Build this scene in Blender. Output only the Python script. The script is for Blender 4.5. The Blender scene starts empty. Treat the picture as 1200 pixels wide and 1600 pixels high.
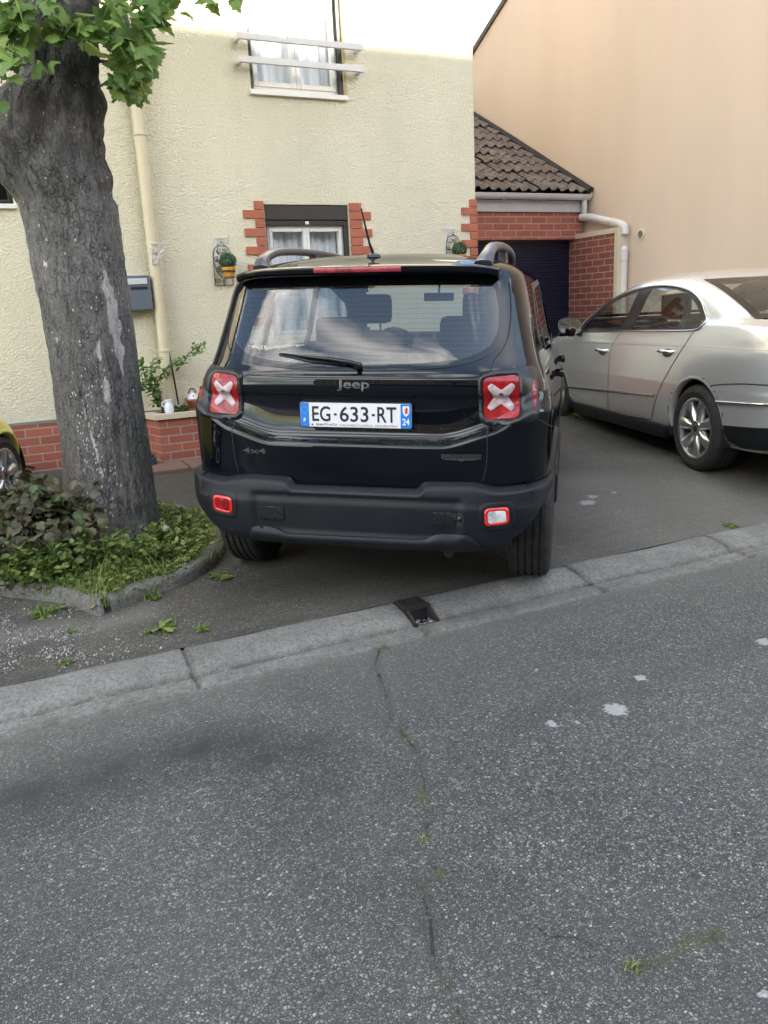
import bpy, bmesh, math, random
import numpy as np
from mathutils import Vector, Matrix, noise
from mathutils.bvhtree import BVHTree
from mathutils.geometry import delaunay_2d_cdt
R_ = math.radians
random.seed(7)
SC = bpy.context.scene
COL = SC.collection
# ------------------------------------------------------------------ camera
F_PX = 1235.08; PIT = R_(14.227); ROL = R_(-2.8505); YAW = R_(24.649)
CAMP = Vector((0, 0, 1.45))
_f = Vector((math.sin(YAW)*math.cos(PIT), math.cos(YAW)*math.cos(PIT), -math.sin(PIT)))
_r0 = Vector((math.cos(YAW), -math.sin(YAW), 0)); _u0 = _r0.cross(_f)
_r = math.cos(ROL)*_r0 + math.sin(ROL)*_u0; _u = -math.sin(ROL)*_r0 + math.cos(ROL)*_u0
cd = bpy.data.cameras.new('camera'); cam = bpy.data.objects.new('camera', cd); COL.objects.link(cam)
cd.sensor_fit = 'VERTICAL'; cd.sensor_height = 24; cd.lens = 24*F_PX/1600
cd.clip_start = 0.05; cd.clip_end = 2000
m = Matrix.Identity(4)
for i, c in enumerate((_r, _u, -_f)):
    for j in range(3): m[j][i] = c[j]
m.translation = CAMP
cam.matrix_world = m
SC.camera = cam
# ------------------------------------------------------------------ world, sun, exposure
SUN_AZ = 0.346      # sideways lean of the sun (towards +X), it stands behind the camera
SUN_EL = R_(17)
w = bpy.data.worlds.new('World'); SC.world = w; w.use_nodes = True
nt = w.node_tree; nt.nodes.clear()
out = nt.nodes.new('ShaderNodeOutputWorld'); bg = nt.nodes.new('ShaderNodeBackground')
sky = nt.nodes.new('ShaderNodeTexSky'); sky.sky_type = 'NISHITA'; sky.sun_disc = False
sky.sun_elevation = SUN_EL
sun_dir = Vector((math.sin(SUN_AZ), -math.cos(SUN_AZ), math.tan(SUN_EL))).normalized()
sky.sun_rotation = math.atan2(sun_dir.x, sun_dir.y)
sky.air_density = 1.0; sky.dust_density = .7; sky.ozone_density = 1.0
tc = nt.nodes.new('ShaderNodeTexCoord'); mp = nt.nodes.new('ShaderNodeMapping')
mp.inputs['Scale'].default_value = (1.0, 1.0, 2.2)
n1 = nt.nodes.new('ShaderNodeTexNoise'); n1.inputs['Scale'].default_value = 2.3; n1.inputs['Detail'].default_value = 9; n1.inputs['Roughness'].default_value = .58; n1.inputs['Distortion'].default_value = .5
cr = nt.nodes.new('ShaderNodeValToRGB'); cr.color_ramp.elements[0].position = .50; cr.color_ramp.elements[1].position = .68
mx = nt.nodes.new('ShaderNodeMix'); mx.data_type = 'RGBA'
mx.inputs[7].default_value = (10.5, 10.6, 10.9, 1)
L = nt.links.new
L(tc.outputs['Generated'], mp.inputs[0]); L(mp.outputs[0], n1.inputs['Vector']); L(n1.outputs['Fac'], cr.inputs[0])
L(cr.outputs[0], mx.inputs[0]); L(sky.outputs[0], mx.inputs[6]); wb = nt.nodes.new('ShaderNodeMix'); wb.data_type = 'RGBA'; wb.blend_type = 'MULTIPLY'; wb.inputs[0].default_value = 1; wb.inputs[7].default_value = (1.06, 1.0, .92, 1)
L(mx.outputs[2], wb.inputs[6]); L(wb.outputs[2], bg.inputs[0]); L(bg.outputs[0], out.inputs[0])
bg.inputs[1].default_value = 0.15
sd = bpy.data.lights.new('sun', 'SUN'); sd.energy = 4.2; sd.angle = R_(.6); sd.color = (1, .90, .74)
so = bpy.data.objects.new('sun', sd); COL.objects.link(so)
so.rotation_euler = sun_dir.to_track_quat('Z', 'Y').to_euler(); so.location = (0, -20, 30)
SC.render.engine = 'CYCLES'
SC.view_settings.view_transform = 'Standard'; SC.view_settings.look = 'None'
SC.view_settings.exposure = 2.55; SC.view_settings.gamma = 1
SC.cycles.max_bounces = 8; SC.cycles.transparent_max_bounces = 12

# ------------------------------------------------------------------ view helpers (pixel of the 1200x1600 photograph -> ray)
def ray(x, y):
    return (_f*F_PX + _r*(x-600) - _u*(y-800)).normalized()
def on_z(x, y, z): d = ray(x, y); return CAMP + d*((z-CAMP.z)/d.z)
def on_y(x, y, Y): d = ray(x, y); return CAMP + d*(Y/d.y)
def on_x(x, y, X): d = ray(x, y); return CAMP + d*(X/d.x)
def pix(p):
    v = Vector(p)-CAMP; w_ = v.dot(_f)
    return (600+F_PX*v.dot(_r)/w_, 800-F_PX*v.dot(_u)/w_)

# ------------------------------------------------------------------ materials
class NT:
    def __init__(s, name):
        s.m = bpy.data.materials.new(name); s.m.use_nodes = True; s.t = s.m.node_tree
        s.b = s.t.nodes['Principled BSDF']; s.o = s.t.nodes['Material Output']
    def n(s, typ, **k):
        nd = s.t.nodes.new('ShaderNode'+typ)
        for a, v in k.items():
            if a.startswith('i_'):
                key = a[2:].replace('_', ' ')
                nd.inputs[key].default_value = v
            else: setattr(nd, a, v)
        return nd
    def l(s, a, b): s.t.links.new(a, b)
    def coord(s, which='Object', scale=(1, 1, 1), rot=(0, 0, 0)):
        c = s.n('TexCoord'); mp = s.n('Mapping'); mp.inputs['Scale'].default_value = scale; mp.inputs['Rotation'].default_value = rot
        s.l(c.outputs[which], mp.inputs[0]); return mp.outputs[0]
    def noise(s, vec, scale, detail=4, rough=.55, dist=0):
        nd = s.n('TexNoise'); nd.inputs['Scale'].default_value = scale; nd.inputs['Detail'].default_value = detail
        nd.inputs['Roughness'].default_value = rough; nd.inputs['Distortion'].default_value = dist
        if vec is not None: s.l(vec, nd.inputs['Vector'])
        return nd.outputs['Fac']
    def voro(s, vec, scale, feature='F1', out='Distance', rnd=1):
        nd = s.n('TexVoronoi'); nd.feature = feature; nd.inputs['Scale'].default_value = scale
        if 'Randomness' in nd.inputs: nd.inputs['Randomness'].default_value = rnd
        if vec is not None: s.l(vec, nd.inputs['Vector'])
        return nd.outputs[out]
    def ramp(s, fac, stops, interp='LINEAR'):
        nd = s.n('ValToRGB'); e = nd.color_ramp.elements; nd.color_ramp.interpolation = interp
        while len(e) < len(stops): e.new(.5)
        for i, (p, c) in enumerate(stops):
            e[i].position = p; e[i].color = (*(c if isinstance(c, tuple) else (c, c, c)), 1)
        s.l(fac, nd.inputs[0]); return nd.outputs[0]
    def mix(s, fac, a, b, mode='MIX'):
        nd = s.n('Mix'); nd.data_type = 'RGBA'; nd.blend_type = mode
        for v, i in ((fac, 0), (a, 6), (b, 7)):
            if hasattr(v, 'links') or hasattr(v, 'is_linked'): s.l(v, nd.inputs[i])
            else: nd.inputs[i].default_value = v if i == 0 else (*v, 1)
        return nd.outputs[2]
    def math(s, op, a, b=0.0, clamp=False):
        nd = s.n('Math'); nd.operation = op; nd.use_clamp = clamp
        for v, i in ((a, 0), (b, 1)):
            if hasattr(v, 'is_linked'): s.l(v, nd.inputs[i])
            else: nd.inputs[i].default_value = v
        return nd.outputs[0]
    def attr(s, name): nd = s.n('Attribute'); nd.attribute_name = name; return nd.outputs['Fac']
    def bump(s, h, strength=.5, dist=.01, prev=None):
        nd = s.n('Bump'); nd.inputs['Strength'].default_value = strength; nd.inputs['Distance'].default_value = dist
        s.l(h, nd.inputs['Height'])
        if prev is not None: s.l(prev, nd.inputs['Normal'])
        return nd.outputs[0]
    def set(s, **k):
        for a, v in k.items():
            inp = s.b.inputs[{'base': 'Base Color', 'rough': 'Roughness', 'metal': 'Metallic', 'normal': 'Normal', 'coat': 'Coat Weight', 'coatr': 'Coat Roughness', 'spec': 'Specular IOR Level', 'emit': 'Emission Color', 'emits': 'Emission Strength', 'sub': 'Subsurface Weight', 'trans': 'Transmission Weight', 'alpha': 'Alpha', 'ior': 'IOR'}[a]]
            if hasattr(v, 'is_linked'): s.l(v, inp)
            elif isinstance(v, tuple): inp.default_value = (*v, 1)
            else: inp.default_value = v
        return s.m
def simple(name, base, rough=.5, metal=0, var=.12, vs=9, bump=0, bs=60, **k):
    t = NT(name); c = t.coord()
    nz = t.noise(c, vs, 5)
    dark = tuple(v*(1-var) for v in base); lite = tuple(min(1, v*(1+var)) for v in base)
    col = t.mix(nz, dark, lite)
    rg = t.ramp(nz, [(0, max(0, rough-.07)), (1, min(1, rough+.07))])
    if bump: t.set(normal=t.bump(t.noise(c, bs, 5), .6, bump))
    return t.set(base=col, rough=rg, metal=metal, **k)
M = {}
def carpaint(name, base, metal, rough, dust=.0, dustcol=(.28, .26, .22), flake=0):
    t = NT(name); c = t.coord()
    a = t.noise(c, 3.5, 8, .65); b = t.noise(c, 160, 3, .6)
    f = t.math('MULTIPLY', t.ramp(a, [(.35, 0.15), (.75, 1)]), dust)
    f = t.math('MULTIPLY', f, t.ramp(b, [(.3, .5), (.7, 1.2)]))
    col = t.mix(f, base, dustcol)
    rg = t.math('ADD', rough, t.math('MULTIPLY', f, .9))
    t.set(base=col, rough=rg, metal=metal, coat=.9, coatr=t.math('ADD', .008, t.math('MULTIPLY', f, .4)), spec=.5 if metal else (.0 if base[0] < .1 else .2))
    return t.m
M['black'] = carpaint('black_paint', (.0012, .0018, .0048), 0, .6, .006)
M['silver'] = carpaint('silver_paint', (.74, .74, .73), .62, .24, .012)
M['yellow'] = carpaint('yellow_paint', (.80, .68, .13), 0, .3, .03)
def plastic():
    t = NT('grey_bumper_plastic'); c = t.coord()
    a = t.noise(c, 4, 8, .7); b = t.noise(c, 900, 2); d = t.noise(t.coord(scale=(.6, .6, 5)), 9, 8, .7)
    f = t.math('MULTIPLY', t.ramp(a, [(.4, 0), (.8, .35)]), t.ramp(d, [(.4, .2), (.7, 1)]))
    t.set(base=t.mix(f, (.0055, .0070, .0105), (.040, .039, .038)), rough=t.ramp(a, [(.3, .42), (.8, .62)]), normal=t.bump(b, .25, .0006), spec=.33)
    return t.m
M['plastic'] = plastic()
M['gloss'] = simple('gloss_black', (.004, .004, .005), .04, var=.1)
M['satin'] = simple('satin_black', (.012, .013, .015), .35, bump=.0005, bs=700)
M['rail'] = simple('grey_rail', (.085, .085, .10), .30, metal=.3)
M['rubber'] = simple('black_rubber', (.012, .012, .013), .7)
M['dark'] = simple('dark_interior', (.014, .014, .016), .8, var=.3)
M['seat'] = simple('dark_seat_cloth', (.010, .010, .012), .9, bump=.001, bs=400)
M['seatgrey'] = simple('grey_seat_cloth', (.10, .095, .09), .9, bump=.001, bs=400)
M['chrome'] = simple('chrome_trim', (.62, .62, .62), .12, metal=1, var=.04)
M['badge'] = simple('grey_badge', (.16, .16, .17), .28, metal=.8)
M['whiteplate'] = simple('white_plate', (.72, .72, .74), .35, var=.03)
M['plateblue'] = simple('plate_blue', (.012, .19, .62), .35, var=.03)
M['ink'] = simple('black_lettering', (.012, .012, .014), .5)
M['whiteink'] = simple('white_lettering', (.8, .8, .8), .5, var=.02)
M['redink'] = simple('red_lettering', (.5, .03, .02), .5)
M['yellowink'] = simple('yellow_stars', (.6, .5, .08), .5)
M['steel'] = simple('alloy_rim', (.72, .72, .72), .30, metal=.95, var=.06)
M['steel_dark'] = simple('grey_alloy', (.12, .12, .125), .35, metal=.8, var=.06)
M['brakerust'] = simple('brake_disc', (.10, .09, .085), .5, metal=.8)
def tail_lens(name, col, ribs=0, rough=.06):
    t = NT(name); c = t.coord()
    wv = t.n('TexWave'); wv.inputs['Scale'].default_value = 38; wv.bands_direction = 'X'; t.l(c, wv.inputs['Vector'])
    v = t.voro(c, 95, 'F1'); nz = t.noise(c, 24, 3)
    h = t.math('ADD', wv.outputs['Fac'], t.math('MULTIPLY', v, 1.4))
    cc = t.mix(t.ramp(nz, [(.3, 0.0), (.7, 1.0)]), tuple(q*.55 for q in col), tuple(min(1, q*1.35) for q in col))
    t.set(base=cc, rough=rough+.2, coat=.55, coatr=.02, spec=.25, normal=t.bump(h, .35, .0012))
    t.b.inputs['Coat Normal'].default_value = (0, 0, 0)
    return t.m
M['redlens'] = tail_lens('red_lens', (.28, .004, .008))
M['redring'] = simple('red_ring', (.62, .022, .022), .25, var=.05, coat=.5)
M['clearlens'] = tail_lens('clear_lens', (.62, .62, .64))
M['crosslens'] = tail_lens('frosted_lens', (.44, .34, .35))
M['darkred'] = tail_lens('dark_red_lens', (.30, .04, .05))
def glass(name, tint, refl=1.0, haze=0, ior=1.62):
    t = NT(name); t.t.nodes.remove(t.b)
    tr = t.n('BsdfTransparent'); tr.inputs[0].default_value = (*tint, 1)
    gl = t.n('BsdfGlossy'); gl.inputs['Roughness'].default_value = .012; gl.inputs['Color'].default_value = (refl, refl, refl, 1)
    fr = t.n('Fresnel'); gm = t.n('NewGeometry'); t.l(t.math('ADD', ior, t.math('MULTIPLY', gm.outputs['Backfacing'], 1/ior-ior)), fr.inputs['IOR'])
    mxs = t.n('MixShader'); t.l(fr.outputs[0], mxs.inputs[0]); t.l(tr.outputs[0], mxs.inputs[1]); t.l(gl.outputs[0], mxs.inputs[2])
    df = t.n('BsdfDiffuse'); df.inputs[0].default_value = (.35, .34, .31, 1)
    m2 = t.n('MixShader'); c = t.coord()
    m2f = t.math('MULTIPLY', t.ramp(t.noise(c, 5, 8, .7), [(.3, .2), (.8, 1)]), haze)
    t.l(m2f, m2.inputs[0]); t.l(mxs.outputs[0], m2.inputs[1]); t.l(df.outputs[0], m2.inputs[2])
    t.l(m2.outputs[0], t.o.inputs[0]); return t.m
M['tint'] = glass('tinted_glass', (.62, .66, .66), 1, .015, 1.7)
M['clear'] = glass('car_glass', (.72, .78, .76), 1, .03)
M['winglass'] = glass('window_glass', (.92, .94, .95), 1, .0, 1.28)
def mirrorm():
    t = NT('mirror_glass'); return t.set(base=(.85, .87, .88), metal=1.0, rough=.01)
M['mirror'] = mirrorm()

# ---- setting materials
def stucco(name, base, big=True, size=1.1, bumpd=.011):
    t = NT(name); c = t.coord(scale=(1, 1, 1.55), rot=(0, R_(24), 0))
    warp = t.noise(c, 14*size, 3)
    v = t.n('TexNoise'); v.inputs['Scale'].default_value = 42*size; v.inputs['Detail'].default_value = 2.5; v.inputs['Roughness'].default_value = .5; v.inputs['Distortion'].default_value = .9; t.l(c, v.inputs['Vector'])
    h = t.ramp(v.outputs['Fac'], [(.33, 0), (.5, .55), (.68, 1)])
    fine = t.noise(c, 240*size, 3)
    hh = t.math('ADD', h, t.math('MULTIPLY', fine, .16))
    c0 = t.coord()
    dirt = t.noise(t.coord(scale=(1, 1, .35)), 1.1, 6, .6)
    col = t.mix(t.ramp(dirt, [(.35, 0), (.75, 1)]), base, tuple(q*.86 for q in base))
    col = t.mix(t.math('MULTIPLY', t.ramp(h, [(0, 1), (.5, 0)]), .10), col, tuple(q*.72 for q in base))
    stn = t.noise(t.coord(scale=(2.2, 1, .16)), 1.9, 7, .7); col = t.mix(t.ramp(stn, [(.55, 0), (.8, .30)]), col, tuple(q*.66 for q in base))
    t.set(base=col, rough=.9, normal=t.bump(hh, .8 if big else .35, bumpd)); return t.m
M['cream'] = stucco('cream_stucco', (.80, .745, .575))
def smooth_render():
    t = NT('peach_render'); c = t.coord(scale=(.5, 1, .22))
    a = t.noise(c, .9, 7, .62); b = t.noise(t.coord(), 120, 4, .6); st = t.noise(t.coord(scale=(1, 3.0, .10)), 2.6, 8, .75); pt = t.n('TexNoise'); pt.inputs['Scale'].default_value = .7; pt.inputs['Detail'].default_value = 1; t.l(t.coord(scale=(1, 1.2, .8)), pt.inputs['Vector'])
    col = t.mix(t.ramp(a, [(.3, 0), (.7, 1)]), (.53, .415, .325), (.60, .48, .385))
    col = t.mix(t.ramp(st, [(.55, 0), (.85, .35)]), col, (.44, .35, .27))
    col = t.mix(t.ramp(pt.outputs['Fac'], [(.52, 0), (.545, .22)]), col, (.62, .47, .36))
    spots = t.noise(t.coord(), 9, 6, .7)
    col = t.mix(t.ramp(spots, [(.66, 0), (.78, .25)]), col, (.68, .57, .45))
    t.set(base=col, rough=.88, normal=t.bump(b, .4, .002)); return t.m
M['peach'] = smooth_render()
def bricks(name, c1, c2, mortar, bw=.225, rh=.075, ms=.007, dirt=.3):
    t = NT(name); g = t.n('TexCoord'); sp = t.n('SeparateXYZ'); t.l(g.outputs['Object'], sp.inputs[0])
    xy = t.math('ADD', sp.outputs[0], sp.outputs[1]); cb = t.n('CombineXYZ'); t.l(xy, cb.inputs[0]); t.l(sp.outputs[2], cb.inputs[1])
    wob = t.noise(g.outputs['Object'], 26, 3)
    b = t.n('TexBrick'); b.inputs['Scale'].default_value = 1; b.inputs['Brick Width'].default_value = bw; b.inputs['Row Height'].default_value = rh
    b.inputs['Mortar Size'].default_value = ms; b.inputs['Mortar Smooth'].default_value = .25; b.inputs['Bias'].default_value = -.1
    b.inputs['Color1'].default_value = (*c1, 1); b.inputs['Color2'].default_value = (*c2, 1); b.inputs['Mortar'].default_value = (*mortar, 1)
    vadd = t.n('VectorMath'); vadd.operation = 'ADD'; t.l(cb.outputs[0], vadd.inputs[0])
    wv = t.n('Combine' 'XYZ'); t.l(t.math('MULTIPLY', t.math('SUBTRACT', wob, .5), .006), wv.inputs[1]); t.l(wv.outputs[0], vadd.inputs[1])
    t.l(vadd.outputs[0], b.inputs['Vector'])
    n = t.noise(g.outputs['Object'], 7, 6, .65); n2 = t.noise(g.outputs['Object'], 70, 4, .6)
    col = t.mix(t.ramp(n, [(.4, 0), (.8, dirt)]), b.outputs['Color'], (.16, .10, .08))
    col = t.mix(t.math('MULTIPLY', n2, .35), col, tuple(q*.7 for q in c1))
    inv = t.math('SUBTRACT', 1, b.outputs['Fac'])
    hh = t.math('ADD', inv, t.math('MULTIPLY', n2, .25))
    t.set(base=col, rough=.85, normal=t.bump(hh, .8, .006)); return t.m
M['brick'] = bricks('red_brick', (.42, .125, .072), (.30, .085, .055), (.40, .33, .29))
M['brickwall'] = bricks('dark_red_brick', (.30, .085, .06), (.21, .06, .045), (.42, .34, .30), bw=.235, rh=.082, dirt=.4)
M['bricklintel'] = bricks('lintel_brick', (.40, .12, .075), (.30, .085, .055), (.42, .32, .28), bw=.235, rh=.082, dirt=.25)
M['brickslip'] = simple('terracotta_brick', (.40, .125, .075), .85, var=.38, vs=11, bump=.004, bs=70)
M['white'] = simple('white_pvc', (.74, .73, .70), .4, var=.05)
M['whitepaint'] = simple('white_railing', (.62, .60, .60), .5, var=.08)
M['pipecream'] = simple('cream_pipe', (.60, .53, .37), .45, var=.08)
M['pipewhite'] = simple('white_pipe', (.60, .56, .54), .4, var=.12)
M['gutter'] = simple('grey_white_gutter', (.55, .54, .56), .4, var=.15)
M['fascia'] = simple('grey_white_fascia', (.46, .45, .46), .5, var=.15)
M['darkbrown'] = simple('dark_brown_shutter', (.028, .023, .022), .45, var=.3)
M['curtain'] = simple('white_curtain', (.80, .81, .86), .9, var=.05)
M['greyblue'] = simple('grey_blue_mailbox', (.11, .135, .165), .35, var=.05)
M['lightmetal'] = simple('pale_metal', (.60, .63, .66), .35, metal=.2)
M['tan'] = simple('tan_jamb', (.46, .36, .16), .8)
M['coping'] = simple('pale_coping', (.58, .50, .38), .8, var=.12, bump=.002, bs=60)
M['concrete'] = simple('old_concrete', (.22, .215, .20), .9, var=.3, vs=5, bump=.004, bs=70)
M['soil'] = simple('dark_soil', (.035, .025, .018), .95, var=.4, vs=30, bump=.01, bs=50)
M['paver'] = simple('worn_paver', (.17, .105, .08), .9, var=.35, vs=8, bump=.004, bs=50)
M['navy'] = simple('navy_door', (.006, .009, .026), .38, var=.2)
M['wire'] = simple('dark_wire', (.02, .02, .02), .5)
M['pot'] = simple('ochre_pot', (.55, .27, .04), .5, var=.35, vs=40)
M['potband'] = simple('brown_band', (.14, .06, .02), .6)
M['terracotta'] = simple('terracotta_bowl', (.32, .085, .05), .6)
M['jug'] = simple('white_jug', (.72, .76, .82), .3)
M['castiron'] = simple('rusty_cast_iron', (.028, .022, .02), .7, metal=.3, var=.4, vs=40, bump=.002, bs=120)
M['grass_blue'] = simple('dark_tub', (.02, .05, .06), .4)
M['wood'] = simple('old_wood', (.12, .09, .07), .8, var=.3)
def leafm(name, cols, trans=.35, scale=9):
    t = NT(name); a = t.n('Attribute'); a.attribute_name = 'tone'
    n = t.noise(t.coord(), scale, 3)
    f = t.math('ADD', t.math('MULTIPLY', a.outputs['Fac'], .75), t.math('MULTIPLY', n, .25))
    k = len(cols)-1
    col = t.ramp(f, [(i/k, c) for i, c in enumerate(cols)])
    t.set(base=col, rough=.5)
    tl = t.n('BsdfTranslucent'); t.l(col, tl.inputs[0]); ms = t.n('MixShader'); ms.inputs[0].default_value = trans
    t.l(t.b.outputs[0], ms.inputs[1]); t.l(tl.outputs[0], ms.inputs[2]); t.l(ms.outputs[0], t.o.inputs[0]); return t.m
M['leaf'] = leafm('maple_leaf', [(.06, .13, .03), (.13, .23, .055), (.24, .36, .09), (.44, .50, .12)])
M['shrubleaf'] = leafm('bronze_leaf', [(.03, .045, .018), (.06, .06, .03), (.10, .085, .045), (.06, .11, .03), (.12, .11, .05)], .15)
M['weed'] = leafm('weed_leaf', [(.05, .09, .02), (.10, .16, .035), (.19, .25, .06), (.34, .36, .12)], .3)
M['drygrass'] = leafm('dry_grass', [(.10, .16, .03), (.22, .27, .06), (.36, .32, .14)], .25)
M['box'] = leafm('box_leaf', [(.012, .045, .018), (.03, .09, .035), (.07, .16, .07)], .1)
M['rose'] = leafm('rose_leaf', [(.06, .14, .03), (.14, .26, .06), (.30, .42, .14)], .3)
M['stem'] = simple('plant_stem', (.10, .07, .04), .8)
M['fluff'] = simple('seed_fluff', (.65, .62, .55), .9)

# ------------------------------------------------------------------ object helpers
def tag(o, label=None, cat=None, group=None, kind=None):
    if label: o['label'] = label
    if cat: o['category'] = cat
    if group: o['group'] = group
    if kind: o['kind'] = kind
    return o
def mesh(name, V, F, mat, parent=None, smooth=False, attrs=None, mats=None, fm=None):
    me = bpy.data.meshes.new(name); me.from_pydata([tuple(v) for v in V], [], F); me.update()
    if mats:
        for q in mats: me.materials.append(q)
        if fm: me.polygons.foreach_set('material_index', fm)
    else: me.materials.append(mat)
    if smooth: me.polygons.foreach_set('use_smooth', [True]*len(me.polygons))
    for k, vals in (attrs or {}).items():
        a = me.attributes.new(k, 'FLOAT', 'POINT'); a.data.foreach_set('value', vals)
    o = bpy.data.objects.new(name, me); COL.objects.link(o)
    if parent: o.parent = parent
    return o
def empty(name, loc=(0, 0, 0), rz=0, label=None, cat=None, group=None):
    o = bpy.data.objects.new(name, None); COL.objects.link(o); o.location = loc; o.rotation_euler = (0, 0, rz); o.empty_display_size = .1
    return tag(o, label, cat, group)
class MB:
    def __init__(s): s.V = []; s.F = []; s.T = []
    def add(s, V, F, tone=0.):
        b = len(s.V); s.V += [tuple(v) for v in V]; s.F += [tuple(i+b for i in f) for f in F]; s.T += [tone]*len(V); return s
    def box(s, x0, x1, y0, y1, z0, z1, bev=0):
        if bev:
            bm = bmesh.new(); bmesh.ops.create_cube(bm, size=1)
            for v in bm.verts: v.co = Vector(((x0+x1)/2+v.co.x*(x1-x0), (y0+y1)/2+v.co.y*(y1-y0), (z0+z1)/2+v.co.z*(z1-z0)))
            bmesh.ops.bevel(bm, geom=bm.edges[:], offset=bev, segments=2, affect='EDGES', profile=.6)
            bm.verts.ensure_lookup_table()
            for i, v in enumerate(bm.verts): v.index = i
            s.add([v.co.copy() for v in bm.verts], [tuple(v.index for v in f.verts) for f in bm.faces]); bm.free(); return s
        V = [(x, y, z) for x in (x0, x1) for y in (y0, y1) for z in (z0, z1)]
        return s.add(V, [(0, 1, 3, 2), (4, 6, 7, 5), (0, 4, 5, 1), (2, 3, 7, 6), (0, 2, 6, 4), (1, 5, 7, 3)])
    def tube(s, pts, rad, seg=10, cap=True, tone=0., flat=1.0):
        pts = [Vector(p) for p in pts]; n = len(pts)
        rads = rad if isinstance(rad, (list, tuple)) else [rad]*n
        V = []; prev = None
        for i, p in enumerate(pts):
            d = (pts[min(i+1, n-1)]-pts[max(i-1, 0)]).normalized()
            if prev is None:
                a = Vector((0, 0, 1)) if abs(d.z) < .9 else Vector((1, 0, 0)); a = (a-d*a.dot(d)).normalized()
            else: a = (prev-d*prev.dot(d)).normalized()
            prev = a; b = d.cross(a)
            for k in range(seg):
                t = 2*math.pi*k/seg; V.append(p+(a*math.cos(t)*flat+b*math.sin(t))*rads[i])
        F = [(i*seg+k, i*seg+(k+1) % seg, (i+1)*seg+(k+1) % seg, (i+1)*seg+k) for i in range(n-1) for k in range(seg)]
        if cap: F += [tuple(range(seg))[::-1], tuple((n-1)*seg+k for k in range(seg))]
        return s.add(V, F, tone)
    def lathe(s, prof, seg=24, axis='Z', c=(0, 0, 0), closed=False):
        V = []; c = Vector(c)
        for r, h in prof:
            for k in range(seg):
                t = 2*math.pi*k/seg; a, b = r*math.cos(t), r*math.sin(t)
                V.append(c+Vector({'Z': (a, b, h), 'X': (h, a, b), 'Y': (a, h, b)}[axis]))
        n = len(prof)
        F = [(i*seg+k, i*seg+(k+1) % seg, (i+1)*seg+(k+1) % seg, (i+1)*seg+k) for i in range(n-1) for k in range(seg)]
        return s.add(V, F)
    def build(s, name, mat, parent=None, smooth=False, tone=False):
        return mesh(name, s.V, s.F, mat, parent, smooth, {'tone': s.T} if tone else None)
def autosmooth(o, ang=35):
    me = o.data; me.polygons.foreach_set('use_smooth', [True]*len(me.polygons))
    me.set_sharp_from_angle(angle=R_(ang)); return o
def spline(pts, n=8, closed=True):
    P = [Vector((*p, 0)) if len(p) == 2 else Vector(p) for p in pts]; k = len(P); o = []
    rng = range(k) if closed else range(k-1)
    for i in rng:
        g = (lambda j: P[j % k]) if closed else (lambda j: P[max(0, min(k-1, j))])
        a, b, c, d = g(i-1), g(i), g(i+1), g(i+2)
        for q in range(n):
            t = q/n; o.append(.5*((2*b)+(c-a)*t+(2*a-5*b+4*c-d)*t*t+(3*b-a-3*c+d)*t**3))
    if not closed: o.append(P[-1])
    return [tuple(v)[:len(pts[0])] for v in o]
def roundpoly(pts, r, n=5):
    P = [Vector(p[:2]) for p in pts]; k = len(P); o = []
    for i in range(k):
        a, b, c = P[i-1], P[i], P[(i+1) % k]
        rr = min(r, (a-b).length*.45, (c-b).length*.45)
        p0 = b+(a-b).normalized()*rr; p1 = b+(c-b).normalized()*rr
        for q in range(n+1):
            t = q/n; o.append(tuple((1-t)**2*p0+2*t*(1-t)*b+t*t*p1))
    return o
def inpoly(x, y, P):
    c = False; j = len(P)-1
    for i in range(len(P)):
        xi, yi = P[i]; xj, yj = P[j]
        if (yi > y) != (yj > y) and x < (xj-xi)*(y-yi)/(yj-yi)+xi: c = not c
        j = i
    return c
def dpoly(x, y, P, closed=True):
    best = 1e9; n = len(P)
    for i in range(n if closed else n-1):
        x0, y0 = P[i]; x1, y1 = P[(i+1) % n]; dx, dy = x1-x0, y1-y0
        t = max(0, min(1, ((x-x0)*dx+(y-y0)*dy)/(dx*dx+dy*dy+1e-12)))
        best = min(best, math.hypot(x-x0-t*dx, y-y0-t*dy))
    return best
def resample(P, s, closed=True):
    o = []; n = len(P)
    for i in range(n if closed else n-1):
        a = P[i]; b = P[(i+1) % n]; l = math.hypot(b[0]-a[0], b[1]-a[1]); k = max(1, int(round(l/s)))
        if l < 1e-6: continue
        for q in range(k): o.append((a[0]+(b[0]-a[0])*q/k, a[1]+(b[1]-a[1])*q/k))
    return o
def pchip(xs, ys, x):
    n = len(xs); h = [xs[i+1]-xs[i] for i in range(n-1)]; d = [(ys[i+1]-ys[i])/h[i] for i in range(n-1)]
    mm = [d[0]]+[0 if d[i-1]*d[i] <= 0 else 2*d[i-1]*d[i]/(d[i-1]+d[i]) for i in range(1, n-1)]+[d[-1]]
    i = max(0, min(n-2, next((k for k in range(n-1) if x <= xs[k+1]), n-2))); t = (x-xs[i])/h[i]
    return ys[i]*(2*t**3-3*t*t+1)+h[i]*mm[i]*(t**3-2*t*t+t)+ys[i+1]*(-2*t**3+3*t*t)+h[i]*mm[i+1]*(t**3-t*t)
def smooth01(t): t = max(0, min(1, t)); return t*t*(3-2*t)
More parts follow.
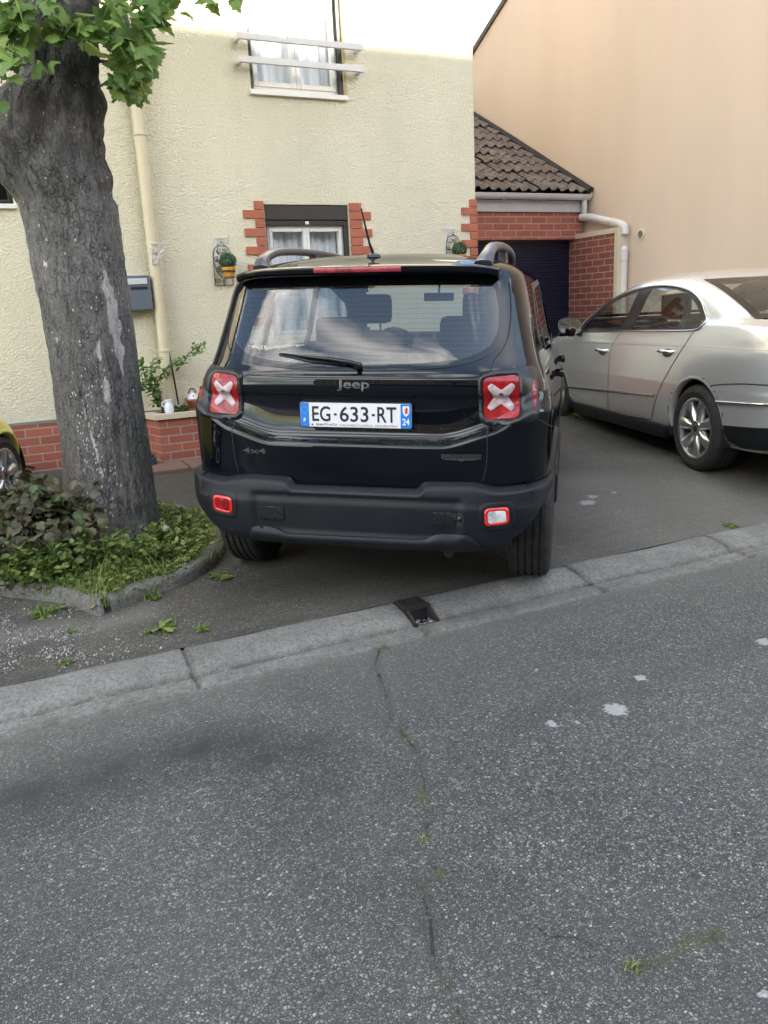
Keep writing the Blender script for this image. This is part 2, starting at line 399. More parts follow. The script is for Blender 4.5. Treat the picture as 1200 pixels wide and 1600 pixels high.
def text_mesh(txt, size_w, size_h, bold=0.0, spacing=1.0):
    cu = bpy.data.curves.new('lettering', 'FONT'); cu.body = txt; cu.size = 1; cu.offset = bold; cu.space_character = spacing; cu.resolution_u = 4
    o = bpy.data.objects.new('lettering', cu); COL.objects.link(o)
    dg = bpy.context.evaluated_depsgraph_get(); me = bpy.data.meshes.new_from_object(o.evaluated_get(dg))
    V = [v.co.copy() for v in me.vertices]; F = [tuple(p.vertices) for p in me.polygons]
    bpy.data.objects.remove(o); bpy.data.curves.remove(cu); bpy.data.meshes.remove(me)
    x0 = min(v.x for v in V); x1 = max(v.x for v in V); y0 = min(v.y for v in V); y1 = max(v.y for v in V)
    return [((v.x-x0)/(x1-x0)*size_w, (v.y-y0)/(y1-y0)*size_h) for v in V], F

# ------------------------------------------------------------------ ground
def gh(x, y):
    z = pchip([2.5, 3.30, 3.5, 4.36, 5.5, 7.6, 14], [.040, .045, .055, .095, .125, .215, .30], max(2.5, min(14, y)))
    if y > 3.6: z += .012*max(0, min(4, x-2.2))*min(1, (y-3.6)/.8)
    return z
# ================================================================== SETTING
def px_line(pts, z): return [tuple(on_z(x, y, z))[:2] for x, y in pts]
CRACK = px_line([(600, 992), (585, 1040), (602, 1075), (608, 1120), (655, 1180), (664, 1240), (672, 1285), (660, 1325), (685, 1368), (656, 1384), (672, 1440), (678, 1500), (700, 1545), (722, 1600), (760, 1680)], 0)
CRACK2 = px_line([(560, 1008), (470, 1022), (420, 1030)], 0)
CRACK3 = px_line([(690, 1370), (760, 1350), (800, 1400), (850, 1465), (900, 1470), (990, 1518), (1060, 1500), (1110, 1465), (1200, 1430)], 0)
CRACK4 = px_line([(1110, 1465), (1160, 1530), (1200, 1560)], 0)
MOSS = px_line([(1000, 1512), (1065, 1470), (1130, 1470)], 0)
MOSS2 = px_line([(890, 1600), (930, 1572), (945, 1550)], 0)
SPOTS = [(962, 1112, 19, 10), (862, 1134, 8, 5), (900, 1133, 6, 3), (1000, 1061, 9, 5), (878, 1098, 4, 2), (492, 1112, 16, 8), (988, 1110, 4, 2), (1195, 1560, 14, 8), (1195, 1005, 14, 5), (838, 1048, 5, 3)]
SPOTW = []
for a, b, rx, ry in SPOTS:
    c = on_z(a, b, 0); e = on_z(a+rx, b, 0); g = on_z(a, b+ry, 0); SPOTW.append((c.x, c.y, (e-c).length, (g-c).length))
DARK = px_line([(-60, 1270), (60, 1235), (150, 1205), (215, 1190), (330, 1165), (470, 1190)], 0)
def lines(a, fine0, fine1, b, step, coarse):
    o = list(np.arange(fine0, fine1+1e-6, step)); x = fine0; pre = []; s = step
    while x > a: s = min(coarse, s*1.35); x -= s; pre.append(max(a, x))
    x = fine1; post = []; s = step
    while x < b: s = min(coarse, s*1.35); x += s; post.append(min(b, x))
    return pre[::-1]+[float(v) for v in o]+post
def grid_mesh(name, xs, ys, zf, mat, attrf=None, kind='structure', keep=None):
    V = []; A = {}
    for y in ys:
        for x in xs:
            V.append((x, y, zf(x, y)))
            if attrf:
                for k, v in attrf(x, y).items(): A.setdefault(k, []).append(v)
    n = len(xs); F = [(j*n+i, j*n+i+1, (j+1)*n+i+1, (j+1)*n+i) for j in range(len(ys)-1) for i in range(n-1) if keep is None or keep((xs[i]+xs[i+1])/2, (ys[j]+ys[j+1])/2)]
    o = mesh(name, V, F, mat, None, True, A); return tag(o, kind=kind)
# --- base ground sheet to the horizon
t = NT('far_ground'); t.set(base=(.10, .095, .085), rough=.95)
tag(mesh('ground', [(-400, -400, -.08), (400, -400, -.08), (400, 400, -.08), (-400, 400, -.08)], [(0, 1, 2, 3)], t.m), kind='structure')
# --- asphalt
def asphalt(name, base_d, base_l, stone=1.0, road=True):
    t = NT(name); c = t.coord()
    big = t.noise(c, .9, 6, .6); mid = t.noise(c, 6, 5, .6)
    cw = t.n('VectorMath'); cw.operation = 'ADD'; wn = t.n('TexNoise'); wn.inputs['Scale'].default_value = 60; t.l(c, wn.inputs['Vector']); sc_ = t.n('VectorMath'); sc_.operation = 'SCALE'; t.l(wn.outputs['Color'], sc_.inputs[0]); sc_.inputs['Scale'].default_value = .006; t.l(c, cw.inputs[0]); t.l(sc_.outputs[0], cw.inputs[1]); cv = cw.outputs[0]
    def layer(scale):
        v = t.n('TexVoronoi'); v.inputs['Scale'].default_value = scale; t.l(cv, v.inputs['Vector']); e = t.n('TexVoronoi'); e.feature = 'DISTANCE_TO_EDGE'; e.inputs['Scale'].default_value = scale; t.l(cv, e.inputs['Vector'])
        sp = t.n('SeparateColor'); t.l(v.outputs['Color'], sp.inputs[0]); return sp.outputs, e.outputs['Distance']
    def stonecol(o):
        cc = t.ramp(o[0], [(0, tuple(q*.42 for q in base_d)), (.25, tuple(q*.8 for q in base_d)), (.5, tuple(q*1.25 for q in base_d)), (.72, tuple(q*.8 for q in base_l)), (.88, base_l), (.955, tuple(q*1.25 for q in base_l)), (1, tuple(min(.6, q*1.8) for q in base_l))])
        return t.mix(1.0, cc, t.ramp(o[1], [(0, (.92, .97, 1.07)), (.5, (1, 1, 1)), (.8, (1.0, .97, .90)), (1, (1.15, 1.0, .82))]), 'MULTIPLY')
    oA, eA = layer(122); oB, eB = layer(210)
    gA = t.ramp(eA, [(.02, 0), (.16, 1)]); gB = t.ramp(eB, [(.03, 0), (.2, 1)])
    dark = tuple(q*.26 for q in base_d)
    A = t.mix(gA, dark, stonecol(oA)); B = t.mix(gB, dark, stonecol(oB))
    sel = t.math('GREATER_THAN', t.math('ADD', oA[2], t.math('MULTIPLY', t.math('SUBTRACT', mid, .5), 1.2)), .42)
    col = t.mix(sel, B, A)
    wear = t.ramp(big, [(.3, 0), (.7, 1)])
    col = t.mix(t.math('MULTIPLY', wear, .30), col, tuple(q*.85 for q in base_l))
    pits = t.noise(c, 30, 7, .72)
    col = t.mix(t.ramp(pits, [(.30, .75), (.44, 0)]), col, tuple(q*.35 for q in base_d))
    if stone < 1: col = t.mix(1-stone, col, tuple(q*1.1 for q in base_d))
    h = t.math('ADD', t.math('MULTIPLY', t.math('ADD', t.math('MULTIPLY', sel, gA), t.math('MULTIPLY', t.math('SUBTRACT', 1, sel), gB)), .8), t.math('MULTIPLY', pits, 1.2))
    fine = t.noise(c, 420, 2)
    # white specks
    v3 = t.n('TexVoronoi'); v3.inputs['Scale'].default_value = 34; t.l(c, v3.inputs['Vector'])
    sp3 = t.n('SeparateColor'); t.l(v3.outputs['Color'], sp3.inputs[0])
    spk = t.math('MULTIPLY', t.ramp(v3.outputs['Distance'], [(.10, 1), (.15, 0)]), t.ramp(sp3.outputs[2], [(.86, 0), (.9, 1)]))
    col = t.mix(t.math('MULTIPLY', spk, .8), col, (.42, .41, .37))
    rough = .82
    nz = t.noise(c, 45, 5, .7); nz2 = t.noise(c, 11, 6, .7)
    grime = t.attr('grime'); lite = t.attr('pale'); crack = t.attr('crack'); moss = t.attr('moss'); spot = t.attr('spot')
    col = t.mix(t.math('MULTIPLY', grime, t.ramp(nz2, [(.3, .5), (.7, .95)])), col, tuple(q*.26 for q in base_d))
    col = t.mix(t.math('MULTIPLY', lite, t.ramp(nz, [(.2, .55), (.8, 1)])), col, (.27, .255, .225))
    wob = t.math('MULTIPLY', t.math('SUBTRACT', t.noise(c, 28, 7, .75), .5), .05); wd = t.ramp(t.noise(c, 9, 3, .6), [(.35, 0), (.65, 1)])
    ck = None
    for nm_, k0, k1 in (('cs', -.0035, .0095), ('ct', -.002, .006), ('cu', -.001, .005)):
        dd_ = t.math('ABSOLUTE', t.math('ADD', t.attr(nm_), wob)); wid = t.math('ADD', k0, t.math('MULTIPLY', wd, k1))
        q_ = t.math('MULTIPLY', t.math('SUBTRACT', wid, dd_), 400, True); ck = q_ if ck is None else t.math('MAXIMUM', ck, q_)
    col = t.mix(t.math('MULTIPLY', t.math('MULTIPLY', t.math('SUBTRACT', .035, t.math('ABSOLUTE', t.math('ADD', t.attr('cs'), wob)), True), 20, True), .5), col, (.05, .047, .04))
    col = t.mix(t.math('MULTIPLY', ck, .92), col, (.018, .017, .013))
    ms = t.ramp(t.math('ADD', moss, t.math('MULTIPLY', t.math('SUBTRACT', nz, .5), 1.3)), [(.42, 0), (.62, 1)])
    col = t.mix(t.math('MULTIPLY', ms, .7), col, (.075, .085, .032))
    st = t.ramp(t.math('ADD', spot, t.math('MULTIPLY', t.math('SUBTRACT', nz, .5), 1.1)), [(.46, 0), (.56, 1)])
    col = t.mix(t.math('MULTIPLY', st, .85), col, (.42, .42, .42))
    hh = t.math('ADD', h, t.math('MULTIPLY', fine, .25)); hh = t.math('SUBTRACT', hh, t.math('MULTIPLY', ck, 1.2))
    t.set(base=col, rough=rough, normal=t.bump(hh, .85, .0055)); return t.m
M['asphalt'] = asphalt('street_asphalt', (.095, .095, .094), (.205, .200, .190))
M['yardasphalt'] = asphalt('yard_asphalt', (.098, .090, .077), (.205, .19, .162), .85)
def sdist(x, y, P):
    best = 1e9; sg = 1; n = len(P)
    for i in range(n-1):
        x0, y0 = P[i]; x1, y1 = P[i+1]; dx, dy = x1-x0, y1-y0; u = ((x-x0)*dx+(y-y0)*dy)/(dx*dx+dy*dy); t = max(0, min(1, u)); d = math.hypot(x-x0-t*dx, y-y0-t*dy)
        if d < best: best = d; sg = 1 if dx*(y-y0)-dy*(x-x0) > 0 else -1; end = (i == 0 and u < -.02) or (i == n-2 and u > 1.02)
    return .2 if end else sg*min(best, .2)
CR3 = CRACK3+[]
def road_attr(x, y):
    n = noise.noise(Vector((x*7, y*7, 0)))*.02; n2 = noise.noise(Vector((x*2.2, y*2.2, 4)))
    a = {'grime': 0, 'pale': 0, 'crack': 0, 'moss': 0, 'spot': 0, 'cs': .2, 'ct': .2, 'cu': .2}
    if not(-1.5 < x < 6 and 0 < y): return a
    a['cs'] = sdist(x, y, CRACK); a['ct'] = sdist(x, y, CRACK3); a['cu'] = sdist(x, y, CRACK4)
    d = min(dpoly(x+n, y+n, CRACK, False), dpoly(x+n, y+n, CRACK2, False)*1.3, dpoly(x+n, y+n, CRACK3, False)*1.6, dpoly(x+n, y+n, CRACK4, False)*1.6)
    a['crack'] = max(0, .92-d/.045)*(.85+.35*noise.noise(Vector((x*5, y*5, 12))))
    dm = dpoly(x+n, y, CRACK, False); along = .5+.5*noise.noise(Vector((y*6, 1, 3)))*2
    a['moss'] = max(0, .8-dm/.06)*max(0, min(1, along)) + max(0, .50-min(dpoly(x, y, MOSS, False), dpoly(x, y, MOSS2, False))/.14)*(.7+n2) + max(0, .6-abs(y-3.0)/.06)*max(0, n2+.3)*1.5
    a['moss'] += max(0, .5-dpoly(x, y, CRACK3, False)/.08)*.8
    a['pale'] = .30*smooth01((y-2.35)/.7) + .55*max(0, 1-abs(y-3.03)/.09) + max(0, .2*n2)
    dd = dpoly(x, y+n*3, DARK, False); a['grime'] = max(0, 1.1-dd/.26)*(.8+.6*noise.noise(Vector((x*6, y*6, 1)))) + max(0, .5-abs(y-2.97)/.05)*.6 + max(0, n2-.2)*.5
    for cx, cy, rx, ry in SPOTW:
        q = math.hypot((x-cx)/rx, (y-cy)/ry)
        if q < 3: a['spot'] = max(a['spot'], (.62 if cx < 1.2 and rx > .02 and cy > 2 else 1)-q*.5)
    return a
def road_z(x, y):
    z = 0.0 if y > 2.6 else -.0+.012*math.sin(x*.8)*math.sin(y*1.1)*min(1, (2.6-y)/.6)
    return z+noise.noise(Vector((x*1.3, y*1.3, 0)))*.006*min(1, max(0, (2.95-y)/.4))
XS = lines(-60, -.7, 4.9, 60, .02, 5); YS = lines(-5.0, .75, 3.02, 3.02, .02, 1.0)
grid_mesh('road', XS, YS, road_z, M['asphalt'], road_attr)
# --- kerb with joints
def kerbmat():
    t = NT('kerb_concrete'); c = t.coord()
    a = t.noise(c, 3, 8, .65); b = t.noise(c, 60, 5, .65); v = t.voro(c, 120, 'F1')
    col = t.ramp(a, [(.3, (.13, .125, .117)), (.5, (.195, .19, .178)), (.7, (.26, .252, .235))])
    col = t.mix(t.ramp(b, [(.38, .6), (.55, 0)]), col, (.075, .07, .062)); col = t.mix(t.ramp(t.noise(c, 11, 7, .75), [(.5, 0), (.72, .6)]), col, (.10, .095, .075))
    col = t.mix(t.math('MULTIPLY', t.ramp(v, [(.15, 1), (.3, 0)]), .35), col, (.32, .31, .28))
    col = t.mix(t.math('MULTIPLY', t.attr('grime'), t.ramp(t.noise(c, 14, 6, .7), [(.35, 0), (.65, 1)])), col, (.055, .05, .04))
    t.set(base=col, rough=.9, normal=t.bump(t.math('ADD', b, t.math('MULTIPLY', v, .6)), .9, .008)); return t.m
M['kerb'] = kerbmat()
JOINTS = [.52+1.04*k for k in range(-12, 14)]
PROF = [(2.985, -.03), (2.99, .006), (3.02, .010), (3.09, .012), (3.105, .004), (3.12, .006), (3.145, .022), (3.19, .036), (3.25, .047), (3.31, .053), (3.34, .050), (3.352, .040), (3.356, -.03)]
V = []; G = []
kx = sorted(set([round(v, 3) for v in np.arange(-12, 14, .05)]+[round(j+d, 3) for j in JOINTS for d in (-.014, -.006, 0, .006, .014)]+[on_z(638, 940, .055).x+d for d in (-.058, .058)]))
for x in kx:
    dj = min(abs(x-j) for j in JOINTS); hj = -.014 if dj < .004 else (-.007 if dj < .008 else 0)
    for i, (py, pz) in enumerate(PROF):
        nn = noise.noise(Vector((x*3, py*9, 1)))
        V.append((x, py+noise.noise(Vector((x*1.7, 0, 5)))*.012+nn*.004, pz+(hj if i > 1 and i < 12 else 0)+nn*.003)); G.append((.6 if dj < .02 else 0)+(.9 if i in (4, 5) else (.45 if i in (1, 2, 11) else .0)))
n = len(PROF); DX = on_z(638, 940, .055).x
tag(mesh('kerb', V, [(i*n+k, i*n+k+1, (i+1)*n+k+1, (i+1)*n+k)[::-1] for i in range(len(kx)-1) for k in range(n-1) if not (abs((kx[i]+kx[i+1])/2-DX) < .057 and 5 <= k <= 7)], M['kerb'], None, True, {'grime': G}), kind='structure')
# --- yard (driveway)
RING = px_line([(-60, 925), (0, 937), (100, 947), (150, 962), (175, 956), (230, 936), (300, 911), (340, 886), (353, 862)], .075)
RC = (.28, 5.05)
RING_FULL = RING+[(1.12, 4.95), (1.05, 5.4), (.8, 5.75), (.4, 5.95), (0, 5.95), (-.4, 5.7), (-.6, 5.3), (-.6, 4.85)]
RINGS = spline(RING_FULL, 5)
YARD_CRACK = px_line([(862, 898), (880, 880), (900, 900), (905, 915)], .05)
DIRT = px_line([(-80, 1010), (0, 1005), (90, 990), (150, 985), (220, 965)], .05)
YSPOT = []
for a, b, rx, ry in [(918, 790, 22, 4), (925, 782, 12, 3), (960, 776, 8, 2), (1020, 702, 5, 2), (1065, 785, 4, 2)]:
    c = on_z(a, b, .08); e = on_z(a+rx, b, .08); g = on_z(a, b+ry, .08); YSPOT.append((c.x, c.y, (e-c).length, (g-c).length))
def yard_attr(x, y):
    a = {'grime': 0, 'pale': 0, 'crack': 0, 'moss': 0, 'spot': 0, 'cs': .2, 'ct': .2, 'cu': .2}
    if not(-2 < x < 8 and y < 9): return a
    n2 = noise.noise(Vector((x*1.7, y*1.7, 9))); n3 = noise.noise(Vector((x*5, y*5, 2)))
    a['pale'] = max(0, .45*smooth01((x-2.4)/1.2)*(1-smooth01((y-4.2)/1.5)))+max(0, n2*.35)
    dd = dpoly(x, y, DIRT, False); a['pale'] += max(0, .8-dd/.20)*.8
    a['grime'] = max(0, -n2*.7)+max(0, .5-abs(y-3.40)/.06)*(.6+n3) + .35*smooth01((y-5)/1.2)*(.6+.5*n3)
    a['moss'] = max(0, .55-dpoly(x, y, RINGS)/.10)*(.8+n3)+max(0, .5-abs(y-3.37)/.04)*max(0, n3+.1)
    for cx, cy, rx, ry in YSPOT:
        q = math.hypot((x-cx)/rx, (y-cy)/ry)
        if q < 3: a['spot'] = max(a['spot'], .85-q*.5)
    return a
XS = lines(-60, -.8, 6.5, 7.3, .04, 4); YS = lines(3.352, 3.352, 5.6, 12, .04, .5)
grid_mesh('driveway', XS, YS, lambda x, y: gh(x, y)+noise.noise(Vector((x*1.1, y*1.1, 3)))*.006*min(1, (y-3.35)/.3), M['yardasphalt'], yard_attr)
# --- far pavement across the street
mb = MB(); mb.box(-60, 60, -7.6, -5.0, -.06, .11); tag(mb.build('pavement', M['concrete']), kind='structure')
mb = MB(); mb.box(-60, 60, -14, -7.6, -.06, .09); tag(mb.build('pavement', M['concrete']), kind='structure')

# ================================================================== CREAM HOUSE
def wall_quads(mb, axis, c, a0, a1, z0, z1, holes, depth):
    """wall plane at y=c (axis 'Y') or x=c ('X') with rectangular holes; depth of the reveals goes to +"""
    A = sorted({a0, a1, *[h[0] for h in holes], *[h[1] for h in holes]}); Z = sorted({z0, z1, *[h[2] for h in holes], *[h[3] for h in holes]})
    P = (lambda a, z, d=0: (a, c+d, z)) if axis == 'Y' else (lambda a, z, d=0: (c+d, a, z))
    for i in range(len(A)-1):
        for j in range(len(Z)-1):
            ca, cz = (A[i]+A[i+1])/2, (Z[j]+Z[j+1])/2
            if any(h[0] < ca < h[1] and h[2] < cz < h[3] for h in holes): continue
            f = [P(A[i], Z[j]), P(A[i+1], Z[j]), P(A[i+1], Z[j+1]), P(A[i], Z[j+1])]
            mb.add(f if axis == 'Y' else f[::-1], [(0, 1, 2, 3)])
    for h in holes:
        x0, x1, q0, q1 = h
        for f in ([P(x0, q0), P(x0, q1), P(x0, q1, depth), P(x0, q0, depth)], [P(x1, q0), P(x1, q0, depth), P(x1, q1, depth), P(x1, q1)],
                  [P(x0, q0), P(x0, q0, depth), P(x1, q0, depth), P(x1, q0)], [P(x0, q1), P(x1, q1), P(x1, q1, depth), P(x0, q1, depth)]): mb.add(f, [(0, 1, 2, 3)])
FY = 7.6; HX1 = 4.725
house = empty('house', (0, FY, .2), 0, 'cream stucco two-storey house with red brick corners, behind the black car and the tree', 'house')
def hp(o): o.parent = house; o.matrix_parent_inverse = Matrix.Translation((0, -FY, -.2)); return o
UW = (2.375, 3.29, 3.455, 4.85); LW = (2.405, 3.262, 1.25, 2.478); SW = (-.75, .257, 2.46, 3.3)
mb = MB(); wall_quads(mb, 'Y', FY, -7, HX1, .65, 6.1, [UW, LW, SW], .16)
mb.add([(HX1, FY, .1), (HX1, FY+8, .1), (HX1, FY+8, 6.1), (HX1, FY, 6.1)], [(0, 1, 2, 3)])
mb.add([(-7, FY, .1), (-7, FY+8, .1), (-7, FY+8, 6.1), (-7, FY, 6.1)], [(3, 2, 1, 0)])
mb.add([(-7, FY+8, .1), (HX1, FY+8, .1), (HX1, FY+8, 6.1), (-7, FY+8, 6.1)], [(3, 2, 1, 0)])
hp(mb.build('wall', M['cream']))
mb = MB(); mb.box(-7, HX1, FY-.012, FY+.1, .05, .637); hp(mb.build('plinth', M['brick']))
mb = MB(); mb.box(-7, HX1, FY-.016, FY+.05, .637, .662); hp(mb.build('plinth_cap', M['concrete']))
mb = MB(); mb.add([(-7.3, FY-.45, 5.95), (HX1+.1, FY-.45, 5.95), (HX1+.1, FY+4, 8.3), (-7.3, FY+4, 8.3), (-7.3, FY+8.45, 5.95), (HX1+.1, FY+8.45, 5.95),
                   (-7.3, FY-.45, 6.13), (HX1+.1, FY-.45, 6.13), (HX1+.1, FY+4, 8.48), (-7.3, FY+4, 8.48), (-7.3, FY+8.45, 6.13), (HX1+.1, FY+8.45, 6.13)],
                  [(0, 3, 2, 1), (3, 4, 5, 2), (6, 7, 8, 9), (9, 8, 11, 10), (0, 1, 7, 6), (1, 2, 8, 7), (2, 5, 11, 8), (0, 6, 9, 3), (3, 9, 10, 4)])
M['tile'] = None
def tilemat():
    t = NT('weathered_roof_tile'); c = t.coord()
    a = t.noise(c, 5, 8, .7); b = t.noise(c, 35, 6, .7); f = t.noise(c, 12, 5, .65)
    col = t.ramp(a, [(.25, (.05, .036, .03)), (.5, (.10, .07, .055)), (.75, (.17, .125, .10))])
    col = t.mix(t.ramp(b, [(.48, 0), (.7, .75)]), col, (.26, .225, .195)); col = t.mix(t.ramp(t.noise(c, 2.2, 5, .7), [(.5, 0), (.7, .5)]), col, (.22, .19, .165))
    col = t.mix(t.ramp(f, [(.66, 0), (.74, .8)]), col, (.17, .15, .05))
    t.set(base=col, rough=.95, normal=t.bump(b, .8, .012)); return t.m
M['tile'] = tilemat()
hp(mb.build('roof', M['tile']))
def quoin(rows, x_in, x_s, x_l, ztop, pitch, first_short=True):
    mb = MB()
    for k in range(rows):
        sh = (k % 2 == 0) == first_short; xo = x_s if sh else x_l; xo += random.uniform(-.004, .004)
        z1 = ztop-k*pitch; mb.box(min(x_in, xo), max(x_in, xo), FY-.016, FY+.004, z1-pitch+.009, z1, bev=.002)
    return mb
for args in ((24, 2.398, 2.309, 2.200, 2.505, .081), (24, 3.270, 3.402, 3.502, 2.495, .081)):
    hp(quoin(args[0]//2+2, *args[1:]).build('brick_quoin', M['brickslip']))
hp(quoin(23, HX1+.012, 4.652, 4.548, 2.545, .081).build('brick_quoin', M['brickslip']))
# windows
def window(name, W, d, mull, fw=.05, curtain=True, mt='white', iw=.042):
    x0, x1, z0, z1 = W; y = FY+d; mb = MB()
    for a, b, c, e in ((x0, x0+fw, z0, z1), (x1-fw, x1, z0, z1), (x0+fw, x1-fw, z0, z0+fw), (x0+fw, x1-fw, z1-fw, z1)): mb.box(a, b, y-.03, y+.03, c, e)
    for s0, s1 in ((x0+fw, mull), (mull, x1-fw)):
        for a, b, c, e in ((s0, s0+iw, z0+fw, z1-fw), (s1-iw, s1, z0+fw, z1-fw), (s0+iw, s1-iw, z0+fw, z0+fw+iw), (s0+iw, s1-iw, z1-fw-iw, z1-fw)): mb.box(a+.001, b-.001, y-.042, y+.02, c, e, bev=.004)
    fr = hp(mb.build(name, M[mt]))
    g = MB()
    for s0, s1 in ((x0+fw+iw-.004, mull-iw+.004), (mull+iw-.004, x1-fw-iw+.004)): g.add([(s0, y, z0+fw+iw-.004), (s1, y, z0+fw+iw-.004), (s1, y, z1-fw-iw+.004), (s0, y, z1-fw-iw+.004)], [(0, 1, 2, 3)])
    g.build('pane', M['winglass'], fr)
    if curtain:
        V = []; F = []; nx = 90
        for j in range(9):
            for i in range(nx):
                u = i/(nx-1); x = x0+.03+u*(x1-x0-.06); z = z0+.06+(z1-z0-.1)*j/8
                V.append((x, y+.10+.016*math.sin(u*58+math.sin(j*.7)*1.2)+.018*math.sin(u*23+j*.25), z))
        F = [(j*nx+i, j*nx+i+1, (j+1)*nx+i+1, (j+1)*nx+i) for j in range(8) for i in range(nx-1)]
        mesh('curtain', V, F, M['curtain'], fr, True)
    b = MB(); b.box(x0-.1, x1+.1, y+.75, y+.8, z0-.1, z1+.1); b.box(x0-.1, x1+.1, y+.05, y+.75, z0-.12, z0-.06); b.build('room', M['dark'], fr)
    return fr
uw = window('window', UW, .11, 2.84)
for a_, b_2 in ((UW[1]-.035, UW[1]-.001), (UW[0]+.001, UW[0]+.028)): mb = MB(); mb.box(a_, b_2, FY+.015, FY+.075, UW[2], UW[3]); mb.build('shutter_track', M['darkbrown'], uw)
mb = MB(); mb.box(UW[0]-.02, UW[1]+.02, FY-.035, FY+.10, UW[2]-.045, UW[2]-.002, bev=.005); mb.build('sill', M['white'], uw)
mb = MB(); mb.box(UW[1]+.001, UW[1]+.022, FY-.012, FY+.002, UW[2], UW[3]); mb.build('jamb_trim', M['tan'], uw)
LWg = (LW[0]+.02, LW[1]-.03, LW[2], 2.30)
lw = window('window', LWg, .10, 2.83, fw=.028, iw=.034)
mb = MB(); mb.box(LW[0]+.002, LW[1]-.002, FY+.012, FY+.14, 2.34, 2.474, bev=.006); mb.build('shutter_box', M['darkbrown'], lw)
mb = MB(); mb.box(LW[0]+.002, LW[1]-.002, FY+.025, FY+.06, 2.295, 2.335, bev=.004); mb.box(LW[1]-.045, LW[1]-.002, FY+.02, FY+.06, LW[2], 2.294); mb.box(LW[0]+.002, LW[0]+.018, FY+.02, FY+.06, LW[2], 2.294); mb.build('shutter_rail', M['darkbrown'], lw)
mb = MB(); mb.box(2.815, 2.85, FY+.018, FY+.026, 2.302, 2.328); mb.build('shutter_tab', M['white'], lw)
swd = window('window', SW, .10, -.2, curtain=False, mt='darkbrown', fw=.02, iw=.02)
mb = MB(); mb.box(SW[0]-.03, SW[1]+.02, FY-.03, FY+.1, SW[2]-.04, SW[2]-.002, bev=.005); mb.build('sill', M['white'], swd)
# railings of the upper window (two bars)
mb = MB()
for z in (3.85, 3.665):
    mb.box(2.25, 3.45, FY-.13, FY-.095, z-.026, z+.026, bev=.004)
    for x in (2.27, 3.43): mb.box(x-.018, x+.018, FY-.095, FY+.001, z-.018, z+.018)
hp(mb.build('window_railing', M['whitepaint']))
# downpipe of the house
mb = MB(); px0 = 1.328
mb.tube([(px0, FY-.075, .62), (px0, FY-.075, 5.9)], .050, 20)
pp = hp(autosmooth(mb.build('downpipe', M['pipecream'])))
for z in (3.02, 1.2, 4.6): mb = MB(); mb.lathe([(.050, z-.012), (.058, z-.010), (.058, z+.010), (.050, z+.012)], 20, 'Z', (px0, FY-.075, 0)); mb.box(px0-.01, px0+.01, FY-.03, FY+.001, z-.01, z+.01); mb.build('pipe_clip', M['pipecream'], pp)

# ================================================================== SMALL THINGS ON THE WALL
def spiral(cx, cz, r, a0, turns, y, n=22, flip=1, inner=.15):
    return [(cx+flip*r*(1-(1-inner)*k/n)*math.cos(a0+turns*2*math.pi*k/n), y, cz+r*(1-(1-inner)*k/n)*math.sin(a0+turns*2*math.pi*k/n)) for k in range(n+1)]
mb = MB(); y = FY-.006
mb.box(.90, 1.262, FY-.13, FY-.001, 1.566, 1.86, bev=.006); o = tag(mb.build('mailbox', M['greyblue']), 'grey-blue metal mailbox with a pale flap, on the cream wall behind the downpipe', 'mailbox')
mb = MB(); mb.box(.93, 1.235, FY-.137, FY-.129, 1.785, 1.835, bev=.003); mb.build('flap', M['lightmetal'], o)
mb = MB(); mb.box(1.09, 1.235, FY-.134, FY-.129, 1.742, 1.765); mb.build('name_slot', M['dark'], o)
# white scroll bracket
def wb(name):
    b = MB(); y = FY-.142
    b.tube([(1.272, y, 2.128), (1.452, y, 2.122)], .005, 8); b.tube([(1.30, y, 2.128), (1.30, y, 1.95)], .005, 8)
    for s in (spiral(1.318, 2.07, .034, 1.6, 1.5, y), spiral(1.318, 1.985, .03, 1.6, -1.5, y), spiral(1.43, 2.095, .026, 0, 1.4, y), spiral(1.375, 2.06, .03, 2, 1.4, y), spiral(1.362, 2.015, .02, 2, -1.3, y)): b.tube(s, .0045, 6)
    b.tube([(1.445, y, 2.10), (1.36, y, 2.03), (1.34, y, 1.96), (1.30, y, 1.95)], .005, 8)
    b.tube([(1.30, y, 2.05), (1.30, FY-.12, 2.05)], .005, 8)
    return b.build(name, M['whitepaint'], None, True)
tag(wb('scroll_bracket'), 'white wrought iron scroll bracket fixed across the cream downpipe', 'bracket')
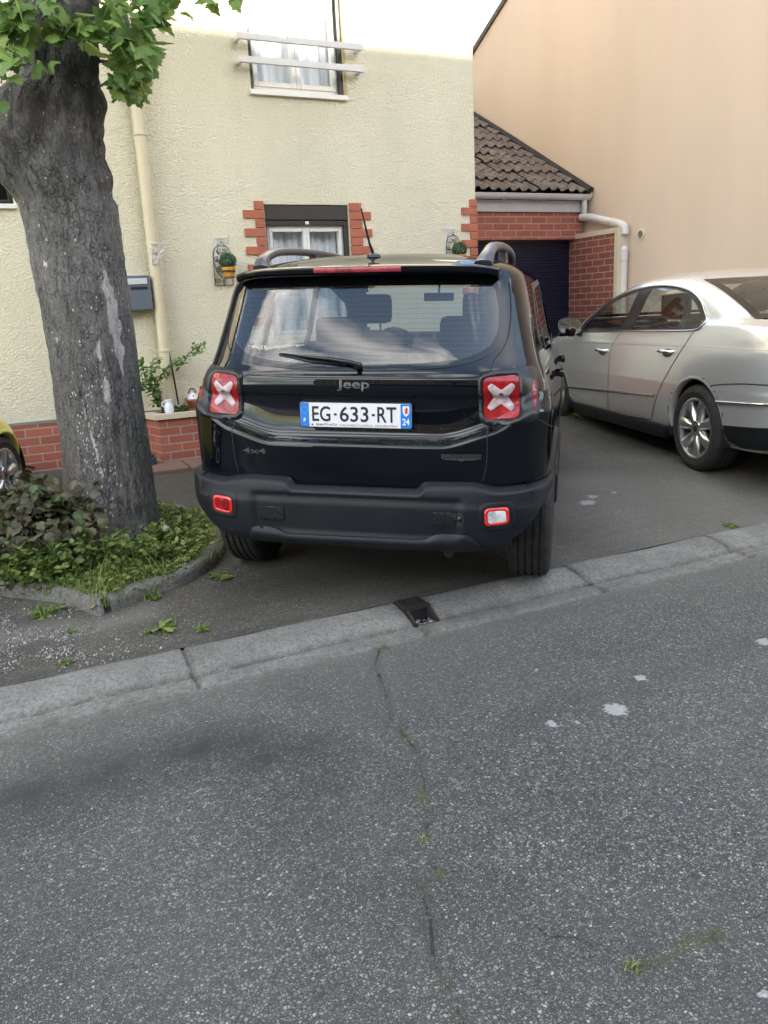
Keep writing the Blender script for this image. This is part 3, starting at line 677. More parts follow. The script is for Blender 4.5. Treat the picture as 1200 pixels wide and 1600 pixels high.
def holder(ox, oz, lab):
    e = empty('pot_holder', (ox, FY, oz), 0, lab, 'pot holder', 'wire pot holders on the cream wall')
    y = -.012; b = MB(); w_, h = .172, .36
    b.tube([(0, y, 0), (w_, y, 0)], .0035, 6); b.tube([(0, y, 0), (0.008, y, .27)], .0035, 6)
    arch = [(.008+(w_-.008)*(.5-.5*math.cos(a)), y, .27+.09*math.sin(a)) for a in [math.pi*k/16 for k in range(17)]]; b.tube(arch, .0035, 6)
    b.tube([(w_, y, 0), (w_, y, .27)], .0035, 6)
    b.tube([(w_/2+.015*math.cos(a), y, .378+.015*math.sin(a)) for a in [2*math.pi*k/12 for k in range(13)]], .003, 6)
    for s in (spiral(w_*.36, .30, .028, 0, 1.3, y), spiral(w_*.66, .30, .028, 0, 1.3, y, flip=1), spiral(.035, .23, .028, 1, 1.4, y), spiral(.035, .045, .03, 2, 1.4, y), spiral(.05, .15, .03, 4, 1.4, y)): b.tube(s, .003, 6)
    b.tube([(.01, y, .20), (.03, y, .12), (.075, y, .07), (.088, y, 0)], .0035, 6); b.tube([(.03, y, .225), (.08, y, .215), (.11, y, .17)], .0035, 6)
    fr = b.build('frame', M['wire'], e, True)
    b = MB(); cc = (.118, -.095, .115)
    b.tube([(cc[0]+.062*math.cos(a), cc[1]+.062*math.sin(a), cc[2]) for a in [2*math.pi*k/20 for k in range(21)]], .0035, 6); b.tube([(.088, y, .03), (.10, -.05, .06), (cc[0], cc[1]+.062, cc[2])], .0035, 6)
    b.build('ring', M['wire'], e, True)
    return e
def potplant(ox, oz, lab):
    e = empty('potted_plant', (ox+.118, FY-.095, oz+.055), 0, lab, 'potted plant', 'round box plants in the wall holders')
    b = MB(); b.lathe([(0, 0), (.044, 0), (.046, .004), (.055, .072), (.062, .074), (.064, .100), (.058, .102), (.054, .09), (0, .088)], 28); o = autosmooth(b.build('pot', M['pot'], e))
    b = MB(); b.lathe([(.0475, 0.001), (.0485, .003), (.0505, .018), (.0495, .019)], 28); b.lathe([(.0555, .064), (.0575, .066), (.058, .072), (.055, .073)], 28); b.build('band', M['potband'], o, True)
    b = MB(); rnd = random.Random(4)
    for k in range(900):
        v = Vector((rnd.gauss(0, 1), rnd.gauss(0, 1), rnd.gauss(0, 1))).normalized(); r = .074*rnd.uniform(.78, 1.08)
        c = Vector((0, 0, .155))+v*r; c.z = max(c.z, .095); leafquad(b, c, (v+Vector((rnd.uniform(-.6, .6),)*3)).normalized(), .011, rnd.random(), rnd)
    b.build('foliage', M['box'], e, False, True)
    b = MB(); b.tube([(0, 0, .08), (0, 0, .13)], .006, 6); b.build('stem', M['stem'], e)
    return e
def leafquad(b, c, nrm, s, tone, rnd):
    a = nrm.orthogonal().normalized(); a = (Matrix.Rotation(rnd.uniform(0, 6.28), 3, nrm) @ a); d = nrm.cross(a)
    b.add([c-a*s, c-d*s*.45+nrm*s*.1, c+a*s, c+d*s*.45+nrm*s*.1], [(0, 1, 2, 3)], tone)
holder(1.870, 1.758, 'dark wire pot holder with scrolls carrying an ochre pot, between downpipe and window')
potplant(1.870, 1.758, 'round green box plant in an ochre clay pot, left of the brick-edged window')
holder(4.345, 1.83, 'dark wire pot holder half hidden behind the right end of the black car roof')
potplant(4.345, 1.83, 'round green box plant just showing above the right roof rail of the black car')
for x, z, lab in ((1.905, 1.93, 'white scroll bracket on the wall behind the ochre flower pot'), (4.352, 2.0, 'white scroll bracket on the wall beside the brick house corner')):
    b = MB(); y = FY-.004
    b.box(x-.012, x+.018, y-.004, y+.003, z-.02, z+.255)
    for s in (spiral(x+.05, z+.20, .028, 0, 1.3, y-.02), spiral(x+.045, z+.14, .025, 1, 1.3, y-.02), spiral(x+.09, z+.235, .02, 1, 1.3, y-.02)): b.tube(s, .005, 6)
    b.tube([(x, y-.02, z+.245), (x+.12, y-.02, z+.25)], .006, 6)
    tag(b.build('scroll_bracket', M['whitepaint']), lab, 'bracket')

# ================================================================== PLANTER
pl = empty('planter', (1.8, 7.45, .22), 0, 'low red brick planter with pale coping against the cream wall, left of the car', 'planter')
def pp_(o): o.parent = pl; o.matrix_parent_inverse = Matrix.Translation((-1.8, -7.45, -.22)); return o
mb = MB(); X0, X1, Y0 = 1.165, 3.1, 7.31
mb.add([(X0, Y0, .15), (X1, Y0, .15), (X1, Y0, .60), (X0, Y0, .60), (X0-.06, FY-.02, .15), (X0-.06, FY-.02, .60), (X1, FY-.02, .15), (X1, FY-.02, .60)], [(0, 1, 2, 3), (4, 0, 3, 5), (1, 6, 7, 2)])
pp_(mb.build('brick_wall', M['brick']))
mb = MB()
def prism(mb, P, z0, z1):
    n = len(P); V = [(x, y, z0) for x, y in P]+[(x, y, z1) for x, y in P]
    mb.add(V, [tuple(range(n))[::-1], tuple(range(n, 2*n))]+[(i, (i+1) % n, n+(i+1) % n, n+i) for i in range(n)])
prism(mb, [(X0-.03, Y0-.03), (X1+.02, Y0-.03), (X1+.02, Y0+.08), (X0+.05, Y0+.08), (X0-.0, FY-.013), (X0-.10, FY-.013)], .602, .648)
o = pp_(mb.build('coping', M['coping']))
mb = MB(); prism(mb, [(X0+.045, Y0+.075), (X1, Y0+.075), (X1, FY-.014), (X0, FY-.014)], .5, .63); pp_(mb.build('soil', M['soil']))
# ---- things on the planter
def twigplant(e, stems, mat_leaf, leaf, n, seed, stem_r=.006):
    rnd = random.Random(seed); b = MB(); l = MB()
    for pts in stems:
        P = spline(pts, 6, False); k = len(P)
        b.tube(P, [stem_r*(1-.7*i/k) for i in range(k)], 6)
        for i in range(int(n*len(pts))):
            u = rnd.uniform(.15, 1); p = Vector(P[int(u*(k-1))]); off = Vector((rnd.gauss(0, .02), rnd.gauss(0, .02), rnd.gauss(-.01, .022)))
            pointed_leaf(l, p+off, leaf*rnd.uniform(.6, 1.25), rnd.random(), rnd)
    b.build('stem', M['stem'], e, True); l.build('foliage', mat_leaf, e, False, True)
def pointed_leaf(b, c, s, tone, rnd, droop=-.35, wide=.32):
    d = Vector((rnd.gauss(0, 1), rnd.gauss(0, 1), rnd.gauss(droop, .5))).normalized(); up = Vector((rnd.gauss(0, .5), rnd.gauss(0, .5), 1)).normalized()
    sd = d.cross(up).normalized(); nn = sd.cross(d)
    b.add([c, c+d*s*.3+sd*s*wide+nn*s*.05, c+d*s*.7+sd*s*wide*.75, c+d*s, c+d*s*.7-sd*s*wide*.75, c+d*s*.3-sd*s*wide+nn*s*.05, c+d*s*.5-nn*s*.06], [(0, 6, 1), (1, 6, 2), (2, 6, 3), (3, 6, 4), (4, 6, 5), (5, 6, 0)], tone)
def wy(px, py, Y): return tuple(on_y(px, py, Y))
e = empty('rose_bush', (1.22, 7.45, .6), 0, 'small leafy bush with one long branch reaching right across the downpipe', 'bush')
st = [[wy(250, 636, 7.45), wy(246, 600, 7.43), wy(262, 575, 7.4), wy(285, 560, 7.38), wy(305, 545, 7.36), wy(318, 535, 7.34)],
      [wy(248, 636, 7.45), wy(238, 610, 7.43), wy(226, 585, 7.4), wy(222, 560, 7.4)], [wy(248, 636, 7.45), wy(236, 600, 7.4), wy(218, 600, 7.38), wy(212, 622, 7.38)],
      [wy(246, 636, 7.45), wy(242, 600, 7.4), wy(236, 575, 7.36), wy(250, 562, 7.36)]]
for s in st:
    for i, p in enumerate(s): s[i] = tuple(a-b for a, b in zip(p, (1.22, 7.45, .6)))
twigplant(e, st, M['rose'], .05, 22, 3)
mb = MB(); a = wy(253, 497, 7.55); b_ = wy(279, 632, 7.42); mb.tube([a, tuple((a[i]+b_[i])/2+(.006 if i == 0 else 0) for i in range(3)), b_], .008, 8)
tag(mb.build('plant_stake', M['wire'], None, True), 'thin black stake leaning on the cream wall right of the downpipe', 'stake')
mb = MB(); jx, jy, jz = *wy(264, 636, 7.36)[:2], .649
mb.lathe([(0, 0), (.036, 0), (.043, .02), (.041, .06), (.030, .085), (.027, .10), (.033, .118), (.030, .12), (.024, .1), (0, .09)], 20, 'Z', (jx, jy, jz))
mb.tube([(jx-.03, jy, jz+.05), (jx-.06, jy, jz+.07), (jx-.055, jy, jz+.10), (jx-.028, jy, jz+.105)], .006, 8)
j = tag(autosmooth(mb.build('jug', M['jug'])), 'small white jug standing on the left end of the planter coping', 'jug')
mb = MB(); mb.tube([(jx-.045, jy+.07, jz-.02), (jx-.05, jy+.06, jz+.09), (jx-.06, jy+.05, jz+.20)], [.012, .013, .011], 8)
tag(mb.build('wooden_stick', M['wood'], None, True), 'short weathered wooden stick behind the white jug', 'stick')
bx, by, bz = *wy(304, 628, 7.44)[:2], .685
mb = MB(); mb.lathe([(0, 0), (.055, 0), (.085, .05), (.094, .052), (.094, .066), (.086, .068), (.07, .03), (0, .02)], 24, 'Z', (bx, by, bz)); mb.box(bx-.07, bx+.07, by-.06, by+.06, bz-.06, bz+.001, bev=.01)
tag(autosmooth(mb.build('bowl', M['terracotta'])), 'shallow terracotta bowl on the planter just left of the black car', 'bowl')
ex, ez = bx-.012, bz+.05
e = empty('white_ornament', (ex, by, ez), 0, 'small white kettle shaped ornament with a dark hooped handle in the terracotta bowl', 'ornament')
mb = MB(); mb.lathe([(0, 0), (.05, 0), (.052, .02), (.036, .05), (.02, .062), (.012, .07), (0, .072)], 20); autosmooth(mb.build('body', M['jug'], e))
mb = MB(); mb.tube([(.032*math.cos(a), 0, .065+.045*math.sin(a)) for a in [math.pi*k/10 for k in range(11)]], .006, 8); mb.build('handle', M['wire'], e, True)
mb = MB(); mb.lathe([(0, 0), (.008, .0), (.008, .004), (0, .005)], 10, 'Y', (0.0, -.042, .045)); mb.build('knob', M['redink'], e)
e = empty('green_plant', (1.42, 7.42, .63), 0, 'low dark green foliage in the planter around the terracotta bowl', 'plant')
b = MB(); rnd = random.Random(2)
for k in range(420): pointed_leaf(b, Vector((rnd.uniform(-.10, .32), rnd.uniform(-.05, .06), rnd.uniform(0, .07))), .035, rnd.random()*.6, rnd)
b.build('foliage', M['weed'], e, False, True)
tx, ty = wy(236, 720, 7.25)[:2]
mb = MB(); mb.box(tx-.07, tx+.045, ty-.06, ty+.06, .215, .29, bev=.02); mb.box(tx-.05, tx+.03, ty-.05, ty+.05, .285, .315, bev=.012)
tag(autosmooth(mb.build('meter_box', M['grass_blue'])), 'dark teal ground box at the left foot of the brick planter', 'box')
pv = empty('paving_edge', (1.5, 7.1, .2), 0, 'row of worn reddish paving stones at the foot of the planter', 'paving')
rnd = random.Random(8)
for k in range(7):
    x = .98+k*.34; b = MB(); z = gh(x, 7.0)+.012; b.box(x+.01, x+.33, 6.86+rnd.uniform(-.02, .02), 7.28, z-.04, z+.006+rnd.uniform(0, .008), bev=.008)
    o = b.build('paving_stone', M['paver']); o.parent = pv; o.matrix_parent_inverse = Matrix.Translation((-1.5, -7.1, -.2))

# ================================================================== GARAGE between the houses
GX = 7.13; PX = 7.3
gar = empty('garage', (6, 9, .2), 0, 'low brick garage with navy roller door and tiled lean-to roof between the two houses', 'garage')
def gp(o): o.parent = gar; o.matrix_parent_inverse = Matrix.Translation((-6, -9, -.2)); return o
mb = MB(); wall_quads(mb, 'Y', 8.97, HX1+.001, GX+.12, 2.262, 2.64, [], .1); mb.add([(HX1, 8.97, 2.262), (GX+.12, 8.97, 2.262), (GX+.12, 9.2, 2.262), (HX1, 9.2, 2.262)], [(3, 2, 1, 0)])
mb.add([(GX+.12, 8.97, 2.262), (GX+.12, 9.2, 2.262), (GX+.12, 9.2, 2.64), (GX+.12, 8.97, 2.64)], [(0, 1, 2, 3)])
gp(mb.build('lintel', M['bricklintel']))
mb = MB(); mb.add([(GX, 8.2, .1), (GX, 9.25, .1), (GX, 9.25, 2.262), (GX, 8.2, 2.262)], [(0, 3, 2, 1)]); gp(mb.build('side_wall', M['brickwall']))
mb = MB(); mb.add([(GX+.001, 8.14, .1), (PX, 8.14, .1), (PX, 8.14, 2.30), (GX+.001, 8.14, 2.30), (GX+.001, 8.2, .1), (GX+.001, 8.2, 2.30)], [(0, 1, 2, 3), (0, 3, 5, 4)]); mb.box(GX-.004, PX-.001, 8.141, 8.97, 2.264, 2.325); gp(mb.build('wall_end', M['coping']))
mb = MB(); nx = 0
zz = 2.262
for k in range(56):
    z1 = zz-k*.038; z0 = z1-.038
    if z0 < .15: break
    mb.add([(HX1, 9.10, z0+.004), (GX, 9.10, z0+.004), (GX, 9.094, z0+.012), (HX1, 9.094, z0+.012), (HX1, 9.092, z0+.03), (GX, 9.092, z0+.03), (GX, 9.10, z1), (HX1, 9.10, z1)], [(0, 1, 2, 3), (3, 2, 5, 4), (4, 5, 6, 7)]); mb.add([(HX1, 9.1, z0), (GX, 9.1, z0), (GX, 9.1, z0+.004), (HX1, 9.1, z0+.004)], [(0, 1, 2, 3)])
gp(mb.build('roller_door', M['navy']))
mb = MB(); mb.box(HX1+.001, GX+.10, 8.94, 8.968, 2.60, 2.74); gp(mb.build('fascia', M['fascia']))
# gutter: half round
mb = MB(); gx0, gx1 = HX1+.002, PX-.03; gy, gz, gr = 8.875, 2.80, .062
for k in range(12):
    a0 = math.pi+math.pi*k/12; a1 = math.pi+math.pi*(k+1)/12
    for rr, fl in ((gr, 0), (gr-.004, 1)):
        f = [(gx0, gy+rr*math.cos(a0), gz+rr*math.sin(a0)), (gx1, gy+rr*math.cos(a0), gz+rr*math.sin(a0)), (gx1, gy+rr*math.cos(a1), gz+rr*math.sin(a1)), (gx0, gy+rr*math.cos(a1), gz+rr*math.sin(a1))]
        mb.add(f, [(0, 1, 2, 3) if fl else (3, 2, 1, 0)])
mb.tube([(gx0, gy-gr, gz), (gx1, gy-gr, gz)], .006, 8); mb.tube([(gx0, gy+gr, gz), (gx1, gy+gr, gz)], .004, 8)
mb.lathe([(0, 0), (gr, 0), (gr, .004), (0, .004)], 24, 'X', (gx1, gy, gz))
g = gp(mb.build('gutter', M['gutter']))
for x in (5.35, 5.95, 6.55):
    b = MB(); b.tube([(x, gy+(gr+.004)*math.cos(a), gz+(gr+.004)*math.sin(a)) for a in [math.pi+math.pi*k/10 for k in range(11)]], .007, 6); b.build('gutter_bracket', M['gutter'], g, True)
# rain pipe: gutter outlet, horizontal run on the peach wall, elbow
mb = MB(); rx = PX-.075
mb.tube([(rx-.02, gy+.01, gz-.05), (rx-.02, gy+.01, 2.60), (rx, gy+.05, 2.52)], .036, 16); gp(autosmooth(mb.build('gutter_outlet', M['pipewhite'])))
mb = MB(); mb.tube([(rx-.04, 8.93, 2.535), (rx, 8.80, 2.52), (rx, 8.25, 2.385), (rx, 8.16, 2.355), (rx, 8.12, 2.32), (rx, 8.115, 2.24)], .047, 18); hz = gp(autosmooth(mb.build('rain_pipe', M['pipewhite'])))
mb = MB(); mb.tube([(rx, 8.34, 2.407), (rx, 8.30, 2.397)], .054, 18); mb.build('pipe_clip', M['pipewhite'], hz, True)
mb = MB(); mb.tube([(rx, 8.125, .2), (rx, 8.125, 2.02)], .043, 18); mb.tube([(rx, 8.125, 1.93), (rx, 8.125, 2.06)], .050, 18); mb.tube([(rx, 8.125, 2.06), (rx, 8.125, 2.10)], [.05, .03], 18)
o = tag(autosmooth(mb.build('downpipe', M['pipewhite'])), 'white plastic downpipe at the foot of the peach wall beside the brick wall', 'pipe')
# roof tiles
def tiles():
    y0, z0, y1, z1 = 8.84, 2.825, 12.6, 2.825+3.76*.54; nrow = 13; mbt = MB(); pitch = .150; xs0 = HX1-.02; xs1 = PX-.035
    sl = math.hypot(y1-y0, z1-z0)/nrow; dy, dz = (y1-y0)/nrow, (z1-z0)/nrow; ny_, nz_ = -(z1-z0), (y1-y0); q = math.hypot(ny_, nz_); ny_, nz_ = ny_/q, nz_/q
    rnd = random.Random(5); nseg = 12
    for r in range(nrow):
        x = xs0+((r % 2)*.0)-.075; cidx = 0
        while x < xs1:
            a, b = max(x, xs0), min(x+.30, xs1)
            if b-a > .02:
                dx = rnd.uniform(-.006, .006); lift = rnd.uniform(-.004, .010); tw = rnd.uniform(-.012, .012); nn = max(3, int(nseg*2*(b-a)/.30)); V = []
                for t_, ext in ((0., 0), (1., 1.12)):
                    for layer in (0, 1):
                        for i in range(nn+1):
                            xx = a+(b-a)*i/nn; ph = (xx-x)/.15*2*math.pi
                            h = .027*(max(0, math.cos(ph))**.8 if math.cos(ph) > 0 else -.35*abs(math.cos(ph))) + lift + (.030 if t_ == 0 else .0)-layer*.014+tw*(xx-x)/.3
                            V.append((xx, y0+dy*(r+ext*t_)+ny_*h-(.012*dx*50 if t_ == 0 else 0)*.3, z0+dz*(r+ext*t_)+nz_*h))
                k = nn+1; F = [(i, i+1, 2*k+i+1, 2*k+i) for i in range(nn)]+[(k+i, k+i+1, i+1, i) for i in range(nn)]
                mbt.add(V, F)
            x += .30
    o = gp(mbt.build('tiled_roof', M['tile'], None, False)); autosmooth(o, 50)
    b = MB(); b.add([(xs0, y0-.0, z0-.03), (xs1, y0, z0-.03), (xs1, y1, z1-.03), (xs0, y1, z1-.03)], [(0, 1, 2, 3)]); b.build('roof_underlay', M['dark'], o)
    b = MB(); b.tube([(PX-.04, y0-.02, z0+.03), (PX-.04, (y0+y1)/2, (z0+z1)/2+.045), (PX-.04, y1, z1+.03)], .045, 8); b.build('verge', M['castiron'], o)
    rnd = random.Random(3); b = MB()
    for cx, cy in ((5.75, 10.15), (6.35, 9.75)):
        for k in range(120):
            x = cx+rnd.gauss(0, .05); yy = cy+rnd.gauss(0, .05); z = z0+(yy-y0)*.54+.04+abs(rnd.gauss(0, .02)); leafquad(b, Vector((x, yy, z)), Vector((rnd.gauss(0, .5), -.4, 1)).normalized(), .014, rnd.uniform(.5, 1), rnd)
    tag(b.build('moss', M['drygrass'], o, False, True), kind='stuff')
tiles()
mb = MB(); mb.add([(HX1+.01, 9.3, 2.6), (PX, 9.3, 2.6), (PX, 12.6, 4.8), (HX1+.01, 12.6, 4.8)], [(0, 1, 2, 3)]); mb.add([(HX1, 12.6, .1), (PX, 12.6, .1), (PX, 12.6, 4.85), (HX1, 12.6, 4.85)], [(0, 1, 2, 3)]); gp(mb.build('back_wall', M['dark']))

# ================================================================== PEACH HOUSE
pe = empty('house', (7.3, 9, .2), 0, 'peach rendered house with a blank gable wall above the silver car', 'house')
def pq(o): o.parent = pe; o.matrix_parent_inverse = Matrix.Translation((-7.3, -9, -.2)); return o
yr = 7.3; zr = 5.234+(11.768-yr)*.472; yb = 13.4; zb_ = 5.234+(11.768-yb)*.472; yf = 2*yr-yb
mb = MB(); P = [(yf, .05), (yb, .05), (yb, zb_), (yr, zr), (yf, zb_)]
V = [(PX, a, b) for a, b in P]+[(PX+9, a, b) for a, b in P]; mb.add(V, [(4, 3, 2, 1, 0), (5, 6, 7, 8, 9), (0, 1, 6, 5), (1, 2, 7, 6), (4, 0, 5, 9)]); pq(mb.build('wall', M['peach']))
mb = MB()
def slab(a, b, th, x0, x1):
    (ya, za), (yb2, zb2) = a, b; mb.add([(x0, ya, za), (x0, yb2, zb2), (x0, yb2, zb2+th), (x0, ya, za+th), (x1, ya, za), (x1, yb2, zb2), (x1, yb2, zb2+th), (x1, ya, za+th)], [(0, 1, 2, 3), (7, 6, 5, 4), (3, 2, 6, 7), (0, 4, 5, 1), (0, 3, 7, 4), (1, 5, 6, 2)])
slab((yr, zr+.01), (yb+.3, zb_-.13), .07, PX-.03, PX+9.1); slab((yf-.3, zb_-.13), (yr, zr+.01), .07, PX-.03, PX+9.1); pq(mb.build('roof', M['tile']))
mb = MB(); mb.lathe([(0, -.006), (.042, -.006), (.045, -.02), (.064, -.016), (.066, 0)], 28, 'X', (PX, 7.913, 2.216)); vv = pq(autosmooth(mb.build('wall_vent', M['coping'])))
mb = MB()
for k in range(5): mb.box(PX-.016, PX-.008, 7.913-.04, 7.913+.04, 2.216-.034+k*.016, 2.216-.028+k*.016)
mb.lathe([(0, -.0065), (.042, -.0065)], 20, 'X', (PX, 7.913, 2.216)); mb.build('vent_grille', M['concrete'], vv)

# ================================================================== TREE
tree = empty('maple_tree', (.44, 5.0, .08), 0, 'thick grey-barked maple with scarred leaning trunk and green leaves at the left', 'tree')
ROWS = [(905, 92, 266), (880, 97, 260), (847, 103, 252), (813, 104, 248), (777, 102, 242), (713, 98, 234), (663, 92, 228), (580, 80, 219), (497, 67, 207), (413, 50, 193), (383, 46, 188), (327, 32, 180), (300, 14, 174), (275, -8, 170), (250, -22, 163), (200, -28, 161), (165, -20, 161), (140, 4, 157), (118, 22, 151), (60, 22, 150), (0, 20, 152), (-150, 10, 150)]
TZ = []; 
for py, l, r in ROWS:
    a = on_y(l, py, 5.0); b = on_y(r, py, 5.0); TZ.append(((a.z+b.z)/2, (a.x+b.x)/2, (b.x-a.x)/2))
TZ.append((5.2, .50, .17))
def trunk_at(z):
    zs = [q[0] for q in TZ]; return pchip(zs, [q[1] for q in TZ], z), pchip(zs, [q[2] for q in TZ], z)
NA = 150; zl = list(np.arange(.03, 3.4, .0145))+list(np.arange(3.45, 5.2, .08)); V = []; SCR = []; SPK = []; DK = []
scars = [([(163, 425), (170, 455), (178, 500), (186, 545), (192, 585)], [5, 11, 15, 12, 4]), ([(153, 533), (157, 560)], [5, 6]), ([(165, 592), (168, 612), (170, 628)], [6, 13, 7]), ([(72, 411), (74, 416)], [5, 4]), ([(88, 528), (89, 533)], [4, 4]), ([(132, 640), (160, 745), (190, 760)], [2, 3, 2])]
for z in zl:
    cx, rr = trunk_at(z)
    flare = 1+.10*math.exp(-(z-.05)/.12)
    for k in range(NA):
        a = 2*math.pi*k/NA; ca, sa = math.cos(a), math.sin(a)
        p = Vector((ca*1.3, sa*1.3, z*.9))
        d = .016*noise.noise(p*1.5)+.010*noise.noise(Vector((ca*7, sa*7, z*2.2)))+.006*noise.noise(Vector((ca*20, sa*20, z*5)))+.006*noise.noise(Vector((ca*40, sa*40, z*16)))-.008*max(0, noise.noise(Vector((ca*16, sa*16, z*3.2+5)))-.15)*3
        if z > 1.9: d += .035*smooth01((z-1.9)/.3)*noise.noise(Vector((ca*3.5, sa*3.5, z*5)))+.014*smooth01((z-1.9)/.3)*noise.noise(Vector((ca*9, sa*9, z*13)))
        ex = flare+(.10*max(0, math.cos(3*a+.6))*math.exp(-z/.16))
        x, y = cx+(rr*ex+d)*ca, 5.0+(min(rr, .30)*ex+d)*sa
        V.append((x, y, z)); s = 0; sp_ = 0
        if sa < .3 and z < 3:
            u, v_ = pix((x, y, z)); wob = noise.noise(Vector((u*.13, v_*.05, 0)))*5
            for pl_, ws in scars:
                for i in range(len(pl_)-1):
                    (x0, y0), (x1, y1) = pl_[i], pl_[i+1]
                    if y0-6 <= v_ <= y1+6:
                        t_ = max(0, min(1, (v_-y0)/(y1-y0))); wx = x0+(x1-x0)*t_; ww = ws[i]+(ws[i+1]-ws[i])*t_; e2 = max(0, (y0-v_), (v_-y1))
                        s = max(s, smooth01(1.1-abs(u-wx+wob)/ww-e2/6))
            d0 = math.hypot((u-(140+(v_-640)*.10))/38, (v_-690)/170); sp_ = max(0, 1-d0)
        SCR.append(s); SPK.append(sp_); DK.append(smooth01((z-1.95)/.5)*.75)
F = [(j*NA+k, j*NA+(k+1) % NA, (j+1)*NA+(k+1) % NA, (j+1)*NA+k) for j in range(len(zl)-1) for k in range(NA)]
def bark():
    t = NT('maple_bark'); c = t.coord(scale=(1, 1, .6)); c1 = t.coord()
    a = t.noise(c, 75, 9, .80, .15); b = t.noise(c1, 5, 7, .65); f = t.noise(t.coord(scale=(1, 1, .16)), 55, 5, .6, .3)
    col = t.ramp(a, [(.3, (.07, .064, .058)), (.44, (.16, .15, .138)), (.56, (.26, .246, .23)), (.72, (.42, .405, .385))])
    col = t.mix(t.ramp(b, [(.4, 0), (.75, .6)]), col, (.085, .07, .055))
    col = t.mix(t.ramp(t.noise(c1, 9, 6, .7), [(.60, 0), (.72, .5)]), col, (.12, .11, .045))
    col = t.mix(t.ramp(t.noise(c1, 22, 7, .75), [(.56, 0), (.70, .55)]), col, (.30, .30, .28))
    vc = t.n('TexVoronoi'); vc.feature = 'DISTANCE_TO_EDGE'; vc.inputs['Scale'].default_value = 30; wv_ = t.n('VectorMath'); wv_.operation = 'ADD'; wn_ = t.n('TexNoise'); wn_.inputs['Scale'].default_value = 22; t.l(c1, wn_.inputs['Vector']); ws_ = t.n('VectorMath'); ws_.operation = 'SCALE'; ws_.inputs['Scale'].default_value = .05; t.l(wn_.outputs['Color'], ws_.inputs[0]); t.l(t.coord(scale=(1, 1, .33)), wv_.inputs[0]); t.l(ws_.outputs[0], wv_.inputs[1]); t.l(wv_.outputs[0], vc.inputs['Vector'])
    fis = t.math('MULTIPLY', t.ramp(vc.outputs['Distance'], [(.0, 1), (.09, 0)]), t.ramp(t.noise(c1, 7, 4, .6), [(.40, 0), (.60, 1)])); col = t.mix(t.math('MULTIPLY', fis, .5), col, (.03, .026, .023))
    v = t.n('TexVoronoi'); v.inputs['Scale'].default_value = 85; t.l(t.coord(scale=(1, 1, .5)), v.inputs['Vector']); sc = t.n('SeparateColor'); t.l(v.outputs['Color'], sc.inputs[0])
    dots = t.math('MULTIPLY', t.ramp(v.outputs['Distance'], [(.22, 1), (.40, 0)]), 1.0)
    thr = t.math('SUBTRACT', 1.0, t.math('ADD', t.math('MULTIPLY', t.attr('speck'), .70), .018)); sel = t.math('GREATER_THAN', sc.outputs[0], thr)
    col = t.mix(t.math('MULTIPLY', dots, sel), col, (.75, .74, .72))
    wood = t.mix(f, (.46, .39, .38), (.80, .74, .72))
    col = t.mix(t.ramp(t.math('ADD', t.attr('scar'), t.math('MULTIPLY', t.math('SUBTRACT', a, .5), 1.9)), [(.40, 0), (.56, .92)]), col, wood)
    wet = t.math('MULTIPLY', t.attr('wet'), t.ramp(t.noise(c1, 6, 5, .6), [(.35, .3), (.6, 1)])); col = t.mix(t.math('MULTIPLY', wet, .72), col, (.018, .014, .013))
    h = t.math('SUBTRACT', t.math('ADD', a, t.math('MULTIPLY', t.noise(c1, 16, 6, .7), .8)), t.math('MULTIPLY', fis, .7)); t.set(base=col, rough=.9, normal=t.bump(h, 1.0, .018)); return t.m
M['bark'] = bark()
def tp(o, e=tree): o.parent = e; o.matrix_parent_inverse = Matrix.Translation(-e.location); return o
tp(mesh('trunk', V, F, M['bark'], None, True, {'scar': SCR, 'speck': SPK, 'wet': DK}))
mb = MB(); rnd = random.Random(12); tips = []
def limb(p, d, r, n, depth):
    pts = [p]; rad = [r]
    for i in range(n):
        d = (d+Vector((rnd.gauss(0, .18), rnd.gauss(0, .18), rnd.gauss(.03, .12)))).normalized(); p = p+d*.34; pts.append(p); rad.append(r*(1-.75*(i+1)/n))
        if depth < 2 and i > 0 and rnd.random() < .8: limb(p, (d+Vector((rnd.gauss(0, .7), rnd.gauss(0, .7), rnd.gauss(.1, .4)))).normalized(), rad[-1]*.6, max(3, n-2), depth+1)
        if depth >= 1 or i > 2: tips.append(p.copy())
    mb.tube(pts, rad, 8)
for k in range(9):
    a = k*2.4; limb(Vector((.47+.1*math.cos(a), 5+.1*math.sin(a), 4.0+k*.13)), Vector((math.cos(a), math.sin(a), .75)).normalized(), .075, 7, 0)
tp(mb.build('branch', M['bark'], None, True))
ML = [(0, .02), (.10, .02), (.26, -.02), (.30, .12), (.47, .18), (.42, .33), (.53, .50), (.38, .52), (.30, .64), (.21, .62), (.20, .80), (.10, .86), (0, 1.0)]
ML = [(x, y) for x, y in ML]+[(-x, y) for x, y in ML[-2:0:-1]]
def maple_leaf(b, c, s, tone, rnd, face=None):
    nrm = face or Vector((rnd.gauss(0, .6), rnd.gauss(-.45, .5), rnd.gauss(.65, .4))).normalized()
    d = Vector((rnd.gauss(0, .55), rnd.gauss(-.2, .4), -1 if rnd.random() < .75 else .2)); d = (d-nrm*d.dot(nrm)).normalized(); sd = nrm.cross(d)
    fold = rnd.uniform(.05, .28); curl = rnd.uniform(-.05, .22)
    V = [c+(sd*x+d*y)*s - nrm*s*(abs(x)*fold+y*y*curl) for x, y in ML]; V.append(c+d*.45*s+nrm*s*.02); k = len(ML)
    b.add(V, [(i, (i+1) % k, k) for i in range(k)], tone)
lb = MB(); tw = MB(); rnd = random.Random(31)
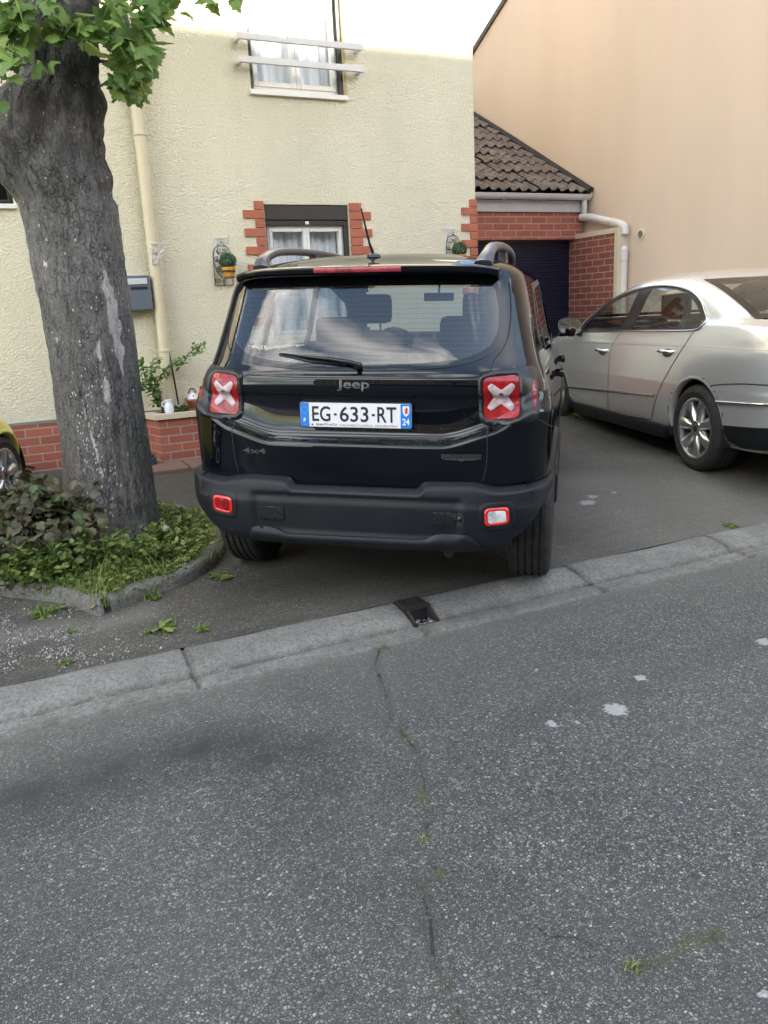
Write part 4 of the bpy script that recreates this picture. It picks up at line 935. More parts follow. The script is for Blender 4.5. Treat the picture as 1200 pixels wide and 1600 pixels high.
def hang(px, py, Y, n, rx, ry, ryd, s=.105, tone=(.15, .9)):
    for k in range(n):
        u = px+rnd.uniform(-1, 1)*rx; v_ = py+rnd.uniform(-1, 1)*ry
        if ((u-px)/rx)**2+((v_-py)/ry)**2 > 1: continue
        yy = Y+rnd.uniform(-ryd, ryd); p = on_y(u, v_, yy); maple_leaf(lb, p, s*rnd.uniform(.65, 1.15), rnd.uniform(*tone), rnd)
hang(200, 35, 4.75, 120, 52, 55, .35); hang(205, 95, 4.8, 110, 34, 54, .3); hang(192, 118, 4.75, 26, 26, 30, .2); hang(212, 130, 4.8, 16, 16, 22, .15, .09)
hang(40, 25, 4.6, 46, 45, 30, .12); hang(105, 38, 4.55, 26, 34, 22, .06); hang(20, 65, 4.6, 34, 34, 38, .12); hang(132, 50, 4.5, 10, 10, 16, .05); hang(60, 100, 4.6, 7, 22, 8, .04, .08); hang(12, 125, 4.6, 8, 14, 14, .08, .08); hang(2, 155, 4.6, 3, 6, 8, .03, .07); hang(5, 5, 4.6, 20, 30, 20, .2)
hang(275, -4, 4.7, 12, 34, 10, .1, .08); hang(345, -4, 4.7, 9, 26, 9, .1, .08); hang(290, 18, 4.7, 2, 5, 5, .02, .085, (.6, 1)); hang(333, 4, 4.7, 3, 8, 6, .02, .08, (.5, .9)); hang(240, 20, 4.7, 22, 22, 22, .15)
hang(120, -60, 4.8, 160, 190, 50, .7); hang(350, -70, 4.8, 70, 110, 40, .6)
for p in tips:
    if p.z < 3.15: continue
    u, v_ = pix(p)
    for k in range(4):
        q = p+Vector((rnd.gauss(0, .22), rnd.gauss(0, .22), rnd.gauss(-.05, .18))); a, b = pix(q)
        if b > -20 and -60 < a < 1260 and (q-CAMP).dot(_f) > 0: continue
        maple_leaf(lb, q, .13*rnd.uniform(.7, 1.3), rnd.uniform(.1, .9), rnd)
tp(lb.build('foliage', M['leaf'], None, False, True))
# visible small branches reaching to the hanging leaves
def bz(pts, r0, r1):
    P = spline([wy(*p) for p in pts], 6, False); tw = MB(); tw.tube(P, [r0+(r1-r0)*i/(len(P)-1) for i in range(len(P))], 6); tp(tw.build('twig', M['bark'], None, True))
bz([(150, 95, 5.0), (172, 98, 4.85), (195, 110, 4.78), (215, 125, 4.75)], .011, .003); bz([(150, 60, 5.0), (180, 50, 4.85), (215, 60, 4.75), (230, 85, 4.7)], .010, .003)
bz([(140, -10, 4.95), (200, -10, 4.8), (260, -8, 4.72), (330, -12, 4.7), (380, -14, 4.68)], .012, .003); bz([(60, 20, 4.8), (30, 50, 4.65), (8, 90, 4.6), (2, 130, 4.6)], .010, .003); bz([(90, 20, 4.8), (110, 40, 4.6), (132, 55, 4.52)], .008, .003); bz([(200, 108, 4.78), (208, 118, 4.78), (214, 130, 4.77)], .004, .002)
bz([(190, 10, 4.9), (205, 60, 4.75), (196, 120, 4.75), (200, 150, 4.78)], .008, .002)

# ---- ring kerb round the tree
def ring_kerb():
    e = empty('tree_ring', (.28, 5.05, .09), 0, 'low curved concrete ring around the foot of the tree', 'kerb ring')
    pts = spline(RING_FULL, 10); n = len(pts); gap = on_z(160, 955, .075)
    segs = []; cur = []
    for i in range(n+1):
        p = pts[i % n]
        if math.hypot(p[0]-gap.x, p[1]-gap.y) < .055: 
            if cur: segs.append(cur); cur = []
            continue
        cur.append(p)
    segs.append(cur)
    for sgm in segs:
        if len(sgm) < 4: continue
        P = spline(sgm, 3, False); m_ = MB(); prof = [(0, -.05), (0.0, .045), (.012, .066), (.03, .075), (.075, .075), (.09, .068), (.098, .05), (.10, -.05)]; V = []
        for i, p in enumerate(P):
            a = P[max(0, i-1)]; b = P[min(len(P)-1, i+1)]; d = Vector((b[0]-a[0], b[1]-a[1])).normalized(); nn = Vector((-d.y, d.x))
            if nn.dot(Vector((RC[0]-p[0], RC[1]-p[1]))) < 0: nn = -nn
            for o_, h in prof:
                jn = noise.noise(Vector((p[0]*9, p[1]*9, o_*30)))*.005
                V.append((p[0]+nn.x*(o_+jn), p[1]+nn.y*(o_+jn), gh(p[0], p[1])+h+noise.noise(Vector((p[0]*5, p[1]*5, 7)))*.006))
        k = len(prof); F = [(i*k+j, i*k+j+1, (i+1)*k+j+1, (i+1)*k+j) for i in range(len(P)-1) for j in range(k-1)]+[tuple(range(k)), tuple((len(P)-1)*k+j for j in range(k))[::-1]]
        o = mesh('kerb_section', V, F, M['kerb'], None, False, {'grime': [.3]*len(V)}); autosmooth(o, 45); tp(o, e)
ring_kerb()
V = [(RC[0], RC[1], .19)]; pr = resample(RINGS, .1); V += [(RC[0]+(x-RC[0])*.95, RC[1]+(y-RC[1])*.95, gh(x, y)+.045) for x, y in pr]; V += [(RC[0]+(x-RC[0])*.55, RC[1]+(y-RC[1])*.55, gh(x, y)+.08+.02*random.random()) for x, y in pr]; k = len(pr)
tag(mesh('tree_pit_soil', V, [(1+i, 1+(i+1) % k, 1+k+(i+1) % k, 1+k+i) for i in range(k)]+[(0, 1+k+i, 1+k+(i+1) % k) for i in range(k)], M['soil'], None, True), kind='structure')
# ---- shrub
def shrub():
    bx, by = .02, 4.72; e = empty('bronze_shrub', (bx, by, .12), 0, 'bushy bronze-leaved shrub at the left foot of the maple trunk', 'shrub'); rnd = random.Random(77); st = MB(); lf = MB()
    for k in range(44):
        a = rnd.uniform(0, 6.28); rr = abs(rnd.gauss(0, .3)); tx_, ty_ = .27*min(1.5, rr/.25)*math.cos(a)-.02, .26*min(1.4, rr/.25)*math.sin(a); h = rnd.uniform(.28, .64)*(1-.35*min(1, math.hypot(tx_, ty_)/.5))
        if ty_ < -.25: h *= .7
        P = spline([(tx_*.1, ty_*.1, -.03), (tx_*.45, ty_*.45, h*.5), (tx_, ty_, h)], 8, False); st.tube(P, [.006*(1-.7*i/len(P)) for i in range(len(P))], 5)
        for q in range(34):
            u = rnd.uniform(.3, 1)**.7; p = Vector(P[min(len(P)-1, int(u*(len(P)-1)))])+Vector((rnd.gauss(0, .045), rnd.gauss(0, .045), rnd.gauss(0, .03)))
            tone = rnd.uniform(.1, .65) if rnd.random() < .9 else rnd.uniform(.75, .9)
            maple_leaf(lf, p, rnd.uniform(.035, .075), tone, rnd, Vector((rnd.gauss(0, .6), rnd.gauss(-.3, .5), rnd.gauss(.8, .4))).normalized())
    st.build('stem', M['stem'], e, True); lf.build('foliage', M['shrubleaf'], e, False, True)
shrub()
# ---- weeds and grass
def blade(b, x, y, z, h, rnd, tone, w_=.0035, lean=.5):
    a = rnd.uniform(0, 6.28); d = Vector((math.cos(a), math.sin(a), 0)); s = Vector((-d.y, d.x, 0))*w_; L_ = rnd.uniform(.1, lean)*h; V = []
    for i in range(4):
        t_ = i/3; c = Vector((x, y, z))+d*L_*t_*t_+Vector((0, 0, h*(t_-.25*t_*t_*L_/h))); V += [c-s*(1-t_*.9), c+s*(1-t_*.9)]
    b.add(V, [(0, 1, 3, 2), (2, 3, 5, 4), (4, 5, 7, 6)], tone)
def rosette(b, x, y, z, r, n, rnd, lift=.4):
    for k in range(n):
        a = rnd.uniform(0, 6.28); d = Vector((math.cos(a), math.sin(a), rnd.uniform(.05, lift))).normalized(); s = Vector((-math.sin(a), math.cos(a), 0)); L_ = r*rnd.uniform(.6, 1.1); tone = rnd.random(); c = Vector((x, y, z)); prof = [(0, .05), (.25, .16), (.35, .10), (.5, .22), (.6, .14), (.78, .24), (1, .02)]; V = []
        for u, wd in prof: p = c+d*L_*u+Vector((0, 0, -.25*L_*u*u)); V += [p-s*wd*L_*.7, p+s*wd*L_*.7]
        b.add(V, [(2*i, 2*i+1, 2*i+3, 2*i+2) for i in range(len(prof)-1)], tone)
rnd = random.Random(5); gb = MB(); wb_ = MB(); lt_ = MB()
def in_ring(x, y): return inpoly(x, y, RINGS)
def leafy(x, y, n, h, lab, seed, tone0=.1, tone1=.8, ls=.05, spread=.09, mat='weed'):
    e = empty('leafy_weed', (x, y, gh(x, y)+.05), 0, lab, 'weed'); st = MB(); lf = MB(); r2 = random.Random(seed)
    for k in range(n):
        a = r2.uniform(0, 6.28); rr = abs(r2.gauss(0, spread)); hh = h*r2.uniform(.5, 1.1); P = spline([(rr*.5*math.cos(a), rr*.5*math.sin(a), -.03), (rr*.8*math.cos(a), rr*.8*math.sin(a), hh*.5), (rr*1.3*math.cos(a), rr*1.3*math.sin(a), hh)], 6, False)
        st.tube(P, [.0028*(1-.6*i/len(P)) for i in range(len(P))], 5)
        for q in range(16):
            u = r2.uniform(.15, 1); p = Vector(P[min(len(P)-1, int(u*len(P)))]); pointed_leaf(lf, p+Vector((r2.gauss(0, .012), r2.gauss(0, .012), 0)), ls*r2.uniform(.5, 1.2)*(1.2-.5*u), r2.uniform(tone0, tone1), r2, -.1, .36)
        if r2.random() < .5:
            for q in range(3): blade(lf, P[0][0], P[0][1], -.02, h*r2.uniform(.7, 1.35), r2, r2.uniform(.3, .9), .0028, .6)
    tag(st.build('stem', M['weed'], e, True, True), kind='stuff'); tag(lf.build('leaves', M[mat], e, False, True), kind='stuff')
cnt = 0
while cnt < 9500:
    x, y = rnd.uniform(-.7, 1.15), rnd.uniform(3.9, 5.9)
    if not in_ring(x, y): continue
    edge = dpoly(x, y, RINGS[::3])
    if math.hypot(x-.44, y-5) < .30: continue
    cnt += 1; z = gh(x, y)+.06+.03*min(1, edge/.3)
    dn = noise.noise(Vector((x*4, y*4, 3)))
    d2 = noise.noise(Vector((x*2.2, y*2.2, 8)))
    if rnd.random() < .50+.5*d2:
        for q in range(2): blade(gb, x+rnd.gauss(0, .01), y+rnd.gauss(0, .01), z-.03, rnd.uniform(.03, .10)*(1.0+.9*max(-.6, dn))*(.8 if x > .6 else 1.15)*(1.9 if rnd.random() < .05 else 1), rnd, rnd.uniform(0, .5) if rnd.random() < .72 else rnd.uniform(.7, 1), .0028, 1.3)
    elif edge > .04:
        hh_ = .07+.06*dn+.04*d2
        for q in range(3): pointed_leaf(wb_, Vector((x+rnd.gauss(0, .012), y+rnd.gauss(0, .012), z-.03+rnd.uniform(.0, max(.015, hh_)))), rnd.uniform(.014, .038), max(0, min(1, rnd.uniform(.0, .75)+.3*dn+(.22 if x > .65 else 0))), rnd, .1, .40)
    if rnd.random() < .10: pointed_leaf(lt_, Vector((x, y, z-.012+rnd.uniform(0, .02))), rnd.uniform(.02, .045), rnd.random(), rnd, -.1, .35)
tag(gb.build('grass', M['drygrass'], None, False, True), kind='stuff'); tag(wb_.build('ground_cover', M['weed'], None, False, True), kind='stuff'); M['litter'] = leafm('dry_leaf_litter', [(.10, .06, .03), (.20, .13, .06), (.34, .26, .13)], .1); tag(lt_.build('leaf_litter', M['litter'], None, False, True), kind='stuff')
for i, (x_, y_, n_, h_, lb_) in enumerate([(-.08, 4.42, 26, .24, 'tall leafy green weeds at the left photo edge under the bronze shrub'), (.10, 4.33, 24, .22, 'leafy green weeds just in front of the bronze shrub'), (.26, 4.36, 22, .26, 'leafy weeds with tall grass stems between shrub and trunk'),
    (.42, 4.50, 18, .18, 'green weeds right in front of the maple trunk'), (.68, 4.62, 20, .15, 'yellow-green weeds at the right foot of the maple trunk'), (.84, 4.78, 20, .15, 'yellow-green weeds near the car wheel at the right end of the tree ring'), (.58, 4.42, 14, .12, 'low yellow-green weeds along the right part of the tree ring')]):
    leafy(x_, y_, n_, h_, lb_, 50+i, .35 if x_ > .5 else .1, 1.0 if x_ > .5 else .75)
# creeping yellowish plants hanging over the ring kerb
def clump(px, py, z, r, n, lab, name='weed_clump', cat='weed', blades=30, hgt=.08, group=None, mat='weed', lift=.5):
    c = on_z(px, py, z); b = MB(); rnd = random.Random(int(px*7+py)); e = empty(name, (c.x, c.y, gh(c.x, c.y) if c.y > 3.35 else z), 0, lab, cat, group)
    rosette(b, 0, 0, .004, r, n, rnd, lift)
    for k in range(blades): blade(b, rnd.gauss(0, r*.35), rnd.gauss(0, r*.35), 0, hgt*rnd.uniform(.4, 1.1), rnd, rnd.random(), .003, 1.2)
    b.build('leaves', M[mat], e, False, True); return e
clump(252, 985, .05, .10, 16, 'broad-leaved weed growing in the asphalt between the tree ring and the kerb', hgt=.05, blades=10)
clump(235, 938, .07, .07, 12, 'grass tuft pushing out at the foot of the tree ring kerb', hgt=.10, blades=50)
clump(160, 940, .09, .08, 10, 'tall tuft of yellow-green grass in the gap of the tree ring', hgt=.16, blades=70, mat='drygrass')
clump(75, 965, .06, .10, 14, 'leafy green weed in front of the left part of the tree ring', hgt=.09, blades=50)
clump(345, 905, .075, .09, 16, 'flat green weed in the asphalt just outside the right end of the tree ring', hgt=.05, blades=20)
clump(318, 985, .05, .05, 8, 'small dense weed tuft just behind the kerb, right of the broad-leaved one', hgt=.04, blades=40)
clump(112, 993, .055, .035, 8, 'tiny green weed among the white gravel', hgt=.06, blades=20)
clump(104, 1037, .05, .05, 6, 'flat mossy tuft at the back edge of the kerb by the gravel', hgt=.025, blades=60)
clump(900, 668, .12, .11, 26, 'green weed on the driveway between the two cars', hgt=.08, blades=40, lift=1.0)
clump(1140, 822, .05, .07, 12, 'grass tuft behind the kerb at the right edge of the driveway', hgt=.03, blades=60)
clump(1078, 868, .008, .06, 8, 'green tuft in the gutter line below the right kerb joint', hgt=.02, blades=60)
clump(1040, 880, .008, .05, 6, 'smaller tuft in the gutter line, left of the one at the kerb joint', hgt=.02, blades=50)
clump(662, 1318, .0, .022, 10, 'small green weed growing in the road crack', hgt=.02, blades=40)
clump(672, 1288, .0, .012, 6, 'tiny weed in the road crack above the larger one', hgt=.012, blades=24)
clump(658, 1384, .0, .010, 6, 'tiny weed in the road crack below the larger one', hgt=.012, blades=18)
clump(990, 1518, .0, .028, 4, 'dry grass tuft on the road at the lower right', hgt=.03, blades=24, mat='drygrass')
clump(883, 1466, .0, .018, 6, 'small flat weed on the road left of the dry grass tuft', hgt=.012, blades=8)
clump(600, 1012, .004, .02, 6, 'small weed at the top end of the road crack below the drain', hgt=.012, blades=20)
e = empty('dandelion', tuple(on_z(262, 872, .1))[:2]+(.11,), 0, 'white dandelion seed head right of the trunk', 'dandelion')
top = on_y(259, 826, e.location.y)-e.location; b = MB(); b.tube([(0, 0, -.03), tuple(top*.5+Vector((.01, 0, 0))), tuple(top)], .0025, 6); b.build('stem', M['drygrass'], e, True)
b = MB(); rnd = random.Random(1)
for k in range(260):
    v = Vector((rnd.gauss(0, 1), rnd.gauss(0, 1), rnd.gauss(0, 1))).normalized(); leafquad(b, top+v*.024*rnd.uniform(.5, 1), v, .0045, .5, rnd)
b.build('seed_head', M['fluff'], e)
for i, (x, y, h) in enumerate([(.93, 4.6, .2), (.86, 4.75, .26), (.2, 4.3, .2)]):
    e = empty('dry_stalk', (x, y, .1), 0, ['bent dry stalk at the right end of the tree ring', 'thin red-brown stalk behind the weeds near the car wheel', 'pale thin stalk in the grass in front of the shrub'][i], 'stalk')
    b = MB(); b.tube([(0, 0, 0), (-.02, 0, h*.6), (-.07 if i == 0 else .02, 0, h)], .002, 5); b.build('stem', M['stem' if i == 1 else 'drygrass'], e, True)
# ---- gravel and litter
rnd = random.Random(9); b = MB()
def pebble(b, x, y, z, r, rnd):
    V = [Vector((x, y, z))+Vector(v).normalized()*r*rnd.uniform(.6, 1.2)*1.0 for v in [(1, 0, .1), (-.3, .9, 0), (-.4, -.9, .1), (.2, .1, .8), (0, 0, -.6)]]
    b.add(V, [(0, 1, 3), (1, 2, 3), (2, 0, 3), (1, 0, 4), (2, 1, 4), (0, 2, 4)], rnd.random())
for k in range(2600):
    c = on_z(rnd.gauss(40, 80), rnd.gauss(1008, 26), .05)
    if c.y < 3.36 or in_ring(c.x, c.y): continue
    if noise.noise(Vector((c.x*6, c.y*6, 0))) < -.15: continue
    pebble(b, c.x, c.y, gh(c.x, c.y)+.003, rnd.uniform(.002, .007)*(1.8 if rnd.random() < .05 else 1), rnd)
for k in range(260):
    c = on_z(rnd.gauss(215, 70), rnd.gauss(965, 18), .05)
    if c.y < 3.36 or in_ring(c.x, c.y): continue
    pebble(b, c.x, c.y, gh(c.x, c.y)+.002, rnd.uniform(.0015, .004), rnd)
def gravelm():
    t = NT('pale_gravel'); a = t.n('Attribute'); a.attribute_name = 'tone'; t.set(base=t.ramp(a.outputs['Fac'], [(0, (.12, .115, .10)), (.5, (.30, .285, .26)), (1, (.52, .50, .47))]), rough=.9); return t.m
M['gravel'] = gravelm(); tag(b.build('gravel', M['gravel'], None, False, True), kind='stuff')
b = MB(); rnd = random.Random(19)
for k in range(420):
    if k < 250: px_, py_ = rnd.uniform(-40, 1240), rnd.uniform(960, 1640); c = on_z(px_, py_, 0); z = .001; 
    elif k < 340: c = Vector((rnd.uniform(-.5, 4.2), 3.04+abs(rnd.gauss(0, .05)), 0)); z = .008
    else: c = on_z(rnd.uniform(860, 1200), rnd.uniform(640, 860), .09); z = gh(c.x, c.y)
    if c.y < 3.35 and k >= 340: continue
    if k < 250 and c.y > 2.98: continue
    pebble(b, c.x, c.y, z+.001, rnd.uniform(.0015, .0038), rnd)
tag(b.build('loose_chips', M['gravel'], None, False, True), kind='stuff')
c = on_z(956, 1251, 0); b = MB(); b.add([(c.x-.012, c.y+.008, .004), (c.x+.001, c.y+.011, .005), (c.x+.013, c.y-.007, .010), (c.x+.008, c.y-.013, .006), (c.x-.008, c.y-.001, .008)], [(4, 3, 2, 1, 0)])
M['chip'] = simple('orange_chip', (.50, .24, .10), .6); tag(b.build('bark_chip', M['chip']), 'small orange-brown chip lying on the road, right of centre', 'chip')

# ---- storm drain in the kerb
c0 = on_z(638, 940, .055); dx = c0.x; e = empty('storm_drain', (dx, 3.225, .03), 0, 'rusty cast-iron gully grate set into the kerb below the black car', 'drain')
b = MB(); wv = .066
for a0, a1, y0, y1 in ((-wv, wv, .085, .10), (-wv, wv, -.015, .003), (-wv, -wv+.012, .003, .085), (wv-.012, wv, .003, .085)): b.box(a0, a1, y0, y1, .012, .036, bev=.002)
for k in range(1, 5): x = -wv+k*wv*2/5; b.box(x-.004, x+.004, .003, .085, .018, .033)
for k in range(1, 4): y = .003+k*.082/4; b.box(-wv+.014, wv-.014, y-.005, y+.005, .018, .0325)
b.build('grate', M['castiron'], e)
b = MB()
for s in (-1, 1): b.add([(s*wv, -.015, .036), (s*wv, -.115, -.014), (s*wv, -.115, -.03), (s*wv, -.015, -.03), (s*(wv-.016), -.015, .036), (s*(wv-.012), -.115, -.014), (s*(wv-.012), -.115, -.03), (s*(wv-.016), -.015, -.03)], [(0, 1, 2, 3), (7, 6, 5, 4), (0, 4, 5, 1), (1, 5, 6, 2)])
b.box(-wv, wv, -.028, -.0151, .016, .036); b.build('mouth_frame', M['castiron'], e)
b = MB(); b.add([(-wv+.01, -.125, -.020), (wv-.01, -.125, -.020), (wv-.01, -.02, -.06), (-wv+.01, -.02, -.06), (wv-.01, -.02, .02), (-wv+.01, -.02, .02)], [(0, 1, 2, 3), (3, 2, 4, 5)]); b.build('drain_bottom', M['dark'], e)
b = MB(); rnd = random.Random(4)
for k in range(26): pebble(b, rnd.uniform(-.045, .045), rnd.uniform(-.10, -.05), -.030, rnd.uniform(.004, .010), rnd)
tag(b.build('debris', M['gravel'], e, False, True), kind='stuff')
DRAINX = dx
# ================================================================== CARS
def superplan(W, yR, yF, n, ry, rf, NU, barrel=.0, nf=3.2):
    """half plan outline (right side) from rear centre to front centre, resampled evenly"""
    P = []
    rx = W
    for k in range(61):
        a = math.pi/2*k/60; P.append((rx*math.sin(a)**(2/n), yR+ry*(1-max(0, math.cos(a))**(2/n))))
    for k in range(1, 20): P.append((W, yR+ry+(yF-rf-yR-ry)*k/20))
    for k in range(61):
        a = math.pi/2*(1-k/60); P.append((rx*math.sin(a)**(2/nf), yF-rf*(1-max(0, math.cos(a))**(2/nf))))
    ym = (yR+yF)/2; hl = (yF-yR)/2
    P = [(x*(1-barrel*((y-ym)/hl)**2), y) for x, y in P]
    d = [0]
    for i in range(1, len(P)): d.append(d[-1]+math.hypot(P[i][0]-P[i-1][0], P[i][1]-P[i-1][1]))
    o = []; j = 0
    for k in range(NU+1):
        s = d[-1]*k/NU
        while j < len(P)-2 and d[j+1] < s: j += 1
        t = (s-d[j])/(d[j+1]-d[j]+1e-12); o.append((P[j][0]+(P[j+1][0]-P[j][0])*t, P[j][1]+(P[j+1][1]-P[j][1])*t))
    return o
class Shell:
    def __init__(s, keys, NU=170, step=.016, barrel=.02, zmod=None, nf=3.2, fine=True):
        idx = list(range(len(keys))); cols = list(zip(*keys)); rows = []
        for i in range(len(keys)-1):
            dz = abs(keys[i+1][0]-keys[i][0])+abs(keys[i+1][1]-keys[i][1])+.5*abs(keys[i+1][3]-keys[i][3]); m_ = max(1, int(round(dz/step)))
            for q in range(m_): rows.append(i+q/m_)
        rows.append(len(keys)-1)
        s.V = []; s.rows = []
        for t in rows:
            z, yR, yF, W, n, ry, rf = [pchip(idx, c, t) for c in cols]
            half = superplan(W, yR, yF, n, ry, rf, NU, barrel, nf); loop = half+[(-x, y) for x, y in half[-2:0:-1]]
            s.V += [(x, y, z+(zmod(x, y, z) if zmod else 0)) for x, y in loop]; s.rows.append(z)
        s.nl = 2*NU; k = s.nl; s.nr = len(rows)
        s.F = [(j*k+i, j*k+(i+1) % k, (j+1)*k+(i+1) % k, (j+1)*k+i) for j in range(s.nr-1) for i in range(k)]
        s.F.append(tuple((s.nr-1)*k+i for i in range(k)))
        s.bvh = Shell(keys, 460, .010, barrel, zmod, nf, False).bvh if fine else BVHTree.FromPolygons([Vector(v) for v in s.V], s.F)
    def hit(s, kind, a, b):
        if kind == 'rear': o, d = Vector((a, -2, b)), Vector((0, 1, 0))
        elif kind == 'front': o, d = Vector((a, 9, b)), Vector((0, -1, 0))
        elif kind == 'right': o, d = Vector((3, a, b)), Vector((-1, 0, 0))
        elif kind == 'left': o, d = Vector((-3, a, b)), Vector((1, 0, 0))
        elif kind == 'top': o, d = Vector((a, b, 4)), Vector((0, 0, -1))
        p, n, i, ds = s.bvh.ray_cast(o, d)
        if p is None: return None, None, d
        if n.dot(d) > 0: n = -n
        return p, n, d
    def body(s, name, mat, parent, cut):
        F = []
        for f in s.F:
            if len(f) > 4: F.append(f); continue
            c = sum((Vector(s.V[i]) for i in f), Vector())/4
            if not cut(c): F.append(f)
        return mesh(name, s.V, F, mat, parent, True)
def patch(sh, kind, outline, name, mat, parent, holes=(), off=.003, thick=.008, spacing=.02, prof=None, smooth=True, hprof=None):
    """panel following the shell; outline in (x,z) for rear, (y,z) for sides; prof(d)->extra height with d distance to edge"""
    O = resample(outline, spacing); Hs = [resample(h, spacing) for h in holes]
    pts = [Vector(p) for p in O]; edges = [(i, (i+1) % len(O)) for i in range(len(O))]
    for h in Hs: b = len(pts); pts += [Vector(p) for p in h]; edges += [(b+i, b+(i+1) % len(h)) for i in range(len(h))]
    xs = [p[0] for p in O]; ys = [p[1] for p in O]
    gx = min(xs)+spacing*.5; row = 0
    y = min(ys)+spacing*.5
    while y < max(ys):
        x = min(xs)+spacing*(.5 if row % 2 else .1)
        while x < max(xs):
            if inpoly(x, y, O) and dpoly(x, y, O) > spacing*.45 and all(not inpoly(x, y, h) and dpoly(x, y, h) > spacing*.45 for h in Hs): pts.append(Vector((x, y)))
            x += spacing
        y += spacing*.87; row += 1
    V2, _, F2, *_ = delaunay_2d_cdt(pts, edges, [], 0, 1e-7)
    F = []
    for f in F2:
        cx = sum(V2[i].x for i in f)/len(f); cy = sum(V2[i].y for i in f)/len(f)
        if inpoly(cx, cy, O) and not any(inpoly(cx, cy, h) for h in Hs): F.append(tuple(f))
    P = []; D = None; last = None
    for v in V2:
        p, n, d = sh.hit(kind, v.x, v.y); D = d
        if p is None: p, n = (last if last else (Vector((v.x, 0, v.y)) if kind == 'rear' else Vector((0, v.x, v.y)), -d)); p = Vector((v.x, p.y, v.y)) if kind == 'rear' else Vector((p.x, v.x, v.y))
        last = (p, n)
        h = off
        if prof: 
            dd = min([dpoly(v.x, v.y, O)]+[dpoly(v.x, v.y, q) for q in Hs]); h += prof(dd)
        if hprof: h += hprof(v.x, v.y)
        P.append(p-d*h if kind in('rear',) else p+n*h)
    if not F: print('EMPTY PATCH', name, len(O)); return mesh(name, P, [], mat, parent)
    N_ = []
    if prof is None and hprof is None and spacing >= .012:
        for v in V2:
            q = [sh.hit(kind, v.x+a*.02, v.y+b*.02)[0] for a, b in ((1, 0), (-1, 0), (0, 1), (0, -1))]
            if all(q) and max((q[0]-q[1]).length, (q[2]-q[3]).length) < .12: nn = (q[0]-q[1]).cross(q[2]-q[3]).normalized(); N_.append(-nn if nn.dot(D) > 0 else nn)
            else: nn = sh.hit(kind, v.x, v.y)[1]; N_.append(nn if nn is not None else -D)
    nrm = (P[F[0][1]]-P[F[0][0]]).cross(P[F[0][2]]-P[F[0][0]])
    if nrm.dot(D) > 0: F = [f[::-1] for f in F]
    # skirt
    ec = {}
    for f in F:
        for i in range(len(f)):
            a, b = f[i], f[(i+1) % len(f)]; ec[(a, b)] = 1
    V = list(P); sk = []
    mp_ = {}
    for (a, b) in list(ec):
        if (b, a) in ec: continue
        for q in (a, b):
            if q not in mp_: mp_[q] = len(V); V += [P[q].copy(), P[q]+D*thick]
        sk.append((mp_[a], mp_[a]+1, mp_[b]+1, mp_[b]))
    o = mesh(name, V, F+sk, mat, parent, smooth)
    if N_: o.data.normals_split_custom_set_from_vertices([tuple(n) for n in N_]+[tuple(N_[q]) for q in mp_ for _ in (0, 1)])
    return o
def sym(half): return half+[(-x, z) for x, z in half[::-1] if abs(x) > 1e-6]
def mirr(P): return [(-x, z) for x, z in P][::-1]
def shell_text(sh, txt, x0, z0, w_, h_, mat, parent, bold=.0, off=.003, kind='rear', name='lettering'):
    P, F = text_mesh(txt, w_, h_, bold); V = []
    for x, z in P:
        p, n, d = sh.hit(kind, x0+x, z0+z); V.append((x0+x, p.y-off, z0+z))
    b = MB(); b.add(V, F); n = len(V); b.add([(x, y+.004, z) for x, y, z in V], [])
    ec = {}
    for f in F:
        for i in range(len(f)): ec[(f[i], f[(i+1) % len(f)])] = 1
    b.F += [(a, a+n, c+n, c) for (a, c) in ec if (c, a) not in ec]
    return b.build(name, mat, parent)
def flat_text(txt, x0, z0, w_, h_, y, mat, parent, bold=0, name='lettering'):
    P, F = text_mesh(txt, w_, h_, bold); return mesh(name, [(x0+x, y, z0+z) for x, z in P], F, mat, parent)
